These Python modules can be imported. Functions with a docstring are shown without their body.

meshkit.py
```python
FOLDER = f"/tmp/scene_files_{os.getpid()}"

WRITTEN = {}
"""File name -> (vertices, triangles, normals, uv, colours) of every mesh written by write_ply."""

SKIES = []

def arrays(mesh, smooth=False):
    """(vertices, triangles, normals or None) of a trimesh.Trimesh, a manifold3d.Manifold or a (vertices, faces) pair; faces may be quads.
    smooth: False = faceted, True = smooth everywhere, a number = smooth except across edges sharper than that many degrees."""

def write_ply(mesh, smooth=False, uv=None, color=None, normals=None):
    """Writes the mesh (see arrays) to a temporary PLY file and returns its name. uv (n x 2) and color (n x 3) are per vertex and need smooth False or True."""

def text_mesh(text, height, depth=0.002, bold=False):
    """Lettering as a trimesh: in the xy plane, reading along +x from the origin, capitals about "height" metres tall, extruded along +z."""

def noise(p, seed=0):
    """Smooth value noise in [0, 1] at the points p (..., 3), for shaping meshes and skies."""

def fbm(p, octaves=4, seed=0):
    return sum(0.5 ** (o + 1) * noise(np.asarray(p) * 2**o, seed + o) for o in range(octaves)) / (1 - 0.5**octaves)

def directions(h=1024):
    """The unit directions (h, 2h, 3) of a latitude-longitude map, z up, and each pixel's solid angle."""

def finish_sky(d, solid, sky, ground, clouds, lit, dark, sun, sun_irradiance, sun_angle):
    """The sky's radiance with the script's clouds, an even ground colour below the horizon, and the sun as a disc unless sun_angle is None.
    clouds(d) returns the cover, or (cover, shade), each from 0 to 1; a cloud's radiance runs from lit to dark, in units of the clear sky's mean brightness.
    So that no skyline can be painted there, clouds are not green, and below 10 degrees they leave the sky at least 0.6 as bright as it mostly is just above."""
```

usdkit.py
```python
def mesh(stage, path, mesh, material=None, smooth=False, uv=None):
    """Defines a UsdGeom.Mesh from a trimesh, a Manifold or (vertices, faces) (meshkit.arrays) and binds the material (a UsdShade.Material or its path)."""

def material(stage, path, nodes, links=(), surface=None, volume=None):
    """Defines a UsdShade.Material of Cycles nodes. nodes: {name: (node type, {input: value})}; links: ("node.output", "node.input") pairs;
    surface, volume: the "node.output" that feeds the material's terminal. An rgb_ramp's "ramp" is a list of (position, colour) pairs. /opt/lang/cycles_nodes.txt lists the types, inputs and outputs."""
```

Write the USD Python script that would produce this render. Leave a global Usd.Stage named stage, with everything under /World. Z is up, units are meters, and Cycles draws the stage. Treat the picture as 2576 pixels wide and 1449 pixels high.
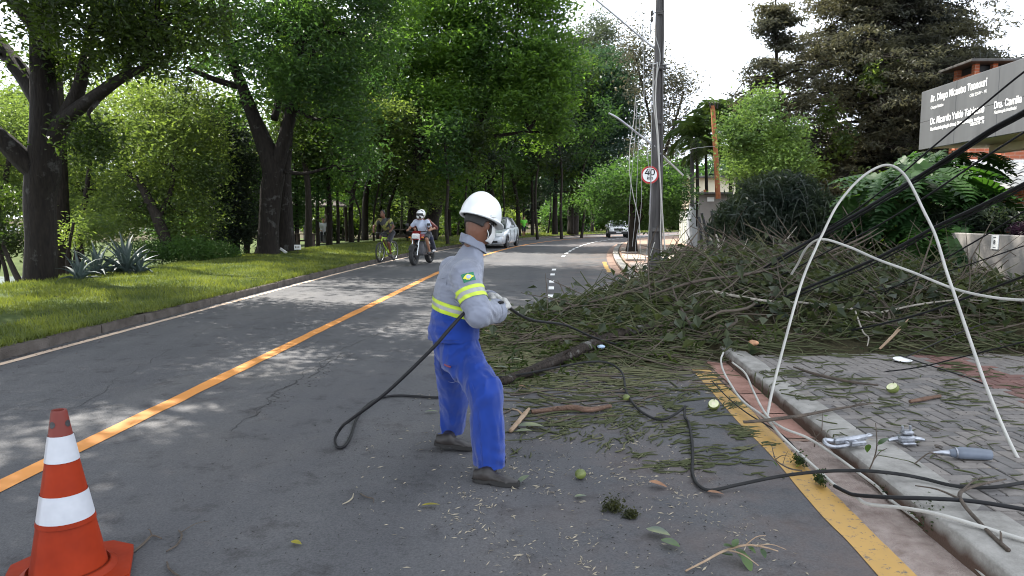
import math
import numpy as np, trimesh, usdkit, meshkit
from pxr import Usd, UsdGeom, UsdLux, UsdShade, Gf, Sdf, Vt
from shapely.geometry import Polygon

stage = Usd.Stage.CreateInMemory()
UsdGeom.SetStageUpAxis(stage, 'Z'); UsdGeom.SetStageMetersPerUnit(stage, 1.0)
world = UsdGeom.Xform.Define(stage, '/World'); stage.SetDefaultPrim(world.GetPrim())
UsdGeom.Scope.Define(stage, '/World/Looks')

# ---------------------------------------------------------------- camera, sky, sun, exposure
W_, H_, F_ = 2575.0, 1449.0, 1800.0                 # the photograph's proportions and the focal length in the same units
CAMH = 1.55
YAW, PITCH = math.atan(108.5 / 1800 * math.cos(math.atan(183.5 / 1800))), math.atan(183.5 / 1800)
EXPOSURE = 1.65
SUN_EL, SUN_AZ = math.radians(52), (-0.80, 0.60)
SUN_I, SKY_S = 1.25, 0.10
cam = UsdGeom.Camera.Define(stage, '/World/camera')
cam.AddTranslateOp().Set((0, 0, CAMH))
cam.AddRotateXYZOp().Set((90 - math.degrees(PITCH), 0, math.degrees(YAW)))
cam.CreateHorizontalApertureAttr(36.0); cam.CreateVerticalApertureAttr(36.0 * 9 / 16)
cam.CreateFocalLengthAttr(36.0 * F_ / W_)
cam.CreateClippingRangeAttr(Gf.Vec2f(0.05, 2000)); cam.CreateExposureAttr(EXPOSURE)

sun_rot = math.atan2(SUN_AZ[0], SUN_AZ[1])
usdkit.material(stage, '/World/Looks/sky_look', {
    'sky': ('sky_texture', {'sky_type': 'single_scattering', 'sun_disc': False, 'sun_elevation': SUN_EL, 'sun_rotation': sun_rot, 'aerosol_density': 1.6}),
    'tc': ('texture_coordinate', {}),
    'map': ('mapping', {'scale': (1.0, 1.0, 2.2)}),
    'n': ('noise_texture', {'scale': 2.1, 'detail': 6.0, 'roughness': 0.55}),
    'r': ('rgb_ramp', {'ramp': [(0.0, (0.55, 0.55, 0.55)), (0.38, (0.72, 0.72, 0.72)), (0.52, (1, 1, 1)), (1.0, (1, 1, 1))]}),
    'cl': ('mix_color', {'blend_type': 'mix', 'b': (6.5, 7.0, 7.8)}),
    'bg': ('background_shader', {'strength': SKY_S})},
    [('tc.generated', 'map.vector'), ('map.vector', 'n.vector'), ('n.fac', 'r.fac'), ('r.color', 'cl.fac'), ('sky.color', 'cl.a'), ('cl.result', 'bg.color')],
    surface='bg.background')
dome = UsdLux.DomeLight.Define(stage, '/World/sky')
UsdShade.MaterialBindingAPI.Apply(dome.GetPrim()).Bind(UsdShade.Material.Get(stage, '/World/Looks/sky_look'))
dome.GetPrim().SetCustomDataByKey('kind', 'structure')
sun = UsdLux.DistantLight.Define(stage, '/World/sun')
sun.CreateIntensityAttr(SUN_I); sun.CreateAngleAttr(0.5); sun.CreateColorAttr(Gf.Vec3f(1.0, 0.95, 0.87))
sun.GetPrim().CreateAttribute('inputs:normalize', Sdf.ValueTypeNames.Bool).Set(True)
_az = math.degrees(math.atan2(SUN_AZ[1], SUN_AZ[0]))
sun.AddRotateXYZOp().Set((0, 90 - math.degrees(SUN_EL), _az))   # its +z axis points towards the sun

# ---------------------------------------------------------------- points of the picture in the world
_fh = np.array([-math.sin(YAW), math.cos(YAW), 0]); _rt = np.array([math.cos(YAW), math.sin(YAW), 0]); _z = np.array([0, 0, 1.0])
_fw = math.cos(PITCH) * _fh - math.sin(PITCH) * _z; _up = math.sin(PITCH) * _fh + math.cos(PITCH) * _z
CAM = np.array([0, 0, CAMH])
def ray(u, v):
    return _fw + _rt * (u - W_ / 2) / F_ + _up * (H_ / 2 - v) / F_
def at(u, v, y):
    d = ray(u, v); return CAM + d * (y / d[1])
def gz(u, v, z=0.0):
    d = ray(u, v); return CAM + d * ((z - CAMH) / d[2])

# ---------------------------------------------------------------- names and things
_used = {}
def numbered(parent, name):
    k = (parent, name); n = _used.get(k, 0); _used[k] = n + 1
    return f'{parent}/{name}' if n == 0 else f'{parent}/{name}_{n:03d}'
def tag(prim, label=None, cat=None, group=None, kind=None):
    for k, v in (('label', label), ('category', cat), ('group', group), ('kind', kind)):
        if v: prim.SetCustomDataByKey(k, v)
    return prim
def thing(name, label, cat=None, loc=(0, 0, 0), rz=0.0, group=None, kind=None):
    x = UsdGeom.Xform.Define(stage, numbered('/World', name))
    x.AddTranslateOp().Set(tuple(float(a) for a in loc))
    if rz: x.AddRotateZOp().Set(float(math.degrees(rz)))
    return tag(x.GetPrim(), label, cat, group, kind)
def clean(m):
    """without vertices that no face uses"""
    if hasattr(m, 'to_mesh'): return m
    v, f = np.asarray(m.vertices), np.asarray(m.faces); u = np.zeros(len(v), bool); u[f.ravel()] = True
    if u.all(): return m
    k = np.cumsum(u) - 1; return trimesh.Trimesh(v[u], k[f], process=False)
def part(parent, name, mesh, m, smooth=30, label=None, kind=None):
    mesh = clean(mesh)
    p = parent if isinstance(parent, str) else str(parent.GetPath())
    g = usdkit.mesh(stage, numbered(p, name), mesh, m, smooth=smooth).GetPrim()
    return tag(g, label, None, None, kind)
def solo(name, mesh, m, label, cat=None, group=None, kind=None, smooth=30):
    return tag(usdkit.mesh(stage, numbered('/World', name), clean(mesh), m, smooth=smooth).GetPrim(), label, cat, group, kind)

# ---------------------------------------------------------------- mesh helpers
def cat_(ms):
    ms = [m for m in ms if m is not None]
    vs, fs, k = [], [], 0
    for m in ms:
        v, f = (m.vertices, m.faces) if hasattr(m, 'vertices') else m
        vs.append(np.asarray(v)); fs.append(np.asarray(f) + k); k += len(v)
    return trimesh.Trimesh(np.vstack(vs), np.vstack(fs), process=False)
def tm(v, f):
    f = np.asarray(f)
    if f.shape[1] == 4: f = np.vstack([f[:, [0, 1, 2]], f[:, [0, 2, 3]]])
    return trimesh.Trimesh(np.asarray(v, float), f, process=False)
def spline(pts, n=8):
    p = np.asarray(pts, float)
    if len(p) < 3:
        t = np.linspace(0, 1, n + 1)[:, None]; return p[0] * (1 - t) + p[-1] * t
    q = np.vstack([2 * p[0] - p[1], p, 2 * p[-1] - p[-2]]); out = []
    t = np.linspace(0, 1, n, endpoint=False)[:, None]
    for i in range(1, len(q) - 2):
        a, b, c, d = q[i - 1], q[i], q[i + 1], q[i + 2]
        out.append(0.5 * (2 * b + (c - a) * t + (2 * a - 5 * b + 4 * c - d) * t ** 2 + (3 * b - a - 3 * c + d) * t ** 3))
    return np.vstack(out + [p[-1:]])
def tube(pts, rad, sides=8, cap=True):
    p = np.asarray(pts, float); n = len(p)
    r = np.broadcast_to(np.asarray(rad, float), (n,)) if np.ndim(rad) == 0 else np.interp(np.linspace(0, 1, n), np.linspace(0, 1, len(rad)), rad)
    t = np.gradient(p, axis=0); t /= np.linalg.norm(t, axis=1, keepdims=True) + 1e-12
    a = np.cross(t[0], [0, 0, 1.0] if abs(t[0][2]) < .9 else [1.0, 0, 0]); a /= np.linalg.norm(a)
    A = []
    for i in range(n):
        a = a - t[i] * (a @ t[i]); a /= np.linalg.norm(a) + 1e-12; A.append(a)
    A = np.array(A); B = np.cross(t, A); ang = np.arange(sides) * 2 * np.pi / sides
    v = (p[:, None] + r[:, None, None] * (np.cos(ang)[None, :, None] * A[:, None] + np.sin(ang)[None, :, None] * B[:, None])).reshape(-1, 3)
    i, j = np.meshgrid(np.arange(n - 1), np.arange(sides), indexing='ij')
    q = np.stack([i * sides + j, i * sides + (j + 1) % sides, (i + 1) * sides + (j + 1) % sides, (i + 1) * sides + j], -1).reshape(-1, 4)
    f = np.vstack([q[:, [0, 1, 2]], q[:, [0, 2, 3]]])
    if cap:
        v = np.vstack([v, p[0], p[-1]]); k = n * sides; s = np.arange(sides)
        f = np.vstack([f, np.stack([np.full(sides, k), (s + 1) % sides, s], 1), np.stack([np.full(sides, k + 1), (n - 1) * sides + s, (n - 1) * sides + (s + 1) % sides], 1)])
    return trimesh.Trimesh(v, f, process=False)
def box(lo, hi):
    m = trimesh.creation.box(np.subtract(hi, lo)); m.apply_translation(np.add(hi, lo) / 2.0); return m
def bbox(lo, hi, b=0.01):
    """a box with chamfered edges"""
    lo, hi = np.asarray(lo, float), np.asarray(hi, float); b = min(b, *(0.45 * (hi - lo)))
    pts = []
    for s in np.ndindex(2, 2, 2):
        c = np.where(np.array(s) == 0, lo, hi); d = np.where(np.array(s) == 0, 1, -1) * b
        for k in range(3):
            q = c + d; q[k] = c[k]; pts.append(q)
    return trimesh.convex.convex_hull(np.array(pts))
def moved(m, loc=(0, 0, 0), rz=0, rx=0, ry=0):
    m = m.copy(); T = trimesh.transformations
    m.apply_transform(T.euler_matrix(rx, ry, rz)); m.apply_translation(loc); return m
def cyl(a, b, r, s=16): return tube([a, b], r, s)
def extrude(poly, h):
    return trimesh.creation.extrude_polygon(poly if hasattr(poly, 'area') else Polygon(poly), h, engine='earcut')
def jitter(m, amp, freq, seed=0):
    """moves vertices by smooth noise"""
    v = np.asarray(m.vertices)
    d = np.stack([meshkit.fbm(v * freq + 17.3 * k, 3, seed + k) for k in range(3)], 1) - 0.5
    return trimesh.Trimesh(v + 2 * amp * d, m.faces, process=False)

def surfnet(f, lo, hi, h):
    """the zero surface of the distance function f as a smooth mesh (naive surface nets)"""
    lo, hi = np.asarray(lo, float), np.asarray(hi, float)
    n = np.ceil((hi - lo) / h).astype(int) + 1
    ax = [lo[k] + h * np.arange(n[k]) for k in range(3)]
    P = np.stack(np.meshgrid(*ax, indexing='ij'), -1).reshape(-1, 3)
    V = np.concatenate([f(P[i:i + 200000]) for i in range(0, len(P), 200000)]).reshape(n)
    V = np.where(V == 0, 1e-9, V)
    C = n - 1; S = V < 0
    k8 = sum(S[i:i + C[0], j:j + C[1], k:k + C[2]].astype(np.int8) for i, j, k in np.ndindex(2, 2, 2)); act = (k8 > 0) & (k8 < 8)
    cell = np.argwhere(act); acc = np.zeros((len(cell), 3)); cnt = np.zeros(len(cell))
    for a in range(3):
        o1, o2 = [k for k in range(3) if k != a]
        for s1, s2 in np.ndindex(2, 2):
            o = np.zeros(3, int); o[o1], o[o2] = s1, s2; g = cell + o; h_ = g.copy(); h_[:, a] += 1
            va, vb = V[g[:, 0], g[:, 1], g[:, 2]], V[h_[:, 0], h_[:, 1], h_[:, 2]]; m = (va < 0) != (vb < 0)
            q = np.broadcast_to(o.astype(float), (len(cell), 3)).copy(); q[:, a] = va / np.where(m, va - vb, 1); acc += q * m[:, None]; cnt += m
    idx = -np.ones(C, int); idx[act] = np.arange(len(cell)); verts = lo + h * (cell + acc / cnt[:, None]); quads = []
    for a in range(3):
        o1, o2 = (a + 1) % 3, (a + 2) % 3
        A = V[tuple(slice(0, n[k] - 1) if k == a else slice(1, n[k] - 1) for k in range(3))]
        B = V[tuple(slice(1, n[k]) if k == a else slice(1, n[k] - 1) for k in range(3))]
        for sg in (True, False):
            e = np.argwhere(((A < 0) != (B < 0)) & ((A < 0) == sg))
            if not len(e): continue
            e = e + np.array([0 if k == a else 1 for k in range(3)])
            def c(d1, d2):
                g = e.copy(); g[:, o1] -= d1; g[:, o2] -= d2; return idx[g[:, 0], g[:, 1], g[:, 2]]
            q = np.stack([c(1, 1), c(0, 1), c(0, 0), c(1, 0)], 1)
            quads.append(q if sg else q[:, ::-1])
    return tm(verts, np.vstack(quads))
def sd_cone(P, a, b, ra, rb):
    a, b = np.asarray(a, float), np.asarray(b, float); d = b - a
    t = np.clip(((P - a) @ d) / (d @ d + 1e-12), 0, 1)
    return np.linalg.norm(P - (a + t[:, None] * d), axis=1) - (ra + (rb - ra) * t)
def sd_ell(P, c, r, R=None):
    q = P - np.asarray(c, float)
    if R is not None: q = q @ R
    k = np.linalg.norm(q / np.asarray(r, float), axis=1); return (k - 1) * min(r)
def smin(a, b, k):
    h = np.clip(0.5 + 0.5 * (b - a) / k, 0, 1); return b * (1 - h) + a * h - k * h * (1 - h)
def smins(ds, k):
    o = ds[0]
    for d in ds[1:]: o = smin(o, d, k)
    return o
def vnormals(m):
    v, f = np.asarray(m.vertices), np.asarray(m.faces); n = np.zeros_like(v)
    fn = np.cross(v[f[:, 1]] - v[f[:, 0]], v[f[:, 2]] - v[f[:, 0]])
    for k in range(3): np.add.at(n, f[:, k], fn)
    return n / (np.linalg.norm(n, axis=1, keepdims=True) + 1e-12)
def puffed(m, d):
    return trimesh.Trimesh(m.vertices + vnormals(m) * d, m.faces, process=False)
def cut(m, o, n):
    return trimesh.intersections.slice_mesh_plane(m, np.asarray(n, float), np.asarray(o, float))

# ---------------------------------------------------------------- materials
_mats = {}
def mat(name, col, rough=0.6, var=0.15, scale=6.0, metal=0.0, bump=0.0, bscale=60.0, spec=0.5, col2=None, detail=4.0, coat=0.0, stretch=None, sheen=0.0):
    """a surface whose colour wanders a little by noise in the object's own space"""
    if name in _mats: return _mats[name]
    c = np.array(col, float); a, b = (c * (1 - var), c * (1 + var)) if col2 is None else (c, np.array(col2, float))
    nodes = {'tc': ('texture_coordinate', {}), 'n': ('noise_texture', {'scale': scale, 'detail': detail, 'roughness': 0.6}),
             'r': ('rgb_ramp', {'ramp': [(0.3, tuple(a)), (0.7, tuple(b))]}),
             'p': ('principled_bsdf', {'roughness': rough, 'metallic': metal, 'specular_ior_level': spec, 'coat_weight': coat, 'sheen_weight': sheen})}
    links = [('n.fac', 'r.fac'), ('r.color', 'p.base_color')]
    if stretch:
        nodes['m'] = ('mapping', {'scale': stretch}); links += [('tc.object', 'm.vector'), ('m.vector', 'n.vector')]
    else: links += [('tc.object', 'n.vector')]
    if bump:
        nodes['bn'] = ('noise_texture', {'scale': bscale, 'detail': 3.0}); nodes['bp'] = ('bump', {'strength': min(1.0, bump), 'distance': 0.02})
        links += [('m.vector' if stretch else 'tc.object', 'bn.vector'), ('bn.fac', 'bp.height'), ('bp.normal', 'p.normal')]
    _mats[name] = usdkit.material(stage, '/World/Looks/' + name, nodes, links, surface='p.BSDF')
    return _mats[name]
def leafmat(name, col, trans, var=0.35, tw=0.4, rough=0.45, dry=None, clump=0.5, spec=0.35):
    """leaves: each leaf its own tone, clumps of lighter and darker growth, and light coming through"""
    if name in _mats: return _mats[name]
    c, t = np.array(col, float), np.array(trans, float)
    d = np.array(dry if dry is not None else c * np.array([1.5, 1.15, 0.8]), float)
    nodes = {'g': ('geometry', {}), 'tc': ('texture_coordinate', {}),
             'r': ('rgb_ramp', {'ramp': [(0.0, tuple(c * (1 - var))), (0.55, tuple(c)), (0.9, tuple(c * (1 + var))), (1.0, tuple(d))]}),
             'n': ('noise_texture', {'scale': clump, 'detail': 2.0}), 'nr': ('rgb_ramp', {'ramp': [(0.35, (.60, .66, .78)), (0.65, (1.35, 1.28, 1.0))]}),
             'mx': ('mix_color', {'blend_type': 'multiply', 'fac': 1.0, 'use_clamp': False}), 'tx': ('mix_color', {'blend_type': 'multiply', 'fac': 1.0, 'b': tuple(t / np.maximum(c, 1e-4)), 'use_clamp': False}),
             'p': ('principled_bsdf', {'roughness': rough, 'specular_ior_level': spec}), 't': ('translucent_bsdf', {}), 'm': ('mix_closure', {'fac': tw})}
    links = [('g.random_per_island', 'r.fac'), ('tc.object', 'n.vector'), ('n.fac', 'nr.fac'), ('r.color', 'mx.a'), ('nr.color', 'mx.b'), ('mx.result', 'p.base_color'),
             ('mx.result', 'tx.a'), ('tx.result', 't.color'), ('p.BSDF', 'm.closure1'), ('t.BSDF', 'm.closure2')]
    _mats[name] = usdkit.material(stage, '/World/Looks/' + name, nodes, links, surface='m.closure')
    return _mats[name]
def barkmat(name, a, b, scale=3.0, lichen=None):
    if name in _mats: return _mats[name]
    nodes = {'tc': ('texture_coordinate', {}), 'm': ('mapping', {'scale': (6, 6, 1.2)}), 'n': ('noise_texture', {'scale': scale, 'detail': 6.0, 'roughness': 0.7}),
             'r': ('rgb_ramp', {'ramp': [(0.3, a), (0.65, b)]}), 'n2': ('noise_texture', {'scale': 3.5, 'detail': 5.0, 'roughness': 0.7}),
             'r2': ('rgb_ramp', {'ramp': [(0.58, (0, 0, 0)), (0.68, (1, 1, 1))]}), 'mx': ('mix_color', {'b': lichen or b}),
             'p': ('principled_bsdf', {'roughness': 0.85, 'specular_ior_level': 0.2}), 'bp': ('bump', {'strength': 1.0, 'distance': 0.05})}
    links = [('tc.object', 'm.vector'), ('m.vector', 'n.vector'), ('n.fac', 'r.fac'), ('tc.object', 'n2.vector'), ('n2.fac', 'r2.fac'), ('r2.color', 'mx.fac'), ('r.color', 'mx.a'),
             ('mx.result', 'p.base_color'), ('n.fac', 'bp.height'), ('bp.normal', 'p.normal')]
    _mats[name] = usdkit.material(stage, '/World/Looks/' + name, nodes, links, surface='p.BSDF')
    return _mats[name]
# ---------------------------------------------------------------- the lie of the land
def cy(y):
    """how far the road's middle has swung to the right at distance y"""
    y = np.asarray(y, float); s = np.clip(y - 16.7, 0, 95); return 0.0034 * s ** 2 + 2 * 0.0034 * 95 * np.maximum(y - 111.7, 0)
def dcy(y): return 2 * 0.0034 * np.clip(np.asarray(y, float) - 16.7, 0, 95)
def zr(y):
    s = np.minimum(np.asarray(y, float), 130) - 38; return -0.013 * 0.5 * (s + np.sqrt(s * s + 36))
def sst(a, b, x):
    t = np.clip((np.asarray(x, float) - a) / (b - a), 0, 1); return t * t * (3 - 2 * t)
def verge(p, y):
    """height of the park side over the road"""
    return 0.125 + 0.10 * sst(-6.1, -8.5, p) - 0.10 * sst(-9.5, -12, p) - 1.9 * sst(-10.8, -19, p) * (1 - 0.85 * sst(26, 40, y))
def gh(x, y):
    """ground height at a point outside the road"""
    p = x - cy(y)
    return zr(y) + np.where(p < -5.95, verge(p, y), np.where(p > 1.82, 0.11 + 0.12 * sst(6.4, 9, p), 0.0))
def sheet(ps, ys, zf):
    P, Y = np.meshgrid(ps, ys, indexing='ij')
    v = np.stack([P + cy(Y), Y, zf(P, Y)], -1).reshape(-1, 3)
    i, j = np.meshgrid(np.arange(len(ps) - 1), np.arange(len(ys) - 1), indexing='ij'); m = len(ys)
    return tm(v, np.stack([i * m + j, (i + 1) * m + j, (i + 1) * m + j + 1, i * m + j + 1], -1).reshape(-1, 4))
def strip(p0, p1, y0, y1, dz, step=1.0):
    ys = np.linspace(y0, y1, max(2, int((y1 - y0) / step) + 1))
    return sheet(np.array([p0, p1]), ys, lambda P, Y: zr(Y) + dz)
YS = np.concatenate([np.arange(-30, 60, 1.0), np.arange(60, 130, 2.5), np.arange(130, 700, 30)])

M_soil = mat('soil_look', (0.035, 0.032, 0.017), 0.95, col2=(0.075, 0.064, 0.035), scale=1.7, bump=0.6, bscale=18, spec=0.1)
def ground_z(P, Y):
    base = zr(Y)
    z = np.where(P < -6.05, verge(P, Y) - 0.02, np.where(P > 2.0, 0.055 + 0.15 * sst(6.4, 9, P), -0.06))
    return base + z
ps = np.concatenate([[-700, -400, -200, -120, -80, -60, -45, -35, -28, -24], np.arange(-21, -5.9, 0.5), [-6.05, -5.9, 1.9, 2.05], np.arange(2.5, 12, 1.0), [16, 25, 40, 70, 120, 250, 600]])
solo('ground', sheet(np.unique(ps), YS, ground_z), M_soil, 'bare brown soil under the trees and plants', kind='structure')
M_water = usdkit.material(stage, '/World/Looks/water_look', {'tc': ('texture_coordinate', {}), 'n': ('noise_texture', {'scale': 2.5, 'detail': 3.0}), 'bp': ('bump', {'strength': 0.25, 'distance': 0.05}),
    'p': ('principled_bsdf', {'base_color': (0.10, 0.12, 0.10), 'roughness': 0.12, 'specular_ior_level': 0.6})}, [('tc.object', 'n.vector'), ('n.fac', 'bp.height'), ('bp.normal', 'p.normal')], surface='p.BSDF')
solo('lake', tm([[-600, -60, -1.25], [-14, -60, -1.25], [-14, 36, -1.25], [-40, 120, -1.25], [-600, 400, -1.25]], [[0, 1, 2], [0, 2, 3], [0, 3, 4]]), M_water, 'pale glittering lake water behind the park trees', 'lake', kind='structure')

# ---------------------------------------------------------------- the road
def roadmat():
    n = {'tc': ('texture_coordinate', {}), 'n1': ('noise_texture', {'scale': 0.55, 'detail': 5.0, 'roughness': 0.6}), 'n2': ('noise_texture', {'scale': 95.0, 'detail': 2.0, 'roughness': 0.7}),
         'mt': ('mapping', {'scale': (1.1, 0.05, 1.0)}), 'nt': ('noise_texture', {'scale': 1.6, 'detail': 3.0}), 'rt': ('rgb_ramp', {'ramp': [(0.32, (.84, .84, .86)), (0.66, (1.12, 1.11, 1.09))]}), 'mT': ('mix_color', {'blend_type': 'multiply', 'fac': 1.0, 'use_clamp': False}),
         'n3': ('noise_texture', {'scale': 3.2, 'detail': 8.0, 'roughness': 0.75}), 'vo': ('voronoi_texture', {'scale': 150.0}),
         'r1': ('rgb_ramp', {'ramp': [(0.3, (0.056, 0.057, 0.061)), (0.5, (0.069, 0.069, 0.073)), (0.72, (0.086, 0.083, 0.082))]}),
         'r2': ('rgb_ramp', {'ramp': [(0.3, (.70, .70, .70)), (0.5, (1, 1, 1)), (0.68, (1.28, 1.27, 1.25))]}),
         'r3': ('rgb_ramp', {'ramp': [(0.36, (.62, .60, .60)), (0.47, (1, 1, 1)), (0.6, (1, 1, 1)), (0.72, (1.18, 1.1, 1.02))]}),
         'm1': ('mix_color', {'blend_type': 'multiply', 'fac': 1.0, 'use_clamp': False}), 'm2': ('mix_color', {'blend_type': 'multiply', 'fac': 1.0, 'use_clamp': False}),
         # reddish earth carried onto the right-hand side of the road
         'sx': ('separate_xyz', {}), 'ex': ('map_range', {'from_min': -0.6, 'from_max': 1.9, 'to_min': 0.0, 'to_max': 0.62, 'clamp': True}), 'n4': ('noise_texture', {'scale': 1.3, 'detail': 6.0, 'roughness': 0.7}),
         'r4': ('rgb_ramp', {'ramp': [(0.42, (0, 0, 0)), (0.62, (1, 1, 1))]}), 'ml': ('math', {'math_type': 'multiply'}), 'm3': ('mix_color', {'b': (0.125, 0.088, 0.072)}),
         'bp': ('bump', {'strength': 0.45, 'distance': 0.008}), 'p': ('principled_bsdf', {'roughness': 0.78, 'specular_ior_level': 0.35})}
    l = [('tc.object', 'n1.vector'), ('tc.object', 'n2.vector'), ('tc.object', 'n3.vector'), ('n1.fac', 'r1.fac'), ('n2.fac', 'r2.fac'), ('n3.fac', 'r3.fac'), ('r1.color', 'm1.a'), ('r2.color', 'm1.b'),
         ('m1.result', 'm2.a'), ('r3.color', 'm2.b'), ('tc.object', 'sx.vector'), ('sx.x', 'ex.value'), ('tc.object', 'n4.vector'), ('n4.fac', 'r4.fac'), ('ex.result', 'ml.value1'), ('r4.color', 'ml.value2'),
         ('ml.value', 'm3.fac'), ('tc.object', 'mt.vector'), ('mt.vector', 'nt.vector'), ('nt.fac', 'rt.fac'), ('m2.result', 'mT.a'), ('rt.color', 'mT.b'), ('mT.result', 'm3.a'), ('m3.result', 'p.base_color'), ('tc.object', 'vo.vector'), ('n2.fac', 'bp.height'), ('bp.normal', 'p.normal')]
    return usdkit.material(stage, '/World/Looks/asphalt_look', n, l, surface='p.BSDF')
def paintmat(name, col, wear=0.42):
    n = {'tc': ('texture_coordinate', {}), 'n': ('noise_texture', {'scale': 22.0, 'detail': 6.0, 'roughness': 0.75}), 'r': ('rgb_ramp', {'ramp': [(wear - .06, (0.10, 0.085, 0.075)), (wear, col), (1.0, tuple(np.array(col) * 1.05))]}),
         'n2': ('noise_texture', {'scale': 1.6, 'detail': 4.0}), 'r2': ('rgb_ramp', {'ramp': [(0.3, (.72, .72, .74)), (0.7, (1.06, 1.05, 1.02))]}), 'm': ('mix_color', {'blend_type': 'multiply', 'fac': 1.0, 'use_clamp': False}),
         'p': ('principled_bsdf', {'roughness': 0.65})}
    return usdkit.material(stage, '/World/Looks/' + name, n, [('tc.object', 'n.vector'), ('n.fac', 'r.fac'), ('tc.object', 'n2.vector'), ('n2.fac', 'r2.fac'), ('r.color', 'm.a'), ('r2.color', 'm.b'), ('m.result', 'p.base_color')], surface='p.BSDF')
M_road = roadmat()
M_orange = paintmat('orange_paint_look', (0.56, 0.225, 0.045), 0.33); M_pale = paintmat('pale_edge_paint_look', (0.58, 0.44, 0.33), 0.36)
M_yellow = paintmat('yellow_paint_look', (0.40, 0.235, 0.055), 0.44); M_wpaint = paintmat('white_paint_look', (0.75, 0.75, 0.74), 0.30)
road = thing('road', 'dark grey asphalt road curving away to the right', 'road', kind='structure')
part(road, 'asphalt', sheet(np.array([-5.97, -4, -2, 0, 1.95]), YS, lambda P, Y: zr(Y)), M_road, smooth=False)
def wavy(p0, p1, y0, y1, dz, seed, amp=0.008):
    ys = np.linspace(y0, y1, int((y1 - y0) / 0.12)); rg = meshkit.noise(np.stack([ys * 3, ys * 0, ys * 0 + seed], 1)) - .5; rg2 = meshkit.noise(np.stack([ys * 3, ys * 0 + 9, ys * 0 + seed], 1)) - .5
    P = np.stack([p0 + 2 * amp * rg, p1 + 2 * amp * rg2]); v = np.stack([P + cy(ys), np.stack([ys, ys]), np.stack([zr(ys) + dz] * 2)], -1).reshape(-1, 3); m = len(ys); i = np.arange(m - 1)
    return tm(v, np.stack([i, m + i, m + i + 1, i + 1], 1))
part(road, 'centre_line', wavy(-3.255, -3.105, -5, 105, 0.004, 1), M_orange, smooth=False, label='solid orange line between the two directions')
part(road, 'edge_line', wavy(-5.83, -5.73, -5, 105, 0.004, 2), M_pale, smooth=False, label='pale orange line along the park kerb')
part(road, 'kerb_line', wavy(1.395, 1.565, -5, 7.3, 0.004, 3, 0.012), M_yellow, smooth=False, label='worn yellow line along the gutter')
part(road, 'kerb_line', wavy(1.40, 1.53, 19.6, 24.0, 0.004, 4, 0.02), M_yellow, smooth=False, label='short leftover of yellow line before the bend')
for v in (678, 690, 708, 724, 745, 768):
    c = gz(1396, v); part(road, 'dash', strip(-0.13, -0.015, c[1] - 0.30, c[1] + 0.30, 0.004, 0.3), M_wpaint, smooth=False)
for k in range(22):
    y = 27.5 + 1.9 * k; part(road, 'dash', strip(-0.13, -0.01, y - 0.55, y + 0.55, 0.004, 0.5), M_wpaint, smooth=False)

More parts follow.
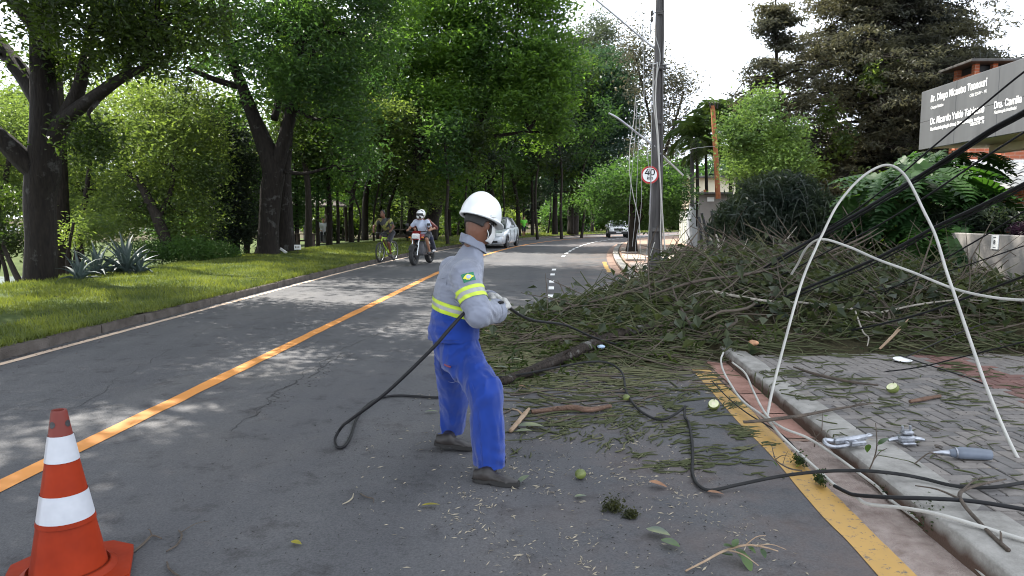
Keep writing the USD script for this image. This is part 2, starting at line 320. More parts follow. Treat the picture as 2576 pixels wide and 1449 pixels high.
M_crack = mat('road_crack_look', (0.028, 0.027, 0.027), .9, var=.4, scale=30)
def crack(P, w, seed):
    S = spline(P, 14)[:, :2]; k = meshkit.fbm(np.column_stack([S * 6, np.full(len(S), seed)]), 3) - .5; t = np.gradient(S, axis=0); n = np.stack([-t[:, 1], t[:, 0]], 1); n /= np.linalg.norm(n, axis=1, keepdims=True) + 1e-9
    S = S + n * (k * .22)[:, None]; ww = w * .55 * (.2 + 1.5 * meshkit.noise(np.column_stack([S * 9, np.full(len(S), seed + 3)]))); z = zr(S[:, 1]) + .003
    v = np.vstack([np.column_stack([S - n * ww[:, None], z]), np.column_stack([S + n * ww[:, None], z])]); m = len(S); i = np.arange(m - 1); return tm(v, np.stack([i, i + 1, i + 1 + m, i + m], 1))
for sd, (pts, w) in enumerate([([(990, 820), (880, 870), (800, 915), (720, 975), (640, 1035), (575, 1085)], .006), ([(860, 885), (800, 930), (700, 985), (640, 1050)], .009), ([(560, 800), (480, 850), (330, 935), (150, 1050)], .004), ([(400, 760), (700, 765), (860, 755)], .004)]):
    part(road, 'crack', crack([gz(u, v) for u, v in pts], w, sd), M_crack, smooth=False)
# kerbs: every stone its own piece
M_kerb = usdkit.material(stage, '/World/Looks/kerb_concrete_look', {'tc': ('texture_coordinate', {}), 'n': ('noise_texture', {'scale': 7.0, 'detail': 8.0, 'roughness': 0.7}), 'r': ('rgb_ramp', {'ramp': [(.3, (.17, .16, .145)), (.5, (.25, .24, .22)), (.72, (.33, .315, .29))]}),
    's': ('separate_xyz', {}), 'n2': ('noise_texture', {'scale': 9.0, 'detail': 5.0}), 'ad': ('math', {'math_type': 'multiply_add', 'value2': .07, 'value3': -.035}), 'a2': ('math', {'math_type': 'add'}), 'mr': ('map_range', {'from_min': .045, 'from_max': .095, 'to_min': 1.0, 'to_max': 0.0, 'clamp': True}), 'mx': ('mix_color', {'b': (.075, .048, .036)}),
    'bn': ('noise_texture', {'scale': 90.0, 'detail': 3.0}), 'bp': ('bump', {'strength': .5, 'distance': .01}), 'p': ('principled_bsdf', {'roughness': .92, 'specular_ior_level': .2})},
    [('tc.object', 'n.vector'), ('n.fac', 'r.fac'), ('tc.object', 's.vector'), ('tc.object', 'n2.vector'), ('n2.fac', 'ad.value1'), ('s.z', 'a2.value1'), ('ad.value', 'a2.value2'), ('a2.value', 'mr.value'), ('mr.result', 'mx.fac'), ('r.color', 'mx.a'), ('mx.result', 'p.base_color'), ('tc.object', 'bn.vector'), ('bn.fac', 'bp.height'), ('bp.normal', 'p.normal')], surface='p.BSDF')
M_kerbred = mat('kerb_earthy_look', (0.048, 0.040, 0.034), 0.9, col2=(0.110, 0.096, 0.085), scale=4, bump=0.5, bscale=60, spec=0.2)
def kerbstone(p0, p1, y0, y1, top, seed, lean=0.02, bot=-0.10, b=0.022):
    n = 5; ys = np.linspace(y0, y1, n); rr = np.random.default_rng(seed); d = rr.normal(0, 0.004, 3)
    prof = [(p0 - lean, bot), (p0 - lean * .1, top - b), (p0 + b, top), (p1 - b, top), (p1, top - b * .6), (p1, bot)] if p1 > p0 else None
    v = []
    for i, y in enumerate(ys):
        e = 0.012 if i in (0, n - 1) else 0.0
        for (p, z) in prof:
            zz = z + d[2] + (0 if z < 0 else -e * .5) + (meshkit.noise(np.array([[p * 9, y * 4, seed]]))[0] - .5) * (0.012 if z > 0 else 0)
            pp = p + d[0] + (meshkit.noise(np.array([[p * 5, y * 5, seed + 7]]))[0] - .5) * .012
            v.append((pp + cy(y), y, zr(y) + zz))
    m = len(prof); f = []
    for i in range(n - 1):
        for j in range(m - 1): f.append((i * m + j, (i + 1) * m + j, (i + 1) * m + j + 1, i * m + j + 1))
    tri = [(0, k, k + 1) for k in range(1, m - 1)] + [((n - 1) * m, (n - 1) * m + k + 1, (n - 1) * m + k) for k in range(1, m - 1)]
    f = np.array(f); return trimesh.Trimesh(np.array(v, float), np.vstack([f[:, [0, 2, 1]], f[:, [0, 3, 2]], np.array(tri)]), process=True)
kl = thing('kerb', 'low earthy red brown kerb along the park lawn', 'kerb', kind='structure')
for k in range(46):
    y = 4.0 + k * 1.0 + 0.0
    if y < 50: part(kl, 'kerb_stone', kerbstone(-6.10, -5.96, y + .008, y + .992, 0.12, k), M_kerbred, smooth=40)
part(kl, 'kerb_run', sheet(np.array([-6.10, -6.0, -5.95]), np.arange(50, 112, 2.0), lambda P, Y: zr(Y) + 0.13 * (P < -5.98)), M_kerbred, smooth=False)
kr = thing('kerb', 'wide pale concrete kerb beside the paved sidewalk', 'kerb', kind='structure')
y = 1.5; k = 0
while y < 40:
    L = [1.05, 0.95, 1.15][k % 3]
    p1 = 2.03 + 0.16 * float(1 - sst(3.2, 6.0, y + L / 2))
    part(kr, 'kerb_stone', kerbstone(1.83, p1, y + .008, y + L - .008, 0.11 + (0.012 if k % 4 == 1 else 0), 100 + k, lean=0.03, b=0.016), M_kerb, smooth=40)
    y += L; k += 1
# gutter: red slabs, then rough concrete near the viewer
gt = thing('gutter', 'shallow gutter of reddish slabs and rough pink concrete by the kerb', 'gutter', kind='structure')
M_slab = mat('red_slab_look', (0.20, 0.105, 0.08), 0.9, col2=(0.33, 0.19, 0.15), scale=6, bump=0.5, bscale=60, spec=0.2)
M_rough = mat('rough_concrete_look', (0.20, 0.15, 0.13), 0.95, col2=(0.36, 0.30, 0.265), scale=11, bump=0.9, bscale=120, spec=0.15, detail=8)
y = 4.95; k = 0
while y < 13:
    L = 0.62
    m = strip(1.60, 1.80, y + .006, y + L - .006, 0, 0.3); m.vertices[:, 2] += 0.012 + 0.003 * (k % 3)
    part(gt, 'gutter_slab', cat_([m, strip(1.60, 1.601, y, y + L, 0.006, .3)]), M_slab, smooth=False); y += L; k += 1
g = sheet(np.linspace(1.558, 1.83, 10), np.arange(-1, 4.94, 0.12), lambda P, Y: zr(Y) + 0.0025 + 0.018 * sst(1.556, 1.62, P) * meshkit.fbm(np.stack([P * 14, Y * 8, P * 0], -1), 3))
part(gt, 'concrete_channel', g, M_rough, smooth=True)
M_grout = mat('earth_joint_look', (0.022, 0.017, 0.014), 0.95, scale=9, var=.3)
part(gt, 'gutter_bed', strip(1.572, 1.86, 4.9, 40, 0.0055, 1.0), mat('gutter_earth_look', (0.12, 0.07, 0.05), .95, col2=(.25, .17, .13), scale=5, bump=.4), smooth=False)

# sidewalk: herringbone bricks, one by one near the viewer
sw = thing('sidewalk', 'grey herringbone brick sidewalk with a red strip', 'sidewalk', kind='structure')
part(sw, 'bedding', strip(2.0, 6.3, -2, 16, 0.078), M_grout, smooth=False)
rng = np.random.default_rng(5)
BR = [mat(f'paver_{i}_look', c, 0.88, var=0.16, scale=14, bump=0.35, bscale=140, spec=0.25) for i, c in enumerate([(.150, .138, .130), (.175, .160, .148), (.135, .127, .122), (.19, .172, .157)])]
BRR = [mat(f'red_paver_{i}_look', c, 0.88, var=0.16, scale=14, bump=0.35, bscale=140) for i, c in enumerate([(.16, .080, .066), (.135, .07, .058)])]
bl, bw, a0 = 0.20, 0.10, math.radians(4)
ca, sa = math.cos(a0), math.sin(a0); bricks = []
for i in range(-70, 150):
    for j in range(-60, 60):
        # herringbone lattice: one pair of bricks per cell
        ox, oy = i * bw + j * bl, i * bw - j * bl
        for h in (0, 1):
            cx, cyy = (ox + bl / 2, oy + bw / 2) if h == 0 else (ox + bw / 2, oy + bw + bl / 2 - 0.0)
            X, Y = ca * cx - sa * cyy + 3.2, sa * cx + ca * cyy + 6.0
            lim = 2.05 + 0.16 * float(1 - sst(3.2, 6.0, Y)) - 0.11
            if X < lim or X > 6.2 or Y < 2.0 or Y > 12.5: continue
            bricks.append((X, Y, h))
bricks.sort(key=lambda b: b[1] + (100 if b[0] > .70 * b[1] + .30 or b[1] < 3.0 else 0))
def brick_mesh(h, X, Y, dz, dr, tilt):
    l, w, g = (bl, bw, 0.006) if h == 0 else (bw, bl, 0.006)
    lo, hi = np.array([-l / 2 + g, -w / 2 + g, -0.03]), np.array([l / 2 - g, w / 2 - g, 0.0]); c = 0.004
    v = [(lo[0], lo[1], lo[2]), (hi[0], lo[1], lo[2]), (hi[0], hi[1], lo[2]), (lo[0], hi[1], lo[2]), (lo[0], lo[1], -c), (hi[0], lo[1], -c), (hi[0], hi[1], -c), (lo[0], hi[1], -c),
         (lo[0] + c, lo[1] + c, 0), (hi[0] - c, lo[1] + c, 0), (hi[0] - c, hi[1] - c, 0), (lo[0] + c, hi[1] - c, 0)]
    f = [(8, 9, 10, 11)] + [(a, (a + 1) % 4 + (a // 4) * 4 if False else q, q + 4, a + 4) for s in (0, 4) for a, q in [(s, s + 1), (s + 1, s + 2), (s + 2, s + 3), (s + 3, s)]]
    v = np.array(v); v[:, 2] += v[:, 0] * tilt[0] + v[:, 1] * tilt[1]
    c_, s_ = math.cos(a0 + dr), math.sin(a0 + dr)
    return tm(np.stack([c_ * v[:, 0] - s_ * v[:, 1] + X, s_ * v[:, 0] + c_ * v[:, 1] + Y, v[:, 2] + 0.103 + dz], 1), f)
rest = []
for k, (X, Y, h) in enumerate(bricks):
    m = brick_mesh(h, X, Y, rng.normal(0, .0014), rng.normal(0, .006), rng.normal(0, .006, 2)); red = 3.72 < X < 4.16
    if k < 300: part(sw, 'brick', m, BRR[k % 2] if red else BR[rng.integers(4)], smooth=False)
    else: rest.append((m, red))
part(sw, 'further_bricks', cat_([m for m, r in rest if not r]), BR[1], smooth=False, kind='stuff')
part(sw, 'further_red_bricks', cat_([m for m, r in rest if r]), BRR[0], smooth=False, kind='stuff')

# the broken path past the pole
bp_ = thing('broken_path', 'broken pinkish stone path with soil between slabs by the pole', 'path', kind='structure')
part(bp_, 'earth', sheet(np.linspace(2.07, 6.2, 12), np.arange(14, 60, .8), lambda P, Y: zr(Y) + 0.098 + .03 * meshkit.fbm(np.stack([P * 2, Y * 1.5, P * 0], -1), 3)), mat('path_earth_look', (0.17, 0.10, 0.07), .95, col2=(.33, .23, .17), scale=3, bump=.6, bscale=20), smooth=True)
M_sl = [mat(f'path_slab_{i}_look', c, .9, var=.18, scale=8, bump=.4, bscale=50) for i, c in enumerate([(.40, .31, .26), (.34, .29, .25), (.44, .37, .31)])]
rng = np.random.default_rng(8)
for i in range(15):
    for j in range(5):
        y, p = 15.4 + i * 1.15 + rng.normal(0, .08), 2.45 + j * .75 + rng.normal(0, .05)
        if rng.random() < .28: continue
        w, l = .33 + rng.random() * .05, .48 + rng.random() * .08
        poly = np.array([(-w, -l), (w * rng.uniform(.7, 1), -l), (w, l * rng.uniform(.6, 1)), (-w * rng.uniform(.7, 1), l)])
        m = extrude(poly, .05); m = moved(m, (p + float(cy(y)), y, float(zr(y)) + .095 + rng.uniform(0, .03)), rng.normal(0, .07), rng.normal(0, .03), rng.normal(0, .03))
        part(bp_, 'slab', m, M_sl[rng.integers(3)], smooth=False)

# lawn
M_lawn = mat('lawn_turf_look', (0.035, 0.055, 0.014), 0.95, col2=(0.075, 0.095, 0.03), scale=1.2, bump=0.5, bscale=30, spec=0.1)
solo('lawn', sheet(np.linspace(-11.6, -6.08, 16), np.concatenate([np.arange(3, 60, .6), np.arange(60, 104, 2)]), lambda P, Y: zr(Y) + verge(P, Y) + 0.004 + .03 * (meshkit.fbm(np.stack([P * 1.2, Y * 1.2, P * 0], -1), 3) - .5) * (P < -6.2)), M_lawn, 'strip of mown park lawn between kerb and trees', 'lawn', kind='structure', smooth=True)
solo('lawn', sheet(np.linspace(-34, -11.6, 24), np.arange(31, 62, 1.2), lambda P, Y: zr(Y) + verge(P, Y) + 0.006), M_lawn, 'shaded lawn further back under the park trees', 'lawn', kind='structure', smooth=True)
def blades(n, p0, p1, y0, y1, hgt, wid, seed, powr=2.0):
    r = np.random.default_rng(seed); y = y0 + (y1 - y0) * r.random(n) ** powr; p = p0 + (p1 - p0) * r.random(n)
    k = meshkit.fbm(np.stack([p * 1.1, y * 1.1, p * 0], 1), 3, 3); keep = k > .30; y, p, k = y[keep], p[keep], k[keep]; n = len(y)
    x = p + cy(y); z = zr(y) + verge(p, y); a = r.random(n) * 6.283; h = hgt * (0.5 + r.random(n)) * (0.6 + k); w = wid * (1 + y / 25)
    l = np.stack([np.cos(a), np.sin(a), 0 * a], 1); d = np.stack([np.cos(a * 3.7), np.sin(a * 3.7), 0 * a], 1) * (h * r.uniform(.2, .9, n))[:, None]
    b = np.stack([x, y, z - .005], 1); t = b + d; t[:, 2] += h
    v = np.stack([b - l * w[:, None], b + l * w[:, None], t], 1).reshape(-1, 3)
    return trimesh.Trimesh(v, np.arange(3 * n).reshape(-1, 3), process=False)
M_grass = leafmat('grass_look', (0.185, 0.235, 0.048), (0.38, 0.46, 0.06), var=.5, tw=.4, dry=(.22, .19, .07), clump=1.2)
solo('grass', cat_([blades(110000, -11.2, -6.06, 6, 46, .06, .006, 1, 1.6), blades(9000, -6.12, -5.98, 6, 46, .06, .006, 2, 1.4), blades(16000, -12, -6.1, 40, 100, .08, .012, 3, 1.2)]), M_grass, 'short green grass of the lawn beside the road', 'grass', kind='stuff', smooth=False)
# ---------------------------------------------------------------- trees
M_bark_dark = barkmat('dark_bark_look', (0.005, 0.004, 0.0035), (0.019, 0.015, 0.012), lichen=(0.055, 0.054, 0.050))
M_bark = barkmat('brown_bark_look', (0.008, 0.0065, 0.005), (0.028, 0.022, 0.017), lichen=(0.035, 0.03, 0.024))
M_bark_pale = barkmat('pale_bark_look', (0.12, 0.10, 0.085), (0.26, 0.235, 0.205), lichen=(0.33, 0.31, 0.28))
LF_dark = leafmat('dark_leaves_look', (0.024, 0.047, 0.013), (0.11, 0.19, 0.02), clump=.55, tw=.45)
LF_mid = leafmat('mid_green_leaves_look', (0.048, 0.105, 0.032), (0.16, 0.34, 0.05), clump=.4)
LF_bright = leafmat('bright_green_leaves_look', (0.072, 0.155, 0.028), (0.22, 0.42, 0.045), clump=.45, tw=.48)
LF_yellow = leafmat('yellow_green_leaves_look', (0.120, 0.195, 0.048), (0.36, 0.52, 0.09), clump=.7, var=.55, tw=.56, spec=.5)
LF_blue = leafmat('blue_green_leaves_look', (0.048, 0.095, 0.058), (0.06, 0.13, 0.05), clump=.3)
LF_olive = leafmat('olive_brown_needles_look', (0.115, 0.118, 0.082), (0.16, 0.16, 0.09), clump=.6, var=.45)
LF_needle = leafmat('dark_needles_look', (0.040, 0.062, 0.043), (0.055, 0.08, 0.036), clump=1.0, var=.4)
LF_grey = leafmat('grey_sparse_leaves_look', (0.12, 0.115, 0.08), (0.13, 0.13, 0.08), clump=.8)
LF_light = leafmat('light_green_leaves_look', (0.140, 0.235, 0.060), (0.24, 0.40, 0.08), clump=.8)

def leafmesh(C, size, rng, up=0.6, asp=0.42, droop=0.0, fold=0.16):
    n = len(C); nr = rng.normal(size=(n, 3)); nr[:, 2] = np.abs(nr[:, 2]) + up; nr /= np.linalg.norm(nr, axis=1, keepdims=True)
    a = rng.normal(size=(n, 3)); a[:, 2] -= droop; a -= nr * (a * nr).sum(1, keepdims=True); a /= np.linalg.norm(a, axis=1, keepdims=True) + 1e-9
    b = np.cross(nr, a); s = (size * rng.uniform(.6, 1.35, n))[:, None]
    v = np.stack([C - a * s * .5, C + b * s * asp * .5 + nr * s * fold - a * s * .05, C + a * s * .5, C - b * s * asp * .5 + nr * s * fold - a * s * .05], 1).reshape(-1, 3)
    k = 4 * np.arange(n)[:, None]
    return np.asarray(v), np.vstack([k + np.array([[0, 1, 2]]), k + np.array([[0, 2, 3]])])
def in_blob(c, r, n, rng, hole=0.42, freq=0.9, shell=0.45, seed=0):
    """points inside an uneven ellipsoid, denser towards its skin, with gaps"""
    out = []; tot = 0; it = 0
    while tot < n and it < 40:
        m = max(64, int((n - tot) * 2.5)); d = rng.normal(size=(m, 3)); d /= np.linalg.norm(d, axis=1, keepdims=True)
        rad = (shell + (1 - shell) * rng.random(m)) * (0.72 + .5 * meshkit.fbm(d * 1.7 + seed * 3.1, 3, seed))
        p = c + d * rad[:, None] * r; k = meshkit.fbm(p * freq + 31.7, 3, seed + 5); p = p[k > hole]; out.append(p); tot += len(p); it += 1
    return np.vstack(out)[:n]
def px(u, v, y, ru, rv, rd=None, hole=None):
    s = y / 1800.0
    return at(u, v, y), np.array([ru * s, rd if rd else 0.85 * ru * s, rv * s]), hole
def crown_of(blobs, rng, ncl, per, clr, size, hole, freq, up, asp, droop, flat=0.6, shell=.45):
    vs, fs, k, cls = [], [], 0, []
    tot = sum((b[1][0] * b[1][2]) for b in blobs)
    for i, b in enumerate(blobs):
        c, r = b[0], b[1]; hb = b[2] if len(b) > 2 and b[2] else None
        n = max(4, int(ncl * r[0] * r[2] / tot * (.6 if hb else 1))); P = in_blob(c, r, n, rng, hb or hole, .38 if hb else freq, shell, seed=int(rng.integers(1000))); cls.append(P)
        C = (P[:, None, :] + rng.normal(size=(len(P), per, 3)) * clr * np.array([1, 1, flat])).reshape(-1, 3)
        v, f = leafmesh(C, size, rng, up, asp, droop); vs.append(v); fs.append(f + k); k += len(v)
    return trimesh.Trimesh(np.vstack(vs), np.vstack(fs), process=False), cls
def limb(pts, y, sides=9, n=6, rough=0.05):
    """pts: (u, v, width) in the picture's units; y: depth, or (first, last)"""
    ys = np.linspace(y[0], y[1], len(pts)) if np.ndim(y) else np.full(len(pts), y)
    P = np.array([at(u, v, d) for (u, v, w), d in zip(pts, ys)]); R = np.array([w / 2 * d / 1800 for (u, v, w), d in zip(pts, ys)])
    S = spline(P, n); r = np.interp(np.linspace(0, 1, len(S)), np.linspace(0, 1, len(R)), R)
    m = tube(S, r, sides); a = rough * r.mean()
    return jitter(m, a, 1.2 / max(r.mean() * 4, .05), 3)
def twigs(cls, starts, rng, r0, k=1.0):
    """branches from the limbs' ends into the crown"""
    ms = []; starts = np.asarray(starts)
    for P in cls:
        c = P.mean(0); s = starts[np.argmin(np.linalg.norm(starts - c, axis=1))]
        hub = s * .35 + c * .65; mid = (s + hub) / 2 + rng.normal(size=3) * .12 * np.linalg.norm(hub - s)
        ms.append(tube(spline([s, mid, hub], 4), [r0, r0 * .5], 5))
        for q in P[rng.permutation(len(P))[:int(max(4, min(26, len(P) * .10 * k)))]]:
            m2 = (hub + q) / 2 + rng.normal(size=3) * .12 * np.linalg.norm(q - hub)
            ms.append(tube(spline([hub, m2, q], 3), [r0 * .38, r0 * .06], 4, cap=False))
    return ms
def tree(name, label, limbs, blobs, lm, seed, ncl=900, per=22, clr=.28, size=.11, hole=.40, freq=.9, up=.6, asp=.42, droop=0., bark=None, r0=.06, cat='tree', group=None, flat=.6, shell=.45, tw=1.0):
    rng = np.random.default_rng(seed); t = thing(name, label, cat, group=group)
    ms = [limb(p, y, sides=12 if i == 0 else 8) for i, (p, y) in enumerate(limbs)]
    starts = np.vstack([np.asarray(m.vertices)[len(m.vertices) // 3:] for m in ms])
    cr, cls = crown_of(blobs, rng, ncl, per, clr, size, hole, freq, up, asp, droop, flat, shell)
    part(t, 'trunk', ms[0], bark or M_bark, smooth=True)
    for m in ms[1:]: part(t, 'limb', m, bark or M_bark, smooth=True)
    if r0: part(t, 'branches', cat_(twigs(cls, starts, rng, r0, tw)), bark or M_bark, smooth=True)
    part(t, 'crown', cr, lm, smooth=False)
    return t

# the big dark tree at the left
tree('shade_tree', 'big dark tree forking into thick limbs, beside the agaves', [
    ([(100, 735, 96), (101, 700, 80), (103, 600, 74), (100, 500, 74), (108, 430, 84), (113, 330, 70), (107, 200, 58), (100, 60, 48), (96, -120, 38)], 14.2),
    ([(112, 440, 70), (62, 405, 56), (10, 355, 48), (-60, 300, 40)], (14.2, 13.6)),
    ([(112, 280, 46), (70, 205, 44), (20, 140, 40), (-60, 40, 34)], (14.2, 14.8)),
    ([(118, 380, 54), (165, 300, 46), (195, 230, 34), (215, 150, 26), (240, 20, 20)], (14.2, 13.8)),
    ([(160, 300, 36), (230, 250, 34), (300, 200, 26), (370, 165, 14)], (14.0, 13.0)),
    ([(104, 90, 34), (55, 30, 30), (0, -30, 24)], (14.2, 13.9)),
    ([(100, -60, 36), (180, -220, 26), (300, -420, 16)], (14.2, 12.0)),
    ([(98, -60, 34), (30, -260, 24), (-40, -480, 14)], (14.2, 14.0))],
    [px(260, 60, 13.0, 190, 120, 2.2), px(420, 20, 12.6, 150, 150, 2.0), px(60, -60, 13.5, 150, 60, 2.0), px(250, 350, 13.6, 60, 60, .7), px(330, 130, 13.4, 110, 70, 1.2), px(190, 150, 14.6, 90, 60, 1.0),
     px(150, -260, 12.5, 380, 170, 3.4, .56), px(430, -420, 11.5, 330, 240, 3.6, .56), px(-260, -380, 12, 260, 180, 2.4), px(120, -640, 12.5, 520, 300, 4.5, .56), px(-60, 120, 14, 50, 60, .8), px(560, -180, 12.2, 190, 160, 2.6, .50)],
    LF_dark, 11, ncl=2300, per=42, clr=.25, size=.125, hole=.39, freq=1.1, flat=.5, bark=M_bark_dark, r0=.05)
# the tall two-stemmed tree left of the middle
tree('shade_tree', 'tall tree with V-shaped trunk and huge dark green crown, left of the cyclist', [
    ([(672, 652, 76), (674, 620, 56), (676, 560, 50), (682, 480, 54), (686, 420, 56), (640, 300, 34), (610, 220, 28), (575, 120, 24), (560, -60, 26), (560, -300, 22)], (23.6, 23.6)),
    ([(692, 430, 44), (718, 340, 34), (735, 260, 31), (745, 180, 28), (770, 40, 30), (800, -200, 22)], 23.6),
    ([(690, 300, 20), (700, 240, 18), (690, 120, 16)], (23.8, 24.5)),
    ([(610, 220, 18), (540, 200, 15), (470, 170, 11)], (23.6, 23.0))],
    [px(640, 60, 22.5, 200, 150, 3), px(800, 120, 22.5, 150, 170, 2.6), px(900, 90, 23.5, 120, 180, 2.6), px(720, 210, 22.2, 130, 70, 1.4), px(870, 290, 22.6, 90, 90, 1.4), px(540, 120, 23.5, 110, 90, 1.6), px(900, 420, 24, 60, 80, 1.0),
     px(700, -220, 22, 380, 220, 5, .56), px(950, -140, 23, 190, 200, 3.2, .48), px(520, -420, 20, 360, 260, 5, .57), px(860, -480, 21, 340, 240, 5, .57), px(620, 270, 24.5, 60, 50, .9)],
    LF_mid, 12, ncl=1500, per=50, clr=.36, size=.17, hole=.40, freq=.6, flat=.42, bark=M_bark_dark, r0=.08)
tree('shade_tree', 'dark slim trunk close behind the two-stemmed tree', [([(716, 640, 60), (715, 560, 44), (712, 450, 40), (720, 330, 34), (730, 200, 26)], 25.5)],
     [px(730, 330, 25.8, 70, 60, 1.2), px(760, 230, 25.8, 90, 90, 1.4)], LF_dark, 13, ncl=160, per=20, clr=.35, size=.16, bark=M_bark_dark)
# sunlit growth by the lake
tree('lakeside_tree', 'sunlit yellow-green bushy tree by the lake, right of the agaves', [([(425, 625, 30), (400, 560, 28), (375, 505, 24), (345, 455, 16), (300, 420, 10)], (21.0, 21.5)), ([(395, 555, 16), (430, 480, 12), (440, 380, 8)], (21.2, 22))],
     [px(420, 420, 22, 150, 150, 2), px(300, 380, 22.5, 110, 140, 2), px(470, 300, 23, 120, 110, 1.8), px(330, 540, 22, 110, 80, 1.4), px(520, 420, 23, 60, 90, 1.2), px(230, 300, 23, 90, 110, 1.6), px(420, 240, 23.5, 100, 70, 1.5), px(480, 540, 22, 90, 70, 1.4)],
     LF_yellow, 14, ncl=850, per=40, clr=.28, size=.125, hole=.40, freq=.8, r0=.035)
tree('lakeside_tree', 'sunlit yellow-green tree right behind the big forking trunk', [([(190, 690, 20), (200, 600, 17), (215, 500, 13), (230, 380, 9)], 24)],
     [px(200, 480, 25, 90, 120, 1.6), px(230, 600, 24.5, 80, 60, 1.2), px(180, 340, 25, 80, 100, 1.4)], LF_yellow, 15, ncl=520, per=20, clr=.3, size=.125, hole=.42, r0=.03)
tree('lakeside_tree', 'yellow-green leaves filling the gap left of the forking trunk', [([(-20, 720, 26), (0, 600, 22), (10, 480, 16), (30, 360, 10)], 25)],
     [px(20, 330, 26, 90, 110, 1.6), px(30, 470, 26, 80, 60, 1.3), px(-30, 420, 25, 90, 120, 1.6)], LF_yellow, 16, ncl=560, per=20, clr=.3, size=.125, hole=.44, r0=.03)
tree('lakeside_shrub', 'dark bushy shrub at the left edge beside the trunk', [([(20, 740, 14), (16, 690, 11), (0, 630, 8)], 17), ([(60, 730, 18), (30, 670, 14), (5, 610, 9)], (16.5, 17))],
     [px(10, 590, 17.5, 60, 60, .9), px(-20, 530, 18, 60, 60, 1)], LF_dark, 17, ncl=260, per=20, clr=.2, size=.11, hole=.42, r0=.02, cat='shrub')
tree('lakeside_tree', 'thin pale trunks and sparse leaves at the lake edge beside the agaves', [([(175, 725, 12), (170, 650, 9), (185, 560, 7)], 19), ([(215, 705, 9), (210, 650, 8), (200, 590, 6)], 19.5)],
     [px(205, 590, 19.5, 60, 40, .7), px(260, 570, 20, 60, 36, .8)], LF_yellow, 18, ncl=110, per=16, clr=.2, size=.10, r0=.015)
tree('evergreen_tree', 'dense blackish evergreen between the sunlit bush and the two-stemmed tree', [([(590, 650, 26), (592, 560, 22), (588, 420, 14), (585, 330, 8)], 26)],
     [px(585, 420, 26, 62, 100, 1.2), px(580, 540, 25.6, 66, 90, 1.2), px(560, 330, 26.5, 60, 60, 1.0)], LF_needle, 19, ncl=620, per=24, clr=.28, size=.15, hole=.36, r0=.03)
tree('hedge_bush', 'low dark green rounded bush on the lawn edge left of the two-stemmed tree', [([(500, 655, 10), (500, 620, 8)], 21.5)],
     [px(470, 630, 21.2, 90, 36, .9), px(560, 640, 22, 60, 30, .8), px(395, 632, 21, 60, 34, .8)], LF_mid, 20, ncl=520, per=20, clr=.14, size=.085, hole=.3, r0=.012, cat='bush')
# deeper layers of sunlit leaves towards the lake
for i, (y, bl, lab) in enumerate([(28.0, [(150, 380, 130, 150), (330, 300, 150, 110), (480, 430, 120, 150), (300, 500, 160, 90), (560, 300, 90, 100)], 'dense sunlit growth filling the view right of the forking trunk'), (31.0, [(-60, 400, 120, 170), (60, 300, 100, 100), (130, 470, 110, 60), (20, 420, 80, 50)], 'dense sunlit growth at the left edge by the lake'), (34.0, [(620, 430, 90, 140), (720, 500, 90, 70), (640, 560, 110, 50), (480, 580, 110, 50)], 'shaded growth behind the two-stemmed tree')]):
    b0 = at(bl[0][0], 640, y); tree('lakeside_tree', lab, [([(bl[0][0], 640, 16), (bl[0][0] + 10, 520, 12), (bl[1][0], bl[1][1], 7)], y)], [px(u, v, y, ru, rv, 2.0) for u, v, ru, rv in bl], LF_yellow if i < 2 else LF_mid, 150 + i, ncl=1100, per=20, clr=.36, size=.20, hole=.36, freq=.6, r0=.04)
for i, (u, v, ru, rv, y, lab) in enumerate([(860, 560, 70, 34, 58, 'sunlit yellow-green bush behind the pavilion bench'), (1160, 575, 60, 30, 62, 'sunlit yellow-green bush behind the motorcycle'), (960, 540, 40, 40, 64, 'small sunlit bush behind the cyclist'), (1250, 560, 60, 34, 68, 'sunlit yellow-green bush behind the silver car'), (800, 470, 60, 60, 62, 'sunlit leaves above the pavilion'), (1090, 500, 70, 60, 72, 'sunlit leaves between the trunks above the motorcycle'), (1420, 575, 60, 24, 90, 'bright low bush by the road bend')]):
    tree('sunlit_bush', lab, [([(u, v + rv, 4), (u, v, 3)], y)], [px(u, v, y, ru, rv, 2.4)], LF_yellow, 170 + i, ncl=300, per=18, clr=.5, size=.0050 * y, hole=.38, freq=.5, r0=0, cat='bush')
# the wood further along the park
tree('park_tree', 'bright green feathery tree with leaning trunk behind the motorcycle', [
    ([(1078, 600, 46), (1090, 540, 34), (1120, 460, 28), (1150, 420, 26), (1185, 360, 22), (1215, 290, 18), (1245, 220, 14)], (38, 38)),
    ([(1120, 462, 20), (1085, 400, 18), (1062, 330, 15), (1075, 240, 12), (1100, 150, 9)], (38, 37.5)),
    ([(1190, 345, 12), (1260, 340, 9), (1330, 330, 6)], (38, 37)), ([(1085, 400, 12), (1040, 340, 9), (1000, 320, 7)], (38, 38.5))],
    [px(1260, 150, 37, 140, 120, 3), px(1130, 110, 37.5, 130, 110, 3), px(1370, 110, 37.5, 90, 120, 2.6), px(1300, 260, 37, 120, 70, 2), px(1120, 250, 36.5, 130, 55, 1.8), px(1380, 240, 38, 70, 90, 2), px(1010, 160, 38, 90, 90, 2), px(1150, 440, 37, 70, 60, 1.5), px(1230, 20, 38, 190, 80, 3.4), px(1060, 10, 38, 130, 90, 3), px(1200, 330, 38.4, 80, 50, 1.4), px(1380, 340, 38.5, 60, 50, 1.4), px(1300, -140, 38, 170, 110, 3.4), px(1330, -20, 36.5, 80, 40, 1.5)],
    LF_bright, 21, ncl=1300, per=50, clr=.52, size=.24, hole=.40, freq=.45, r0=.10, flat=.30)
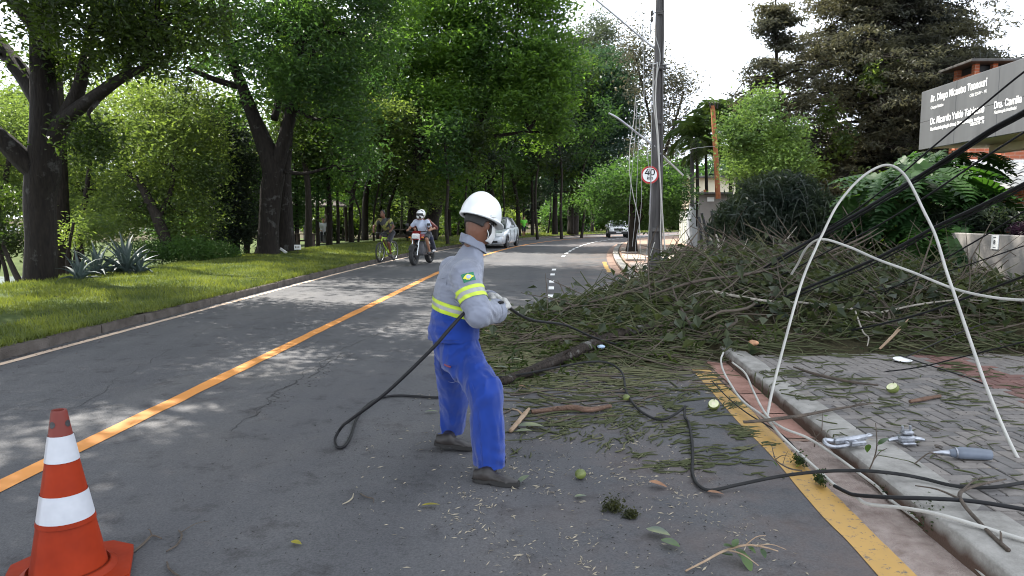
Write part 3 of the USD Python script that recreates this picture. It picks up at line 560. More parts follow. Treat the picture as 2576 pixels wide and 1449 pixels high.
tree('park_tree', 'dark straight trunk with sparse crown right of the cyclist', [([(1036, 600, 34), (1040, 520, 26), (1046, 420, 22), (1052, 330, 18), (1050, 250, 14)], 36), ([(1046, 440, 12), (1010, 390, 10), (960, 350, 8)], (36, 35)), ([(1048, 400, 11), (1090, 350, 8), (1110, 300, 6)], (36, 36.5))],
     [px(1000, 300, 35, 90, 60, 1.6), px(960, 400, 35, 70, 40, 1.4), px(1060, 480, 35, 60, 50, 1.2)], LF_yellow, 22, ncl=330, per=20, clr=.45, size=.2, hole=.45, r0=.06)
_r = np.random.default_rng(77)
dk = [(770, 60, 330, 31, LF_dark), (830, 90, 420, 36, LF_mid), (885, 70, 400, 42, LF_dark), (935, 80, 360, 45, LF_grey), (980, 90, 470, 48, LF_dark), (1130, 80, 480, 46, LF_mid), (1185, 80, 460, 52, LF_dark),
      (1240, 90, 430, 50, LF_mid), (1290, 80, 440, 54, LF_dark), (1340, 90, 420, 56, LF_blue), (1395, 80, 430, 58, LF_dark), (1440, 80, 450, 62, LF_mid), (1500, 70, 430, 68, LF_dark), (1075, 70, 430, 44, LF_dark)]
words_ = ['nearest the pavilion', 'over the pavilion roof', 'behind the pavilion', 'above the cyclist, sparse and greyish', 'just right of the cyclist', 'behind the leaning trunk', 'left of the white helmet', 'straight above the white helmet', 'above the silver car',
          'with bluish leaves left of the runner', 'right behind the runner', 'right of the runner', 'near the bend of the road', 'between cyclist and motorcycle']
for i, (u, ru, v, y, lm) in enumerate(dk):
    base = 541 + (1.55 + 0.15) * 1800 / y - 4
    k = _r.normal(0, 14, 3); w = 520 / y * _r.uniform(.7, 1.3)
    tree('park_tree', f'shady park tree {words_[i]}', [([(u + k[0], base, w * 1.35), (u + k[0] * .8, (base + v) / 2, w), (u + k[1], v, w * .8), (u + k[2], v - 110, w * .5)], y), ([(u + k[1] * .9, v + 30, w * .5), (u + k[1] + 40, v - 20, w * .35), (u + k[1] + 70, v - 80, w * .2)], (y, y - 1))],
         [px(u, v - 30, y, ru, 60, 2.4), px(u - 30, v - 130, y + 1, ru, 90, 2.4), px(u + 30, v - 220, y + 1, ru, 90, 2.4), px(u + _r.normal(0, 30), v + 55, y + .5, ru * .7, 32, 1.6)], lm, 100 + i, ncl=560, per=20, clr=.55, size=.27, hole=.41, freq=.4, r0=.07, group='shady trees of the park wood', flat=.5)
# slim dark trunks in the shade
ORD = 'first second third fourth fifth sixth seventh eighth ninth tenth eleventh twelfth thirteenth fourteenth fifteenth sixteenth seventeenth eighteenth nineteenth twentieth twenty-first twenty-second twenty-third twenty-fourth twenty-fifth twenty-sixth twenty-seventh twenty-eighth twenty-ninth thirtieth'.split()
for i in range(26):
    u = [745, 775, 800, 815, 850, 862, 900, 912, 940, 962, 985, 1008, 1100, 1128, 1150, 1172, 1198, 1222, 1240, 1262, 1318, 1352, 1378, 1412, 1430, 1462][i]; y = 34 + 2.1 * (i * 7 % 13) + (8 if u > 1200 else 0)
    base = 541 + 1.75 * 1800 / y; w = _r.uniform(5, 12) * 34 / y; k = _r.normal(0, 12, 3)
    t = thing('slim_tree', f'slim dark trunk, {ORD[i]} from the left in the shade of the park wood', 'tree', group='slim dark trunks in the shade of the park wood')
    part(t, 'trunk', limb([(u, base, w * 1.25), (u + k[0] * .4, base - 80, w), (u + k[1], base - 170, w * .85), (u + k[2] * 1.5, base - 280, w * .6)], y), M_bark, smooth=True)
    cr, cls = crown_of([px(u + k[2], base - 300, y, 55, 60, 1.5), px(u + k[1], base - 210, y, 40, 26, 1.2)], _r, 90, 18, .4, .25, .42, .5, .6, .42, 0)
    part(t, 'crown', cr, [LF_dark, LF_mid, LF_needle][i % 3], smooth=False)
for i, (u, v, ru, rv, y, lm, lab) in enumerate([(1270, 470, 70, 36, 58, LF_mid, 'shrub under the trees above the silver car'), (930, 480, 60, 40, 52, LF_mid, 'bush of mid green leaves left of the cyclist'), (840, 560, 70, 40, 55, LF_dark, 'dark bush behind the seated person'),
        (1180, 560, 60, 40, 60, LF_dark, 'dark undergrowth bush behind the worker'), (1430, 540, 70, 45, 78, LF_mid, 'dark green bush at the bend'), (1100, 550, 70, 40, 66, LF_dark, 'dark undergrowth bush behind the motorcycle'),
        (1500, 520, 60, 60, 110, LF_bright, 'bright green bush far down the road'), (1620, 530, 90, 50, 118, LF_dark, 'dark hedge closing the end of the road'), (1720, 540, 60, 45, 112, LF_dark, 'dark hedge behind the corrugated gate'), (1350, 520, 80, 50, 84, LF_needle, 'blackish bush behind the runner'), (1560, 500, 70, 70, 126, LF_dark, 'dark tree mass at the far end of the road'), (980, 560, 90, 36, 70, LF_needle, 'blackish bush far behind the cyclist')]):
    tree('undergrowth_bush', lab, [([(u, v + rv, 4), (u, v, 3)], y)], [px(u, v, y, ru, rv, 3)], lm, 200 + i, ncl=int(260 + 2.6 * y), per=18, clr=.5, size=.0052 * y, hole=.30, freq=.5, r0=0, cat='bush')
tree('park_tree', 'large round bluish-green tree beside the road bend', [([(1440, 590, 30), (1445, 500, 26), (1460, 400, 22), (1475, 300, 14)], 64)],
     [px(1480, 260, 64, 110, 110, 4), px(1400, 330, 63, 90, 100, 4), px(1550, 290, 65, 70, 110, 3.5), px(1470, 400, 63, 120, 80, 4), px(1520, 180, 65, 70, 60, 3)], LF_blue, 23, ncl=900, per=40, clr=.7, size=.36, hole=.37, freq=.3, r0=.12, flat=.35)
tree('gum_tree', 'hazy tall tree top rising behind the bluish-green tree', [([(1490, 400, 16), (1490, 260, 12), (1492, 120, 7)], 84)], [px(1490, 90, 84, 55, 70, 3.5), px(1530, 120, 85, 40, 50, 3), px(1450, 130, 84, 40, 60, 3)], leafmat('hazy_leaves_look', (.12, .145, .10), (.12, .16, .08), clump=.3), 24, ncl=330, per=18, clr=.7, size=.36, hole=.45, freq=.4, r0=.08)
tree('roadside_tree', 'low leafy tree leaning over the road, left of the pole', [([(1588, 640, 34), (1590, 600, 22), (1588, 540, 18), (1580, 480, 12)], 28), ([(1592, 600, 16), (1606, 550, 13), (1616, 490, 8)], (28, 27.5)), ([(1588, 620, 14), (1600, 570, 12), (1640, 500, 7)], (28, 28.5))],
     [px(1560, 470, 28, 100, 55, 1.5), px(1500, 500, 28.5, 50, 30, 1), px(1640, 490, 28, 80, 55, 1.4), px(1600, 430, 28.4, 80, 40, 1.2), px(1690, 490, 29, 50, 70, 1), px(1540, 530, 29.5, 60, 36, 1), px(1640, 545, 29.5, 70, 36, 1)], LF_mid, 25, ncl=900, per=20, clr=.26, size=.14, hole=.36, r0=.03)
tree('wispy_tree', 'thin wispy tree with sparse greyish leaves right behind the pole', [([(1650, 600, 9), (1655, 450, 7), (1660, 300, 5), (1650, 120, 3)], 46), ([(1656, 430, 8), (1690, 330, 6), (1720, 230, 4)], 46), ([(1655, 400, 8), (1630, 280, 6), (1600, 150, 4)], 46)],
     [px(1620, 190, 46, 46, 90, 2), px(1690, 260, 46, 50, 80, 2), px(1650, 360, 46, 70, 70, 2), px(1700, 200, 46, 40, 40, 1.6), px(1590, 110, 46, 34, 60, 1.6)], LF_grey, 26, ncl=620, per=11, clr=.5, size=.22, hole=.43, freq=.8, r0=.035, tw=1.0)
tree('garden_tree', 'round light green tree right of the rusty pole', [([(1930, 560, 26), (1925, 470, 20), (1920, 400, 14), (1915, 330, 9)], 20)],
     [px(1900, 320, 20, 60, 56, 1.0), px(1950, 405, 20, 84, 46, 1.1), px(1858, 390, 20, 50, 50, .9), px(1915, 258, 20.4, 40, 40, .7), px(1980, 330, 20.4, 40, 46, .8), px(1850, 320, 20.2, 36, 40, .6), px(1900, 440, 20, 80, 40, 1.0), px(1995, 420, 20.3, 50, 60, .8)], LF_light, 27, ncl=520, per=26, clr=.20, size=.11, hole=.44, freq=1.0, r0=.04)

# the old cedar: level drooping boughs on two stems
def cedar():
    rng = np.random.default_rng(28); t = thing('cedar_tree', 'tall brownish cedar with level drooping boughs behind the grey sign', 'tree')
    y = 24.0
    tr = limb([(2215, 560, 70), (2210, 420, 58), (2205, 300, 48), (2200, 150, 38), (2195, 0, 30), (2190, -200, 18)], y); part(t, 'trunk', tr, M_bark, smooth=True)
    ld = limb([(2010, 480, 20), (1962, 380, 16), (1955, 250, 11), (1952, 120, 7), (1950, -20, 4)], y - 1); part(t, 'limb', ld, M_bark, smooth=True)
    l2 = limb([(2300, 520, 40), (2290, 380, 34), (2280, 240, 26), (2275, 80, 18), (2270, -120, 10)], y + .5); part(t, 'limb', l2, M_bark, smooth=True)
    ms, C = [], []
    def bough(s, e, nt, wid):
        mid = (s + e) / 2 + np.array([0, 0, .10 * np.linalg.norm(e - s)]); S = spline([s, mid, e], 6)
        ms.append(tube(S, [.05, .012], 5))
        for q in range(nt):
            k = rng.random() ** .6; b = S[int(k * (len(S) - 1))]; o = b + rng.normal(size=3) * np.array([wid, wid, wid * .30]) - np.array([0, 0, .10])
            ms.append(tube([b, (b + o) / 2 + [0, 0, .04], o], [.012, .004], 3, cap=False)); m = 28
            C.append(o + rng.normal(size=(m, 3)) * np.array([.15, .15, .06]))
    for i in range(185):
        v = rng.uniform(-150, 500); tw_ = rng.random()
        if tw_ < .62: u0, yy, mx = 2200, y, 60 + 190 * sst(-250, 330, v) * rng.uniform(.55, 1.1)
        else: u0, yy, mx = 2282, y + .5, 50 + 120 * rng.uniform(.5, 1.1)
        a = rng.uniform(0, 6.283); s = at(u0, v, yy); L = mx * yy / 1800
        e = s + np.array([math.cos(a) * L * 1.15, math.sin(a) * L * .9, rng.normal(-.15, .3)])
        bough(s, e, 30, .16 * L + .14)
    for i in range(52):
        v = rng.uniform(20, 470); L = (26 + 105 * (v / 430)) * rng.uniform(.6, 1.2) * y / 1800; a = rng.uniform(0, 6.283); s = at(1955, v, y - 1)
        bough(s, s + np.array([math.cos(a) * L, math.sin(a) * L, .10]), 8, .16)
    part(t, 'boughs', cat_(ms), M_bark, smooth=True)
    v, f = leafmesh(np.vstack(C), .15, rng, .3, .30, .3); part(t, 'crown', trimesh.Trimesh(v, f, process=False), LF_olive, smooth=False)
    P = np.vstack([in_blob(*px(u, v, y - 1.6, 28, rv, .35)[:2], 26, rng, .2, 1.0, .2, 3) for u, v, rv in ((2085, 290, 40), (2120, 360, 44), (2190, 200, 40), (2150, 470, 40), (2300, 420, 50), (2060, 430, 30))])
    v, f = leafmesh((P[:, None] + rng.normal(size=(len(P), 12, 3)) * .13).reshape(-1, 3), .15, rng, .3, .6)
    part(t, 'climbing_vine', trimesh.Trimesh(v, f, process=False), LF_yellow, smooth=False, label='yellow-green climbing vine on the cedar')
cedar()
tree('background_tree', 'dark tree filling in behind the cedar and the philodendron', [([(2330, 560, 30), (2330, 420, 26), (2335, 330, 16)], 30)], [px(2330, 400, 30, 110, 90, 2.5), px(2160, 450, 29, 120, 80, 2.5), px(2030, 470, 29, 90, 60, 2), px(2250, 520, 28, 160, 70, 2.4), px(2400, 440, 33, 70, 90, 2)], LF_dark, 29, ncl=900, per=20, clr=.35, size=.19, hole=.38, freq=.6, r0=.05)

# palms
M_palm = leafmat('palm_frond_look', (0.055, 0.10, 0.03), (0.11, 0.18, 0.03), clump=1.0)
def frond(L, rng, nl=26, w=.34):
    S = spline([(0, 0, 0), (L * .35, 0, L * .28), (L * .75, 0, L * .18), (L, 0, -L * .15)], 6); t = np.linspace(.12, 1, nl); I = (t * (len(S) - 1)); i0 = np.minimum(I.astype(int), len(S) - 2)
    P = S[i0] + (S[i0 + 1] - S[i0]) * (I - i0)[:, None]; vs = []; fs = []; k = 0
    for p, tt in zip(P, t):
        l = w * L * (math.sin(math.pi * min(1, .12 + tt * .88)) + .15)
        for s in (-1, 1):
            d = np.array([.55, s * .8, -.35 + rng.normal(0, .12)]); d /= np.linalg.norm(d); q = np.array([.025, 0, 0.0])
            vs += [p - q, p + q, p + d * l * .6 + [.02, 0, .03], p + d * l + [0, 0, -.12 * l]]; fs += [(k, k + 1, k + 2), (k, k + 2, k + 3)]; k += 4
    return cat_([tm(vs, fs), tube(S, [.02, .006], 4)])
for i, (u, vt, vb, y, lab) in enumerate([(1752, 350, 570, 33, 'leftmost palm of the clump behind the corrugated gate'), (1800, 320, 570, 34, 'tall palm right behind the rusty pole'), (1835, 300, 560, 33, 'palm touching the round light green tree'), (1775, 390, 570, 35, 'lowest palm of the clump, in front of the rusty pole')]):
    rng = np.random.default_rng(300 + i); t = thing('palm_tree', lab, 'palm')
    part(t, 'trunk', limb([(u + 4, vb, 11), (u + 2, (vb + vt) / 2, 8), (u, vt, 7)], y), M_bark, smooth=True); top = at(u, vt, y)
    for k in range(22):
        m = moved(frond(1.3 + .25 * rng.random(), rng), top, rz=k * 2.4, ry=rng.uniform(-.75, .75)); part(t, 'frond', m, M_palm, smooth=False)
# ---------------------------------------------------------------- taller canopies and the far tree line
rngc = np.random.default_rng(400)
def high_canopy(name, label, x, y, h, blobs, lm, seed, ncl, size=.17, per=20, hole=.45, freq=.5):
    rng = np.random.default_rng(seed); t = thing(name, label, 'tree'); z0 = float(gh(x, y))
    S = spline([(x, y, z0 - .2), (x + .2, y, h * .3), (x + .1, y + .2, h * .6), (x, y, h * .9)], 5); part(t, 'trunk', tube(S, [.42, .33, .26, .14], 10), M_bark, smooth=True)
    cr, cls = crown_of([(np.array(c, float), np.array(r, float)) for c, r in blobs], rng, ncl, per, .40, size, hole, freq, .6, .42, 0)
    part(t, 'branches', cat_(twigs(cls, S[len(S) // 2:], rng, .09, .5)), M_bark, smooth=True); part(t, 'crown', cr, lm, smooth=False)
high_canopy('shade_tree', 'tall park tree towering over the forking trunk', -10.8, 11.0, 12, [((-5.2, 12.4, 12.2), (3.7, 4.2, 2.4)), ((-7.4, 8.0, 11.5), (3.8, 3.4, 2.4)), ((-4.4, 16.4, 13.2), (4.2, 4.2, 2.4)), ((-6.4, 10.0, 9.6), (2.6, 2.6, 1.2)), ((-4.4, 9.8, 11.6), (3.4, 3.2, 1.9)), ((-4.6, 13.0, 12.6), (3.2, 3.2, 1.8))], LF_dark, 401, 3000, hole=.37, size=.22)
high_canopy('shade_tree', 'tall park tree whose crown leans over the near kerb', -10.5, 4.5, 12, [((-7.6, 4.6, 11.5), (4.4, 4.4, 2.6)), ((-8.8, -.5, 11.5), (4.4, 4, 2.6)), ((-6.8, 7.0, 9.0), (2.8, 2.6, 1.3)), ((-5.2, 6.6, 10.8), (3.2, 2.8, 1.7))], LF_dark, 402, 1500, hole=.38, size=.24)
high_canopy('shade_tree', 'tall park tree standing by the lake behind the forking trunk', -15.6, 21.5, 14, [((-5.4, 20.0, 14.0), (4.4, 4.4, 2.4)), ((-6.5, 26.0, 14.5), (4.4, 4.4, 2.6))], LF_mid, 403, 800)
for i in range(30):
    u = -250 + i * 108 + rngc.normal(0, 25); y = 125 + 14 * (i % 3) + rngc.uniform(0, 10)
    if u < 620: y = 150 + 12 * (i % 3)
    v = 470 + rngc.normal(0, 14) - (16 if 1300 < u < 1900 else 0); rv = 75
    t = thing('far_tree', f'hazy distant tree, {ORD[i]} from the left in the far tree line', 'tree', group='trees of the distant tree line')
    part(t, 'trunk', limb([(u, 566, 8), (u, v, 5)], y), M_bark, smooth=True)
    cr, _c = crown_of([px(u, v, y, 75, rv, 5), px(u + rngc.normal(0, 25), v + 55, y - 2, 80, 45, 5)], rngc, 170, 16, 1.2, 1.15, .32, .2, .5, .45, 0)
    part(t, 'crown', cr, LF_blue if i % 2 else LF_mid, smooth=False)

# ---------------------------------------------------------------- utility pole with its arms and sign
M_conc = mat('pole_concrete_look', (0.060, 0.057, 0.056), .9, col2=(.125, .12, .117), scale=2.2, bump=.5, bscale=40, spec=.2, stretch=(6, 6, .5), detail=7)
M_galv = mat('galvanised_steel_look', (0.42, 0.43, 0.45), .42, var=.15, metal=.85, scale=9)
M_darkm = mat('dark_metal_look', (0.06, 0.058, 0.055), .6, var=.3, metal=.4, scale=9)
PB, PT = at(1646, 690, 18.4), at(1661, -60, 18.4)
pole = thing('utility_pole', 'tall grey concrete utility pole hung with slack cables, beside the kerb', 'utility pole')
def pole_section(t):
    c = PB * (1 - t) + PT * t; s = 1 - .50 * t; return c, .172 * s, .135 * s
def hbeam(t0, t1, n=10):
    vs, fs = [], []
    for i in range(n + 1):
        c, a, b = pole_section(t0 + (t1 - t0) * i / n); w, e = a * .34, b * .42
        P = [(-a, -b), (-a + w, -b), (-a + w * 1.25, -e), (a - w * 1.25, -e), (a - w, -b), (a, -b), (a, b), (a - w, b), (a - w * 1.25, e), (-a + w * 1.25, e), (-a + w, b), (-a, b)]
        vs += [(c[0] + x, c[1] + y, c[2]) for x, y in P]
    m = 12
    for i in range(n):
        for j in range(m): fs.append((i * m + j, i * m + (j + 1) % m, (i + 1) * m + (j + 1) % m, (i + 1) * m + j))
    return tm(vs, fs)
part(pole, 'shaft', hbeam(-.04, 1.0), M_conc, smooth=25)
for t in (.155, .34, .52, .70, .88):
    c, a, b = pole_section(t); part(pole, 'crossblock', bbox(c + [-a * .72, -b * .96, -.05], c + [a * .72, b * .96, .05], .01), M_conc)
for v in (166, 174):
    c = at(1655, v, 18.2); part(pole, 'clamp_bar', cyl(c + [-.22, -.02, 0], c + [.24, -.02, .02], .016, 8), M_darkm)
for u, v in ((1638, 172), (1672, 178), (1640, 40), (1639, 56)):
    c = at(u, v, 18.2); S = np.array([c, c + [0, 0, .04], c + [0, 0, .08], c + [0, 0, .12]]); part(pole, 'insulator', tube(S, [.015, .045, .025, .04], 8), M_darkm, smooth=True)
part(pole, 'wire_rack', cat_([tube([at(1638, 30, 18.2), at(1636, 85, 18.2)], .014, 6), tube([at(1638, 34, 18.2), at(1670, 28, 18.2)], .012, 6)]), M_darkm)
part(pole, 'strap', cat_([tube(spline([at(1641 + 13 * math.cos(a), 158 + 2 * math.sin(a), 18.2 - .2 * math.sin(a)) for a in np.linspace(0, 6.28, 9)], 2), .012, 5)]), M_galv)
part(pole, 'lamp_arm', tube(spline([at(1490, -8, 17.6), at(1560, 50, 17.9), at(1628, 108, 18.3), at(1648, 122, 18.4)], 5), [.022, .026, .03], 8), M_galv, smooth=True)
part(pole, 'lamp_arm', tube(spline([at(1531, 285, 17.6), at(1560, 302, 17.8), at(1634, 360, 18.3), at(1650, 370, 18.4)], 5), [.024, .026, .03], 8), M_galv, smooth=True)
part(pole, 'stay', tube([at(1660, 386, 18.3), at(1718, 441, 18.8)], .022, 6), M_galv, smooth=True)

M_white = mat('white_enamel_look', (0.78, 0.78, 0.76), .45, var=.04, scale=5); M_red = mat('sign_red_look', (0.42, 0.025, 0.025), .45, var=.1); M_black = mat('black_paint_look', (0.012, 0.012, 0.013), .5, var=.2)
ss = thing('speed_sign', 'round white and red 40 km speed limit sign on the utility pole', 'road sign')
c = at(1634, 440, 18.05); R0 = 0.218
def disc(c, r, d0, d1, n=40):
    a = np.linspace(0, 2 * np.pi, n, endpoint=False); o = np.array([c[0], c[1], c[2]]) + np.stack([np.cos(a) * r, 0 * a, np.sin(a) * r], 1)
    v = np.vstack([o + [0, d0, 0], o + [0, d1, 0], [c + np.array([0, d0, 0])], [c + np.array([0, d1, 0])]]); k = np.arange(n); q = (k + 1) % n
    return trimesh.Trimesh(v, np.vstack([np.stack([k, q, np.full(n, 2 * n)], 1), np.stack([q + n, k + n, np.full(n, 2 * n + 1)], 1), np.stack([k, k + n, q + n], 1), np.stack([k, q + n, q], 1)]), process=False)
part(ss, 'plate', disc(c, R0, 0, .012), M_red); part(ss, 'white_face', disc(c, R0 * .80, -.004, .002), M_white)
def text_on(s, start, right, up, h, m_=None, width=None, bold=True, depth=.003):
    t = meshkit.text_mesh(s, h, depth, bold); v = np.asarray(t.vertices).copy()
    if width: v[:, 0] = (v[:, 0] - v[:, 0].min()) * width / np.ptp(v[:, 0])
    r, u = np.asarray(right, float), np.asarray(up, float); n = np.cross(r, u)
    return trimesh.Trimesh(np.asarray(start) + v[:, :1] * r + v[:, 1:2] * u + v[:, 2:3] * n, t.faces, process=False)
part(ss, 'number', text_on('40', c + [-.125, -.0055, -.005], [1, 0, 0], [0, 0, 1], .145, width=.25), M_black, smooth=False)
part(ss, 'unit', text_on('km', c + [-.065, -.0055, -.115], [1, 0, 0], [0, 0, 1], .075, width=.145), M_black, smooth=False)
part(ss, 'bracket', cat_([box(c + [-.02, .013, .08], c + [.18, .05, .10]), box(c + [-.02, .013, -.10], c + [.18, .05, -.08])]), M_galv)

# ---------------------------------------------------------------- clinic front with its grey fascia sign
def onx(u, v, X):
    d = ray(u, v); return CAM + d * (X / d[0])
XF = 7.2
M_fas = mat('grey_fascia_look', (0.085, 0.088, 0.094), .42, col2=(.125, .13, .137), scale=2.0, spec=.4, metal=.2, stretch=(1.2, 1.2, .12), detail=6)
M_cream = mat('cream_plaster_look', (0.72, 0.60, 0.38), .85, var=.07, scale=2.0, bump=.15, bscale=60)
M_creamw = mat('pale_cream_wall_look', (0.60, 0.55, 0.42), .85, var=.07, scale=2.0)
TL, BL, TR, BR_ = onx(2318, 232, XF), onx(2315, 377, XF), onx(2575, 148, XF), onx(2575, 327, XF)
y1, z0, zt = TL[1], BL[2], TL[2]; zm = onx(2320, 308, XF)[2]
cl = thing('clinic_building', 'cream clinic front under a canopy with a dark grey fascia sign', 'building')
ysegs = [y1, y1 - 1.25, y1 - 2.5, y1 - 3.9, y1 - 6.0, y1 - 8.0]
for i in range(5):
    for a, b in ((z0, zm), (zm, zt)):
        part(cl, 'fascia_panel', bbox((XF, ysegs[i + 1] + .003, a + .003), (XF + .06, ysegs[i] - .003, b - .003), .004), M_fas)
part(cl, 'canopy', box((XF + .062, y1 - 8, z0 + .03), (13.5, y1 - .02, z0 + .25)), M_cream); part(cl, 'canopy_beam', bbox((XF + 1.0, y1 - 8, z0 - .12), (XF + 1.25, y1 - .6, z0 + .028), .01), M_cream)
part(cl, 'canopy_roof', box((XF + .062, y1 - 8, z0 + .252), (13.5, y1 - .02, zt - .1)), M_fas)
part(cl, 'column', bbox((8.25, 12.3, .1), (8.75, 12.8, z0 - .122), .015), mat('brown_column_look', (.20, .15, .10), .8, var=.12, scale=3))
part(cl, 'front_wall', box((8.4, 13.6, .1), (13.5, 13.8, 1.65)), M_creamw); part(cl, 'wall_cap', bbox((8.35, 13.55, 1.652), (13.5, 13.85, 1.72), .01), M_creamw)
part(cl, 'side_wall', box((9.6, 9.0, .1), (9.8, 13.59, z0 + .02)), M_creamw)
M_letter = mat('white_lettering_look', (0.80, 0.80, 0.79), .5, var=.03)
for s, a, b, h, bold in [('Dr. Diego Nicastro Tannouri', (2341, 257), (2482, 215), 15, True), ('CRM 23599 - PR', (2439, 245), (2481, 233), 7, False), ('Cirurgia Plástica', (2341, 275), (2372, 267), 6.5, False),
        ('Dr. Ricardo Yukio Tabisana', (2340, 315), (2475, 280), 15, True), ('Otorrinolaringologia Geral, Otoneurologia, vertigem', (2339, 331), (2475, 298), 7.5, True), ('CRM 15773 - PR', (2440, 318), (2475, 309), 7, True),
        ('Dra. Camila', (2500, 274), (2569, 257), 16, True), ('Fisioterapia Vestibular', (2500, 287), (2557, 275), 7.5, False)]:
    A, B = onx(*a, XF), onx(*b, XF); hh = h * A[1] / 1800; zb = (A[2] + B[2]) / 2
    part(cl, 'lettering', text_on(s, (XF - .001, A[1], zb), [0, -1, 0], [0, 0, 1], hh, width=A[1] - B[1], bold=bold), M_letter, smooth=False)
hs = thing('brick_house', 'orange brick house with chimney and grey tiled roof behind the clinic sign', 'house')
M_brick = usdkit.material(stage, '/World/Looks/orange_brick_look', {'tc': ('texture_coordinate', {}), 'vr': ('vector_rotate', {'rotate_type': 'x_axis', 'angle': 1.5708}), 'b': ('brick_texture', {'color1': (.36, .105, .045), 'color2': (.30, .085, .04), 'mortar': (.30, .22, .17), 'scale': 2.2, 'mortar_size': .012, 'brick_width': .5, 'row_height': .16}), 'p': ('principled_bsdf', {'roughness': .9})},
    [('tc.object', 'vr.vector'), ('vr.vector', 'b.vector'), ('b.color', 'p.base_color')], surface='p.BSDF')
part(hs, 'wall', box((10.15, 17.2, 0), (17, 17.6, 3.3)), M_brick)
M_tile = [mat(f'grey_roof_tile_{i}_look', c_, .7, var=.2, scale=7) for i, c_ in enumerate([(.13, .14, .15), (.10, .11, .12), (.17, .175, .18)])]
a_, b_ = at(2385, 407, 17.15), at(2700, 470, 14.9)
rf = part(hs, 'roof', sheet(np.array([0, 1.0]), np.array([0, 1.0]), lambda P, Y: P) if False else tm([(8.3, 14.9, 2.05), (14, 14.9, 2.05), (14, 17.19, 2.72), (8.3, 17.19, 2.72)], [[0, 1, 2, 3]]), M_tile[1], smooth=False)
def tile(w=.235, L=.36):
    a = np.linspace(0, 2 * np.pi, 7); x = np.linspace(0, w, 7); z = .026 * np.cos(a); v = np.vstack([np.stack([x, 0 * x, z + .035], 1), np.stack([x, 0 * x + L, z + .012], 1), np.stack([x, 0 * x, z + .005], 1)]); k = np.arange(6)
    return tm(v, np.vstack([np.stack([k, k + 1, k + 8, k + 7], 1), np.stack([k + 14, k + 15, k + 1, k], 1)]))
tl0 = tile(); sl = math.atan2(.67, 2.29); rngt = np.random.default_rng(3)
for i in range(24):
    for j in range(7):
        part(rf, 'roof_tile', moved(tl0, (8.32 + i * .235, 14.85 + j * .325 * math.cos(sl) * 1.0, 2.055 + j * .325 * math.sin(sl) + .004), rx=sl + rngt.normal(0, .008)), M_tile[rngt.integers(3)], smooth=True)
part(hs, 'roof_ridge', bbox((8.3, 17.06, 2.70), (14, 17.19, 2.80), .02), M_white)
ch = np.array(at(2480, 180, 20.0)); w = .62
cx0, cx1, cz0, cz1 = at(2440, 0, 20)[0], at(2545, 0, 20)[0], at(2480, 260, 20)[2], at(2480, 165, 20)[2]
chim = part(hs, 'chimney', box((cx0, 19.6, 2.0), (cx1, 20.6, cz1 - .25)), M_brick)
part(chim, 'cap_pillars', cat_([box((x, yy, cz1 - .249), (x + .12, yy + .14, cz1 - .03)) for x in (cx0 + .01, (cx0 + cx1) / 2 - .06, cx1 - .13) for yy in (19.61, 20.45)]), M_brick)
part(chim, 'smoke_chamber', box((cx0 + .12, 19.8, cz1 - .249), (cx1 - .12, 20.4, cz1 - .04)), M_black)
part(chim, 'cap_slab', bbox((cx0 - .25, 19.3, cz1 - .028), (cx1 + .25, 20.9, cz1 + .04), .01), M_darkm)
bw_ = thing('garden_wall', 'low grey rendered wall with a white number plate, below purple plants', 'wall')
M_gwall = mat('grey_render_look', (0.20, 0.185, 0.17), .9, col2=(.28, .26, .24), scale=1.4, bump=.2, bscale=50, detail=6)
zw = onx(2520, 591, 6.35)[2]
part(bw_, 'wall', bbox((6.35, 5.5, .1), (6.5, 13.2, zw), .01), M_gwall)
A, B = onx(2496, 590, 6.35), onx(2511, 628, 6.35)
pl = part(bw_, 'number_plate', bbox((6.335, B[1], B[2]), (6.349, A[1], A[2] - .01), .003), M_white)
ym, hz_ = (A[1] + B[1]) / 2, A[2] - B[2]
part(pl, 'plate_marks', cat_([box((6.331, ym - .03, A[2] - hz_ * .20), (6.336, ym + .03, A[2] - hz_ * .16)), box((6.331, ym - .03, B[2] + hz_ * .12), (6.336, ym + .03, B[2] + hz_ * .15)),
    text_on('8', (6.334, ym + .022, B[2] + hz_ * .36), [0, -1, 0], [0, 0, 1], hz_ * .26, width=.045)]), M_black, smooth=False)
LF_purple = leafmat('purple_leaves_look', (0.030, 0.014, 0.032), (.05, .02, .05), clump=2)
tree('purple_plants', 'row of dark purple plants on top of the low grey wall', [([(2540, 600, 3), (2540, 575, 2)], 10.5)], [(np.array([6.85, y_, zw + .03]), np.array([.28, .55, .17])) for y_ in (9.2, 9.9, 10.6)], LF_purple, 410, ncl=240, per=14, clr=.06, size=.09, hole=.25, r0=0, asp=.25, cat='plant')
tree('garden_shrub', 'dark fern-like shrub between the purple plants and the cream wall', [([(2520, 570, 4), (2520, 530, 3)], 12.2)], [px(2490, 555, 12.2, 60, 26, .5), px(2420, 560, 12.6, 60, 30, .5)], LF_needle, 411, ncl=200, per=16, clr=.1, size=.14, hole=.3, r0=0, asp=.25, cat='shrub')

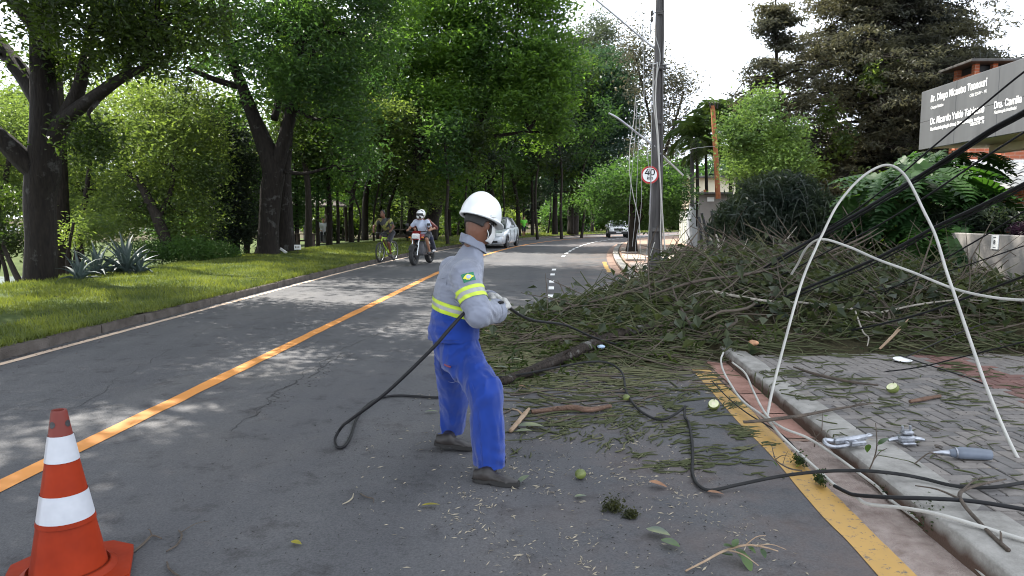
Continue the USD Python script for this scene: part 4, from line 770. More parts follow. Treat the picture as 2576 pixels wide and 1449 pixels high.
# corrugated gate, gatehouse, leaning rusty pole
M_corr = mat('pale_corrugated_sheet_look', (0.42, 0.46, 0.50), .5, col2=(.52, .55, .58), scale=1.5, metal=.3, stretch=(3, 3, .4)); M_rust = mat('rusty_post_look', (0.22, 0.07, 0.028), .9, col2=(.36, .13, .05), scale=5, bump=.4)
gate = thing('sheet_metal_gate', 'pale blue corrugated sheet gate with scalloped top beside the gatehouse', 'gate')
def corr(a, b, zb, ztop, n=60, d=.028):
    a, b = np.asarray(a, float), np.asarray(b, float); t = np.linspace(0, 1, n); dirv = b - a; nn = np.array([-dirv[1], dirv[0]]); nn /= np.linalg.norm(nn)
    P = a[None] + t[:, None] * dirv[None] + (d * np.sign(np.sin(t * n * 1.05)))[:, None] * nn[None]
    zt_ = np.array([ztop(s) for s in t]); v = np.vstack([np.column_stack([P, np.full(n, zb)]), np.column_stack([P, zt_])]); k = np.arange(n - 1); return tm(v, np.stack([k, k + 1, k + 1 + n, k + n], 1)), np.column_stack([P, zt_])
a, b = at(1765, 600, 31.5), at(1727, 600, 36.5); zb = float(zr(33)) - .1; zg = at(1765, 478, 31.5)[2]
m, top = corr(a[:2], b[:2], zb, lambda s: zg - .12 - .42 * (1 - (2 * ((s * 2.6 + .05) % 1) - 1) ** 2) - .25 * s)
part(gate, 'sheet', m, M_corr, smooth=False); part(gate, 'top_trim', tube(top[::1], .03, 5), M_white, smooth=True)
m, top = corr(at(1726, 600, 36.6)[:2], at(1709, 600, 38.5)[:2], zb - .2, lambda s: at(1718, 532, 37.5)[2], 20)
part(gate, 'side_sheet', m, mat('pale_green_sheet_look', (.42, .45, .40), .6, var=.1, scale=2), smooth=False)
p0 = at(1769, 600, 31.2); part(gate, 'post', bbox((p0[0] - .05, p0[1] - .05, zb), (p0[0] + .05, p0[1] + .05, zg), .01), M_rust)
ghs = thing('gatehouse', 'small grey gatehouse wall with flat slab roof and white plate', 'building')
gx0, gx1 = at(1773, 0, 31)[0], at(1850, 0, 31)[0]; gz1 = at(1800, 489, 31)[2]
part(ghs, 'wall', box((gx0, 31.0, -.1), (gx1, 31.3, gz1)), M_gwall); part(ghs, 'roof_slab', bbox((gx0 - .12, 30.85, gz1 + .002), (gx1 + .1, 31.6, gz1 + .09), .01), M_conc)
c0, c1 = at(1778, 507, 30.98), at(1796, 496, 30.98); part(ghs, 'plate', bbox((c0[0], 30.97, c0[2]), (c1[0], 30.998, c1[2]), .004), M_white)
rp = thing('rusty_pole', 'leaning orange rusty pole rising behind the gatehouse', 'pole')
part(rp, 'shaft', tube([at(1806, 500, 29.5), at(1800, 390, 29.5), at(1792, 266, 29.5)], [.10, .095, .085], 10), M_rust, smooth=True)
part(rp, 'broken_top', jitter(cat_([tube([at(1786 + 6 * i, 272, 29.5), at(1784 + 7 * i, 258, 29.4)], .03, 5) for i in range(4)]), .03, 6), M_darkm)
cp = thing('concrete_post', 'slim grey concrete post in front of the palms', 'post'); part(cp, 'shaft', tube([at(1741, 520, 34), at(1740, 372, 34)], [.10, .08], 8), M_conc, smooth=True); part(cp, 'cap', tube([at(1740, 374, 34), at(1740, 368, 34)], [.10, .07], 8), M_conc)
bh = thing('far_house', 'cream house wall showing between the palm trunks', 'house'); q0, q1 = at(1745, 505, 42), at(1850, 448, 42); part(bh, 'wall', box((q0[0], 42, q0[2] - 1), (q1[0], 46, q1[2])), M_creamw); part(bh, 'roof', bbox((q0[0] - .3, 41.7, q1[2] + .002), (q1[0] + .3, 46.2, q1[2] + .12), .02), M_conc)
for i, pts in enumerate([[(1766, 640), (1762, 590), (1758, 545)], [(1786, 640), (1776, 585), (1764, 536)], [(1799, 620), (1795, 570), (1789, 530)], [(1806, 650), (1796, 620), (1775, 600)]]):
    y_ = 15.5 + .3 * i; solo('broken_stake', jitter(tube(spline([at(u, v, y_) for u, v in pts], 4), [.045, .035, .028], 6), .015, 5, i), M_black, ['short blackened stake in front of the sheet gate', 'leaning blackened stake in front of the sheet gate', 'blackened stake in front of the gatehouse', 'low crooked stake lying at the foot of the blackened stakes'][i], 'stake', smooth=True)

# ---------------------------------------------------------------- garden plants on the right
LF_phil = leafmat('philodendron_look', (0.034, 0.085, 0.024), (0.09, 0.24, 0.025), clump=1.1, rough=.45, spec=.22, tw=.38, var=.25)
def phil_leaf(L, rng, n=9):
    vs, fs, k = [], [], 0
    for i in range(n):
        t = (i + .3) / n; l = L * .46 * math.sin(math.pi * (.18 + .74 * t)) ** .8 * rng.uniform(.85, 1.1); a = math.radians(118 - 92 * t); w = L * .068
        mz = -.18 * L * t * t
        for s in (-1, 1):
            b = np.array([t * L, 0, mz]); d = np.array([math.cos(a), s * math.sin(a), .18]); e = np.array([math.sin(a), -s * math.cos(a), 0]) * w
            m_, tp = b + d * l * .55, b + d * l + [0, 0, -.24 * l]
            vs += [b - e * .9, b + e * .9, m_ + e * 1.0, m_ - e * 1.0, tp]; q = [(k, k + 1, k + 2), (k, k + 2, k + 3), (k + 3, k + 2, k + 4)]; fs += q if s > 0 else [x[::-1] for x in q]; k += 5
    m2 = len(vs); vs += [(-.0, -.06 * L, 0), (0, .06 * L, 0), (.5 * L, .08 * L, -.04 * L), (.5 * L, -.08 * L, -.04 * L), (1.05 * L, 0, -.22 * L)]
    fs += [(m2, m2 + 1, m2 + 2), (m2, m2 + 2, m2 + 3), (m2 + 3, m2 + 2, m2 + 4)]
    return tm(vs, fs)
M_stem = mat('green_stem_look', (.06, .09, .03), .6)
def philodendron(name, label, cu, cv, y, ru, rv, rd, n, seed, Ls=(.45, .75)):
    rng = np.random.default_rng(seed); t = thing(name, label, 'plant'); c, r, _h = px(cu, cv, y, ru, rv, rd); st = []
    for i in range(n):
        d = rng.normal(size=3); d[1] = -abs(d[1]) * .9 if rng.random() < .75 else d[1]; d[2] += .35; d /= np.linalg.norm(d)
        p = c + d * r * rng.uniform(.72, 1.05); out = np.array([d[0], d[1], 0]); out /= np.linalg.norm(out) + 1e-6
        hd = math.atan2(out[1], out[0]) + rng.normal(0, .7); L = rng.uniform(*Ls)
        part(t, 'leaf', moved(phil_leaf(L, rng), p, rz=hd, ry=rng.uniform(.05, .95), rx=rng.normal(0, .25)), LF_phil, smooth=False)
        st.append(tube(spline([c + [0, 0, -r[2]] + rng.normal(size=3) * .15, (c + p) / 2 + [0, 0, .1], p], 4), [.014, .008], 4, cap=False))
    part(t, 'stems', cat_(st), M_stem, smooth=True); return t
philodendron('philodendron', 'large philodendron with deeply cut glossy leaves before the clinic', 2300, 510, 13.6, 165, 100, 1.1, 120, 500)
philodendron('philodendron', 'lower philodendron spilling over the wall left of the number plate', 2390, 625, 12.4, 100, 62, .8, 55, 501, (.4, .62))
philodendron('philodendron', 'philodendron leaves reaching up just under the grey fascia sign', 2380, 415, 14.4, 120, 36, .7, 36, 502, (.4, .6))
tree('garden_shrub', 'dark leafy filling inside the philodendron', [([(2300, 640, 6), (2300, 560, 5)], 14.6)], [px(2300, 530, 14.8, 170, 100, .9), px(2420, 620, 13.6, 90, 60, .6), px(2200, 600, 14.4, 110, 70, .8)], LF_dark, 412, ncl=420, per=18, clr=.16, size=.13, hole=.25, r0=0, cat='shrub')
tree('drooping_shrub', 'dark mound of drooping needle foliage behind the pile', [([(1960, 660, 26), (1955, 580, 20), (1950, 520, 12)], 14.6), ([(1960, 600, 12), (2030, 540, 9), (2070, 500, 6)], 14.4), ([(1955, 590, 12), (1890, 530, 9), (1860, 500, 6)], 14.4)],
     [px(1950, 550, 14.6, 130, 90, 1.1), px(2040, 570, 14.2, 75, 80, .8), px(1870, 570, 14.2, 65, 70, .8), px(1960, 480, 14.8, 80, 40, .8)], LF_needle, 413, ncl=2300, per=22, clr=.11, size=.16, hole=.30, freq=1.4, up=.1, asp=.14, droop=.9, r0=.03, cat='shrub', tw=.6)
def strands():
    rng = np.random.default_rng(414); ms = []
    for i in range(34):
        u, v = rng.uniform(1830, 2090), rng.uniform(455, 600); s = at(u, v, 13.6 + rng.uniform(-.3, .4)); a = rng.uniform(-.7, 3.8); L = rng.uniform(.2, .45)
        ms.append(tube(spline([s, s + [math.cos(a) * L * .6, -.12, .09], s + [math.cos(a) * L, -.2, -.18], s + [math.cos(a) * L * 1.1, -.22, -.42]], 4), [.006, .006, .002], 4, cap=False))
    return cat_(ms)
solo('hanging_sprays', strands(), mat('grey_green_strand_look', (.030, .038, .028), .8, var=.3), 'arching grey-green sprays hanging over the dark needle mound', 'sprays', smooth=True)

# agaves
M_agave = mat('agave_look', (0.024, 0.040, 0.036), .6, col2=(.048, .072, .066), scale=3, spec=.5)
def agave_leaf(L, w, rng, bend):
    n = 6; t = np.linspace(0, 1, n); wd = w * np.array([.75, 1.0, .95, .7, .36, .01]); vs, fs = [], []
    for i in range(n):
        a = bend * t[i] ** 2; x, z = L * t[i] * math.cos(a * .9), L * t[i] * math.sin(.2 + 0) * 0 - L * t[i] * math.sin(a)
        vs += [(x, -wd[i], z + wd[i] * .45), (x, 0, z), (x, wd[i], z + wd[i] * .45), (x, 0, z - wd[i] * .35 - .004)]
    for i in range(n - 1):
        a, b = 4 * i, 4 * i + 4
        fs += [(a, a + 1, b + 1, b), (a + 1, a + 2, b + 2, b + 1), (a + 2, a + 3, b + 3, b + 2), (a + 3, a, b, b + 3)]
    return tm(vs, fs)
for i, (u, v, sc, n, lab) in enumerate([(318, 690, 1.0, 34, 'tallest blue-grey agave, rightmost of the clump'), (245, 695, .8, 26, 'blue-grey agave in the middle of the clump'), (200, 708, .62, 20, 'low agave nearest the big forking trunk'), (350, 690, .6, 16, 'small agave at the right end of the clump')]):
    rng = np.random.default_rng(520 + i); b = gz(u, v, .2); t = thing('agave', lab, 'plant')
    for k in range(n):
        el = math.radians(88 - 78 * (k / n) ** .8 + rng.normal(0, 4)); L = sc * rng.uniform(.72, .98) * (.9 + .25 * math.sin(el))
        part(t, 'leaf', moved(agave_leaf(L, .055 * (.6 + .5 * sc), rng, rng.uniform(.1, .5) + (.9 if el < .7 and rng.random() < .4 else 0)), b + [0, 0, .02], rz=k * 2.39996, ry=-el), M_agave, smooth=True)

# pavilion, picnic set and small plates under the trees
M_wood = mat('dark_wood_look', (0.045, 0.030, 0.020), .8, var=.3, scale=6, bump=.3); M_thatch = mat('weathered_roof_look', (0.10, 0.085, 0.075), .9, var=.25, scale=7)
pv = thing('park_pavilion', 'dark park pavilion with sloping roof behind the two-stemmed tree', 'pavilion'); yv = 40.0
px0, px1 = at(715, 0, yv)[0], at(845, 0, yv)[0]; ze, zp = at(0, 518, yv)[2], at(0, 478, yv)[2]; zg0 = float(zr(yv)) + .12; cxp = at(740, 0, yv)[0]
part(pv, 'roof', tm([(cxp - 2.6, yv - 1.8, ze), (px1, yv - 1.8, ze), (px1, yv + 2.4, ze), (cxp - 2.6, yv + 2.4, ze), (cxp - .3, yv + .3, zp + .25), (cxp - 2.6, yv - 1.8, ze - .08), (px1, yv - 1.8, ze - .08), (px1, yv + 2.4, ze - .08), (cxp - 2.6, yv + 2.4, ze - .08)],
    np.array([[0, 1, 4], [1, 2, 4], [2, 3, 4], [3, 0, 4], [5, 7, 6], [5, 8, 7], [0, 5, 6], [0, 6, 1], [1, 6, 7], [1, 7, 2], [2, 7, 8], [2, 8, 3], [3, 8, 5], [3, 5, 0]])), M_thatch, smooth=False)
for x in (cxp - 2.3, px1 - .35):
    for yy in (yv - 1.5, yv + 2.1): part(pv, 'post', tube([(x, yy, zg0 - .1), (x, yy, ze - .02)], .09, 8), M_wood, smooth=True)
part(pv, 'pale_pillar', bbox((at(742, 0, yv)[0], yv + .2, zg0), (at(758, 0, yv)[0], yv + .5, zg0 + 1.7), .02), mat('pale_pillar_look', (.22, .21, .20), .9))
bn = thing('park_bench', 'long low wooden bench in front of the pavilion', 'bench'); yb = 31.0; xb0, xb1 = at(722, 0, yb)[0], at(772, 0, yb)[0]; zs = at(0, 587, yb)[2]; zg1 = float(zr(yb)) + .12
for k in range(3): part(bn, 'slat', bbox((xb0, yb + .14 * k, zs - .03), (xb1, yb + .14 * k + .12, zs), .006), M_wood)
for x in (xb0 + .06, xb1 - .12): part(bn, 'leg', bbox((x, yb + .04, zg1 - .05), (x + .06, yb + .36, zs - .032), .006), M_wood)
part(bn, 'stretcher', bbox((xb0, yb + .18, (zs + zg1) / 2 - .03), (xb1, yb + .23, (zs + zg1) / 2 + .03), .005), M_wood)
pt = thing('picnic_table', 'dark wooden picnic table on the lawn between cyclist and motorcycle', 'table'); yt = 36.0; xt = at(985, 0, yt)[0]; zt0 = float(zr(yt)) + .12
part(pt, 'tabletop', bbox((xt - .75, yt, zt0 + .68), (xt + .75, yt + .8, zt0 + .74), .01), M_wood)
for s in (-1, 1): part(pt, 'leg', tube([(xt + s * .55, yt + .4, zt0 - .05), (xt + s * .5, yt + .4, zt0 + .69)], .05, 6), M_wood)
for yy in (yt - .55, yt + 1.1): part(pt, 'seat', bbox((xt - .7, yy, zt0 + .38), (xt + .7, yy + .25, zt0 + .43), .01), M_wood)
wp_ = thing('white_notice', 'small upright white notice plate on the lawn by the trunk', 'sign'); c = at(748, 622, 24.6); part(wp_, 'plate', bbox(c + [-.125, 0, -.085], c + [.125, .015, .085], .004), M_white); part(wp_, 'stake', box((c[0] - .015, c[1] + .016, c[2] - .3), (c[0] + .015, c[1] + .03, c[2])), M_wood)
part(wp_, 'print', cat_([box(c + [x, -.004, -.03], c + [x + .035, .001, .035]) for x in (-.085, -.03, .03)]), M_gwall)
solo('fallen_plate', moved(bbox((-.14, -.012, -.05), (.14, .012, .05), .004), at(713, 631, 24.4), ry=.6, rx=.4), M_white, 'white plate lying tilted on the lawn beside the tree base', 'sign')
wpo = thing('white_post', 'slim whitish post standing by the road under the far trees', 'post'); part(wpo, 'shaft', tube([at(1400, 590, 60), at(1399, 508, 60)], .07, 8), mat('whitish_post_look', (.40, .38, .35), .8)); part(wpo, 'cap', tube([at(1399, 509, 60), at(1399, 505, 60)], [.09, .05], 8), M_conc)
# ---------------------------------------------------------------- the heap of torn branches
HEAP = [(-.35, 9.1, .20, .85, .95), (.75, 9.7, .38, 1.0, 1.2), (2.15, 11.0, .66, 1.05, 1.5), (3.3, 12.0, .74, 1.3, 1.7), (4.7, 11.9, .58, 1.3, 1.9), (6.0, 11.0, .44, 1.2, 1.8), (3.0, 9.6, .42, 1.7, 1.2), (1.0, 8.7, .24, 1.2, 1.0), (5.0, 9.6, .40, 1.2, 1.1)]
def heap_h(x, y):
    s = 0
    for a, b, h, sx, sy in HEAP: s = s + (h * np.exp(-.5 * (((x - a) / sx) ** 2 + ((y - b) / sy) ** 2))) ** 2.2
    return np.maximum(s ** (1 / 2.2) - .10, 0)
def base_z(x, y): return np.where(np.asarray(x) - cy(y) > 1.83, .11, 0) + zr(y)
def on_heap(x, y, k=1.0): return base_z(x, y) + k * heap_h(x, y) * (.85 + .3 * meshkit.noise(np.stack([np.asarray(x) * 2.2, np.asarray(y) * 2.2, np.asarray(x) * 0], -1), 4))
gx, gy = np.meshgrid(np.arange(-2.5, 8.2, .12), np.arange(6.5, 16.5, .12), indexing='ij')
zz = on_heap(gx, gy, .80) - .012; n1 = gx.shape[1]
ok_ = heap_h(gx, gy) > .01; i, j = np.meshgrid(np.arange(gx.shape[0] - 1), np.arange(n1 - 1), indexing='ij')
q = np.stack([i * n1 + j, (i + 1) * n1 + j, (i + 1) * n1 + j + 1, i * n1 + j + 1], -1).reshape(-1, 4); q = q[ok_.ravel()[q].any(1)]
zz = zz + .05 * (meshkit.fbm(np.stack([gx * 5, gy * 5, gx * 0], -1), 3, 9) - .5)
M_litter = mat('heap_litter_look', (0.016, 0.015, 0.008), .95, col2=(.055, .048, .025), scale=16, bump=.9, bscale=60, spec=.1)
solo('heap_litter', tm(np.stack([gx, gy, zz], -1).reshape(-1, 3), q), M_litter, 'dark matted litter inside the heap of torn branches', 'litter', kind='stuff', smooth=True)

def twig_mass(n, pick, L, R, seed, ang=(0, .5), curve=.35, lift=.12, sides=4, seg=5, kz=(.75, 1.05), fld=0.35):
    """many bent tapering twigs, all at once"""
    r = np.random.default_rng(seed); X, Y = pick(r, n); n = len(X)
    a = r.normal(ang[0], ang[1], n) + fld * (meshkit.fbm(np.stack([X * .8, Y * .8, X * 0 + 5], 1), 3, 2) - .5) * 4; l = r.uniform(*L, n); c = r.normal(0, curve, n) / np.maximum(l, .2); t = np.linspace(-.5, .5, seg + 1)
    th = a[:, None] + c[:, None] * t[None] * l[:, None]; ds = l[:, None] / seg
    px_ = np.cumsum(np.cos(th) * ds, 1) - .5 * np.cos(a)[:, None] * l[:, None]; py_ = np.cumsum(np.sin(th) * ds, 1) - .5 * np.sin(a)[:, None] * l[:, None]
    x, y = X[:, None] + px_, Y[:, None] + py_; k = r.uniform(*kz, n)[:, None]; rad = r.uniform(*R, n)
    z = base_z(x, y) + k * heap_h(x, y) + rad[:, None] + (np.abs(r.normal(0, lift, n)) * (.25 + np.minimum(1, heap_h(X, Y) * 2.5)))[:, None] * (t[None] * r.choice([-1, 1], n)[:, None] + .35) * r.uniform(0, 1, n)[:, None]
    z = np.maximum(z, base_z(x, y) + rad[:, None] * .8)
    P = np.stack([x, y, z], -1); T = np.gradient(P, axis=1); T /= np.linalg.norm(T, axis=2, keepdims=True) + 1e-9
    A = np.cross(T, [0, 0, 1.0]); A /= np.linalg.norm(A, axis=2, keepdims=True) + 1e-9; B = np.cross(T, A)
    tp = np.interp(np.linspace(0, 1, seg + 1), [0, .15, .75, 1], [.55, 1, .85, .15]); rr = rad[:, None] * tp[None]; an = np.arange(sides) * 2 * np.pi / sides
    v = P[:, :, None] + rr[:, :, None, None] * (np.cos(an)[None, None, :, None] * A[:, :, None] + np.sin(an)[None, None, :, None] * B[:, :, None])
    i, j = np.meshgrid(np.arange(seg), np.arange(sides), indexing='ij'); q = np.stack([i * sides + j, i * sides + (j + 1) % sides, (i + 1) * sides + (j + 1) % sides, (i + 1) * sides + j], -1).reshape(-1, 4)
    m = (seg + 1) * sides; F = (q[None] + m * np.arange(n)[:, None, None]).reshape(-1, 4); return tm(v.reshape(-1, 3), F)
def pick_heap(lo=.02, p=.6, xr=(-1.6, 6.8), yr=(7.0, 14.5)):
    def f(r, n):
        x, y = r.uniform(*xr, n * 9), r.uniform(*yr, n * 9); h = heap_h(x, y); k = (h > lo) & (r.random(n * 9) < (p + h) * sst(.30, .52, meshkit.fbm(np.stack([x * 1.3, y * 1.3, x * 0], 1), 3, 11)) * 1.5); return x[k][:n], y[k][:n]
    return f
def inpoly(poly):
    from matplotlib.path import Path
def pick_px(poly, z=0.0):
    """spots on the ground inside an outline seen in the picture"""
    P = np.array([gz(u, v, z)[:2] for u, v in poly]); import shapely; S = Polygon(P); lo, hi = P.min(0), P.max(0)
    def f(r, n):
        q = r.uniform(lo, hi, (n * 12, 2)); k = shapely.contains_xy(S, q[:, 0], q[:, 1]); q = q[k][:n]; return q[:, 0], q[:, 1]
    return f
def clumped(pick, k, sp):
    """the same spots, gathered into k loose clumps"""
    def f(r, n):
        X, Y = pick(r, k); i = r.integers(0, len(X), n); s = sp * r.uniform(.3, 1.2, len(X))[i]; return X[i] + r.normal(size=n) * s, Y[i] + r.normal(size=n) * s
    return f
def both(*fs):
    def f(r, n):
        o = [g(r, max(1, int(n * w))) for g, w in fs]; return np.concatenate([a for a, b in o]), np.concatenate([b for a, b in o])
    return f
APRON = [(1215, 935), (1230, 830), (1330, 800), (1500, 800), (1700, 860), (1830, 940), (1830, 1010), (1650, 1010), (1480, 1085), (1290, 1110), (1240, 1000)]
APRON2 = [(1225, 900), (1240, 840), (1420, 800), (1640, 840), (1770, 900), (1700, 960), (1480, 990), (1320, 985)]
SPARSE2 = [(1290, 1150), (1310, 1060), (1700, 1000), (1960, 1120), (1960, 1260), (1800, 1330), (1500, 1260)]
SPARSE = [(1270, 1120), (1300, 1000), (1850, 960), (1900, 1060), (1860, 1150), (1700, 1200), (1500, 1140)]
PAVE = [(1920, 960), (1900, 880), (2560, 850), (2570, 960), (2400, 1010), (2050, 1040)]
PAVE2 = [(1960, 1000), (2575, 950), (2575, 1300), (2430, 1230), (2060, 1090)]
def twigmat(name, a, b, rough=.8):
    n = {'g': ('geometry', {}), 'r': ('rgb_ramp', {'ramp': [(0, a), (.75, b), (.92, tuple(np.array(b) * 1.5)), (1, (.16, .105, .06))]}), 'tc': ('texture_coordinate', {}), 'n': ('noise_texture', {'scale': 130.0, 'detail': 2.0}), 'bp': ('bump', {'strength': .9, 'distance': .006}), 'p': ('principled_bsdf', {'roughness': rough, 'specular_ior_level': .25})}
    return usdkit.material(stage, '/World/Looks/' + name, n, [('g.random_per_island', 'r.fac'), ('r.color', 'p.base_color'), ('tc.object', 'n.vector'), ('n.fac', 'bp.height'), ('bp.normal', 'p.normal')], surface='p.BSDF')
M_tw1 = twigmat('olive_twig_look', (.055, .062, .026), (.23, .235, .115)); M_tw2 = twigmat('grey_stick_look', (.085, .068, .052), (.38, .325, .255)); M_tw3 = twigmat('straw_look', (.10, .085, .035), (.24, .20, .09))
tw_parts = [twig_mass(3000, pick_heap(.015, .55), (.25, .8), (.005, .0115), 601, (.05, .5), .6, .28, kz=(.78, 1.15)), twig_mass(420, pick_px(APRON), (.12, .42), (.004, .0085), 602, (.05, .5), 1.0, .08),
            twig_mass(300, clumped(pick_px(SPARSE), 46, .07), (.05, .22), (.0035, .007), 603, (.0, .4), 1.6, .05, fld=1.2), twig_mass(200, clumped(pick_px(SPARSE2), 30, .06), (.04, .18), (.003, .0065), 613, (.0, .4), 1.6, .04, fld=1.2),
            twig_mass(260, clumped(pick_px(PAVE, .11), 60, .12), (.08, .30), (.0035, .008), 604, (.1, .5), 1.0, .05, fld=.8), twig_mass(90, pick_px(PAVE2, .11), (.06, .22), (.003, .006), 605, (.1, .9), .9, .02)]
solo('fallen_twigs', cat_(tw_parts), M_tw1, 'countless olive-green rope-like conifer twigs strewn over heap and road', 'twigs', kind='stuff', smooth=True)
M_tw4 = twigmat('pale_olive_twig_look', (.10, .10, .05), (.30, .285, .155))
solo('pale_twigs', cat_([twig_mass(620, pick_px(APRON2), (.14, .5), (.005, .0105), 612, (.05, .5), .8, .09), twig_mass(420, pick_px([(1215, 930), (1225, 850), (1320, 815), (1480, 830), (1460, 900), (1330, 950)]), (.10, .40), (.005, .010), 614, (.1, .6), 1.0, .10), twig_mass(1100, pick_heap(.02, .4), (.2, .6), (.004, .009), 615, (.05, .6), .8, .30, kz=(.95, 1.18)), twig_mass(150, clumped(pick_px(SPARSE), 26, .06), (.05, .20), (.0035, .007), 616, (0, .4), 1.6, .05, fld=1.2)]), M_tw4, 'lighter straw-olive twigs on the near front of the heap', 'twigs', kind='stuff', smooth=True)
solo('broken_branches', cat_([twig_mass(46, pick_heap(.12, .5, (.2, 6.8)), (.7, 2.0), (.010, .022), 617, (.1, .8), 1.6, .45, sides=7, seg=8, kz=(.9, 1.15)), twig_mass(34, pick_heap(.3, .5, (1.5, 6.8)), (.5, 1.3), (.007, .012), 618, (.3, 1.0), 2.2, .7, sides=6, seg=8, kz=(.95, 1.2))]), M_tw2, 'bent grey-brown boughs sticking out of the heap at all angles', 'branches', kind='stuff', smooth=True)
solo('loose_sticks', cat_([twig_mass(900, pick_heap(.03, .5), (.4, 1.4), (.004, .010), 606, (.0, .8), .6, .40, kz=(.9, 1.15)), twig_mass(210, pick_heap(.25, .6, (2, 6.8)), (.5, 1.4), (.004, .009), 607, (.1, 1.0), .9, .6, kz=(.95, 1.15)), twig_mass(220, pick_px(APRON), (.2, .6), (.004, .009), 608, (.1, .6), .4, .05)]), M_tw2, 'grey-brown dead sticks tangled through the heap of branches', 'sticks', kind='stuff', smooth=True)
solo('straw_litter', cat_([twig_mass(1100, pick_px([(1215, 930), (1225, 850), (1300, 830), (1420, 850), (1400, 930), (1290, 960)]), (.05, .16), (.002, .004), 609, (.2, 1.2), .5, .03, sides=3, seg=3), twig_mass(500, pick_px(APRON), (.05, .18), (.002, .0035), 610, (.2, 1.2), .5, .03, sides=3, seg=3), twig_mass(240, pick_heap(.2, .5, (3.5, 6.8)), (.1, .3), (.002, .004), 611, (.3, 1.4), .6, .2, sides=3, seg=3)]), M_tw3, 'straw-coloured needles and shreds at the near end of the heap', 'litter', kind='stuff', smooth=False)
# leaf sprays and broad leaves in the heap
def spray_pts(pick, n, per, cl, seed, dz):
    r = np.random.default_rng(seed); X, Y = pick(r, n); C = np.column_stack([X, Y, base_z(X, Y) + heap_h(X, Y) * r.uniform(.8, 1.08, len(X)) + dz]); C = (C[:, None] + r.normal(size=(len(X), per, 3)) * np.array([cl, cl, cl * .4])).reshape(-1, 3); C[:, 2] = np.maximum(C[:, 2], base_z(C[:, 0], C[:, 1]) + .012); return C, r
C, r_ = spray_pts(both((pick_heap(.05, .5), 1.0), (pick_px(APRON2), .14)), 420, 18, .12, 620, .03); v, f = leafmesh(C, .11, r_, .6, .10)
solo('green_sprays', trimesh.Trimesh(v, f, process=False), leafmat('green_spray_look', (.085, .125, .040), (.13, .20, .03), clump=2, var=.5), 'dark green feathery sprays lying in the heap', 'sprays', kind='stuff', smooth=False)
C, r_ = spray_pts(both((pick_heap(.28, .6, (2.2, 7.2)), 1.0), (pick_heap(.05, .4, (-.6, 5)), .40)), 1500, 4, .27, 621, .06); v, f = leafmesh(C, .145, r_, .5, .62)
LF_torn = leafmat('torn_leaves_look', (.15, .19, .10), (.20, .25, .08), clump=3, dry=(.34, .36, .25), var=.65)
solo('torn_leaves', trimesh.Trimesh(v, f, process=False), LF_torn, 'broad torn leaves scattered over the right half of the heap', 'leaves', kind='stuff', smooth=False)
C, r_ = spray_pts(pick_heap(.2, .6, (2.6, 7.2)), 560, 14, .13, 622, .05); v, f = leafmesh(C, .05, r_, .4, .5)
solo('dry_leaf_clumps', trimesh.Trimesh(v, f, process=False), leafmat('dry_clump_look', (.15, .145, .075), (.15, .14, .06), clump=2, var=.6), 'small olive and brown leaves clumped in the heap', 'leaves', kind='stuff', smooth=False)
# chips and shreds on road and pavement
def lawn_pick(p0, p1, y0, y1):
    def f(r, n):
        y = y0 + (y1 - y0) * r.random(n) ** 1.5; return r.uniform(p0, p1, n) + cy(y), y
    return f
def chips(pick, n, seed, s=(.006, .03)):
    r = np.random.default_rng(seed); X, Y = pick(r, n); n = len(X); a = r.random(n) * 6.283; l = r.uniform(*s, n) * r.uniform(.5, 1, n); w = l * r.uniform(.06, .22, n); d = np.stack([np.cos(a), np.sin(a)], 1); e = np.stack([-d[:, 1], d[:, 0]], 1)
    z = np.where(X - cy(Y) < -5.97, zr(Y) + verge(X - cy(Y), Y) + .035 * r.random(n), base_z(X, Y) + .004); P = np.column_stack([X, Y]); v = np.stack([np.column_stack([P - d * l[:, None], z]), np.column_stack([P - e * w[:, None], z + .001]), np.column_stack([P + d * l[:, None], z + r.uniform(0, .008, n)]), np.column_stack([P + e * w[:, None], z + .005])], 1).reshape(-1, 3)
    k = 4 * np.arange(n)[:, None]; return trimesh.Trimesh(v, np.vstack([k + [[0, 1, 2]], k + [[0, 2, 3]]]), process=False)
M_chip = twigmat('pale_chip_look', (.30, .26, .19), (.66, .61, .49)); M_dchip = twigmat('dark_chip_look', (.02, .018, .015), (.07, .055, .04))
ROADP = [(1180, 1150), (1300, 1080), (1700, 1120), (1880, 1250), (2050, 1449), (1250, 1449), (1080, 1300)]
ROADP2 = [(880, 1100), (1100, 960), (1250, 1020), (1300, 1300), (1400, 1449), (900, 1449)]
solo('wood_chips', cat_([chips(pick_px(ROADP), 420, 630, (.003, .022)), chips(clumped(pick_px(ROADP), 40, .09), 420, 650, (.004, .028)), chips(pick_px(ROADP2), 150, 631, (.007, .028)), chips(pick_px(APRON), 900, 632, (.008, .034)), chips(pick_px(PAVE2, .11), 60, 633, (.005, .02)), chips(pick_px(PAVE, .11), 90, 634, (.006, .03))]), M_chip, 'pale wood chips and shreds scattered over road and bricks', 'wood chips', kind='stuff', smooth=False)
solo('dark_crumbs', cat_([chips(pick_px(ROADP), 500, 635, (.004, .014)), chips(pick_px(ROADP2), 300, 636, (.004, .012)), chips(pick_px([(400, 1449), (500, 1100), (900, 1000), (1000, 1449)]), 220, 637, (.004, .012)), chips(pick_px([(600, 1080), (700, 980), (830, 900), (850, 930), (720, 1030)]), 120, 638, (.006, .022)), chips(pick_px(PAVE2, .11), 160, 639, (.005, .02))]), M_dchip, 'dark bark crumbs strewn over road and bricks', 'crumbs', kind='stuff', smooth=False)

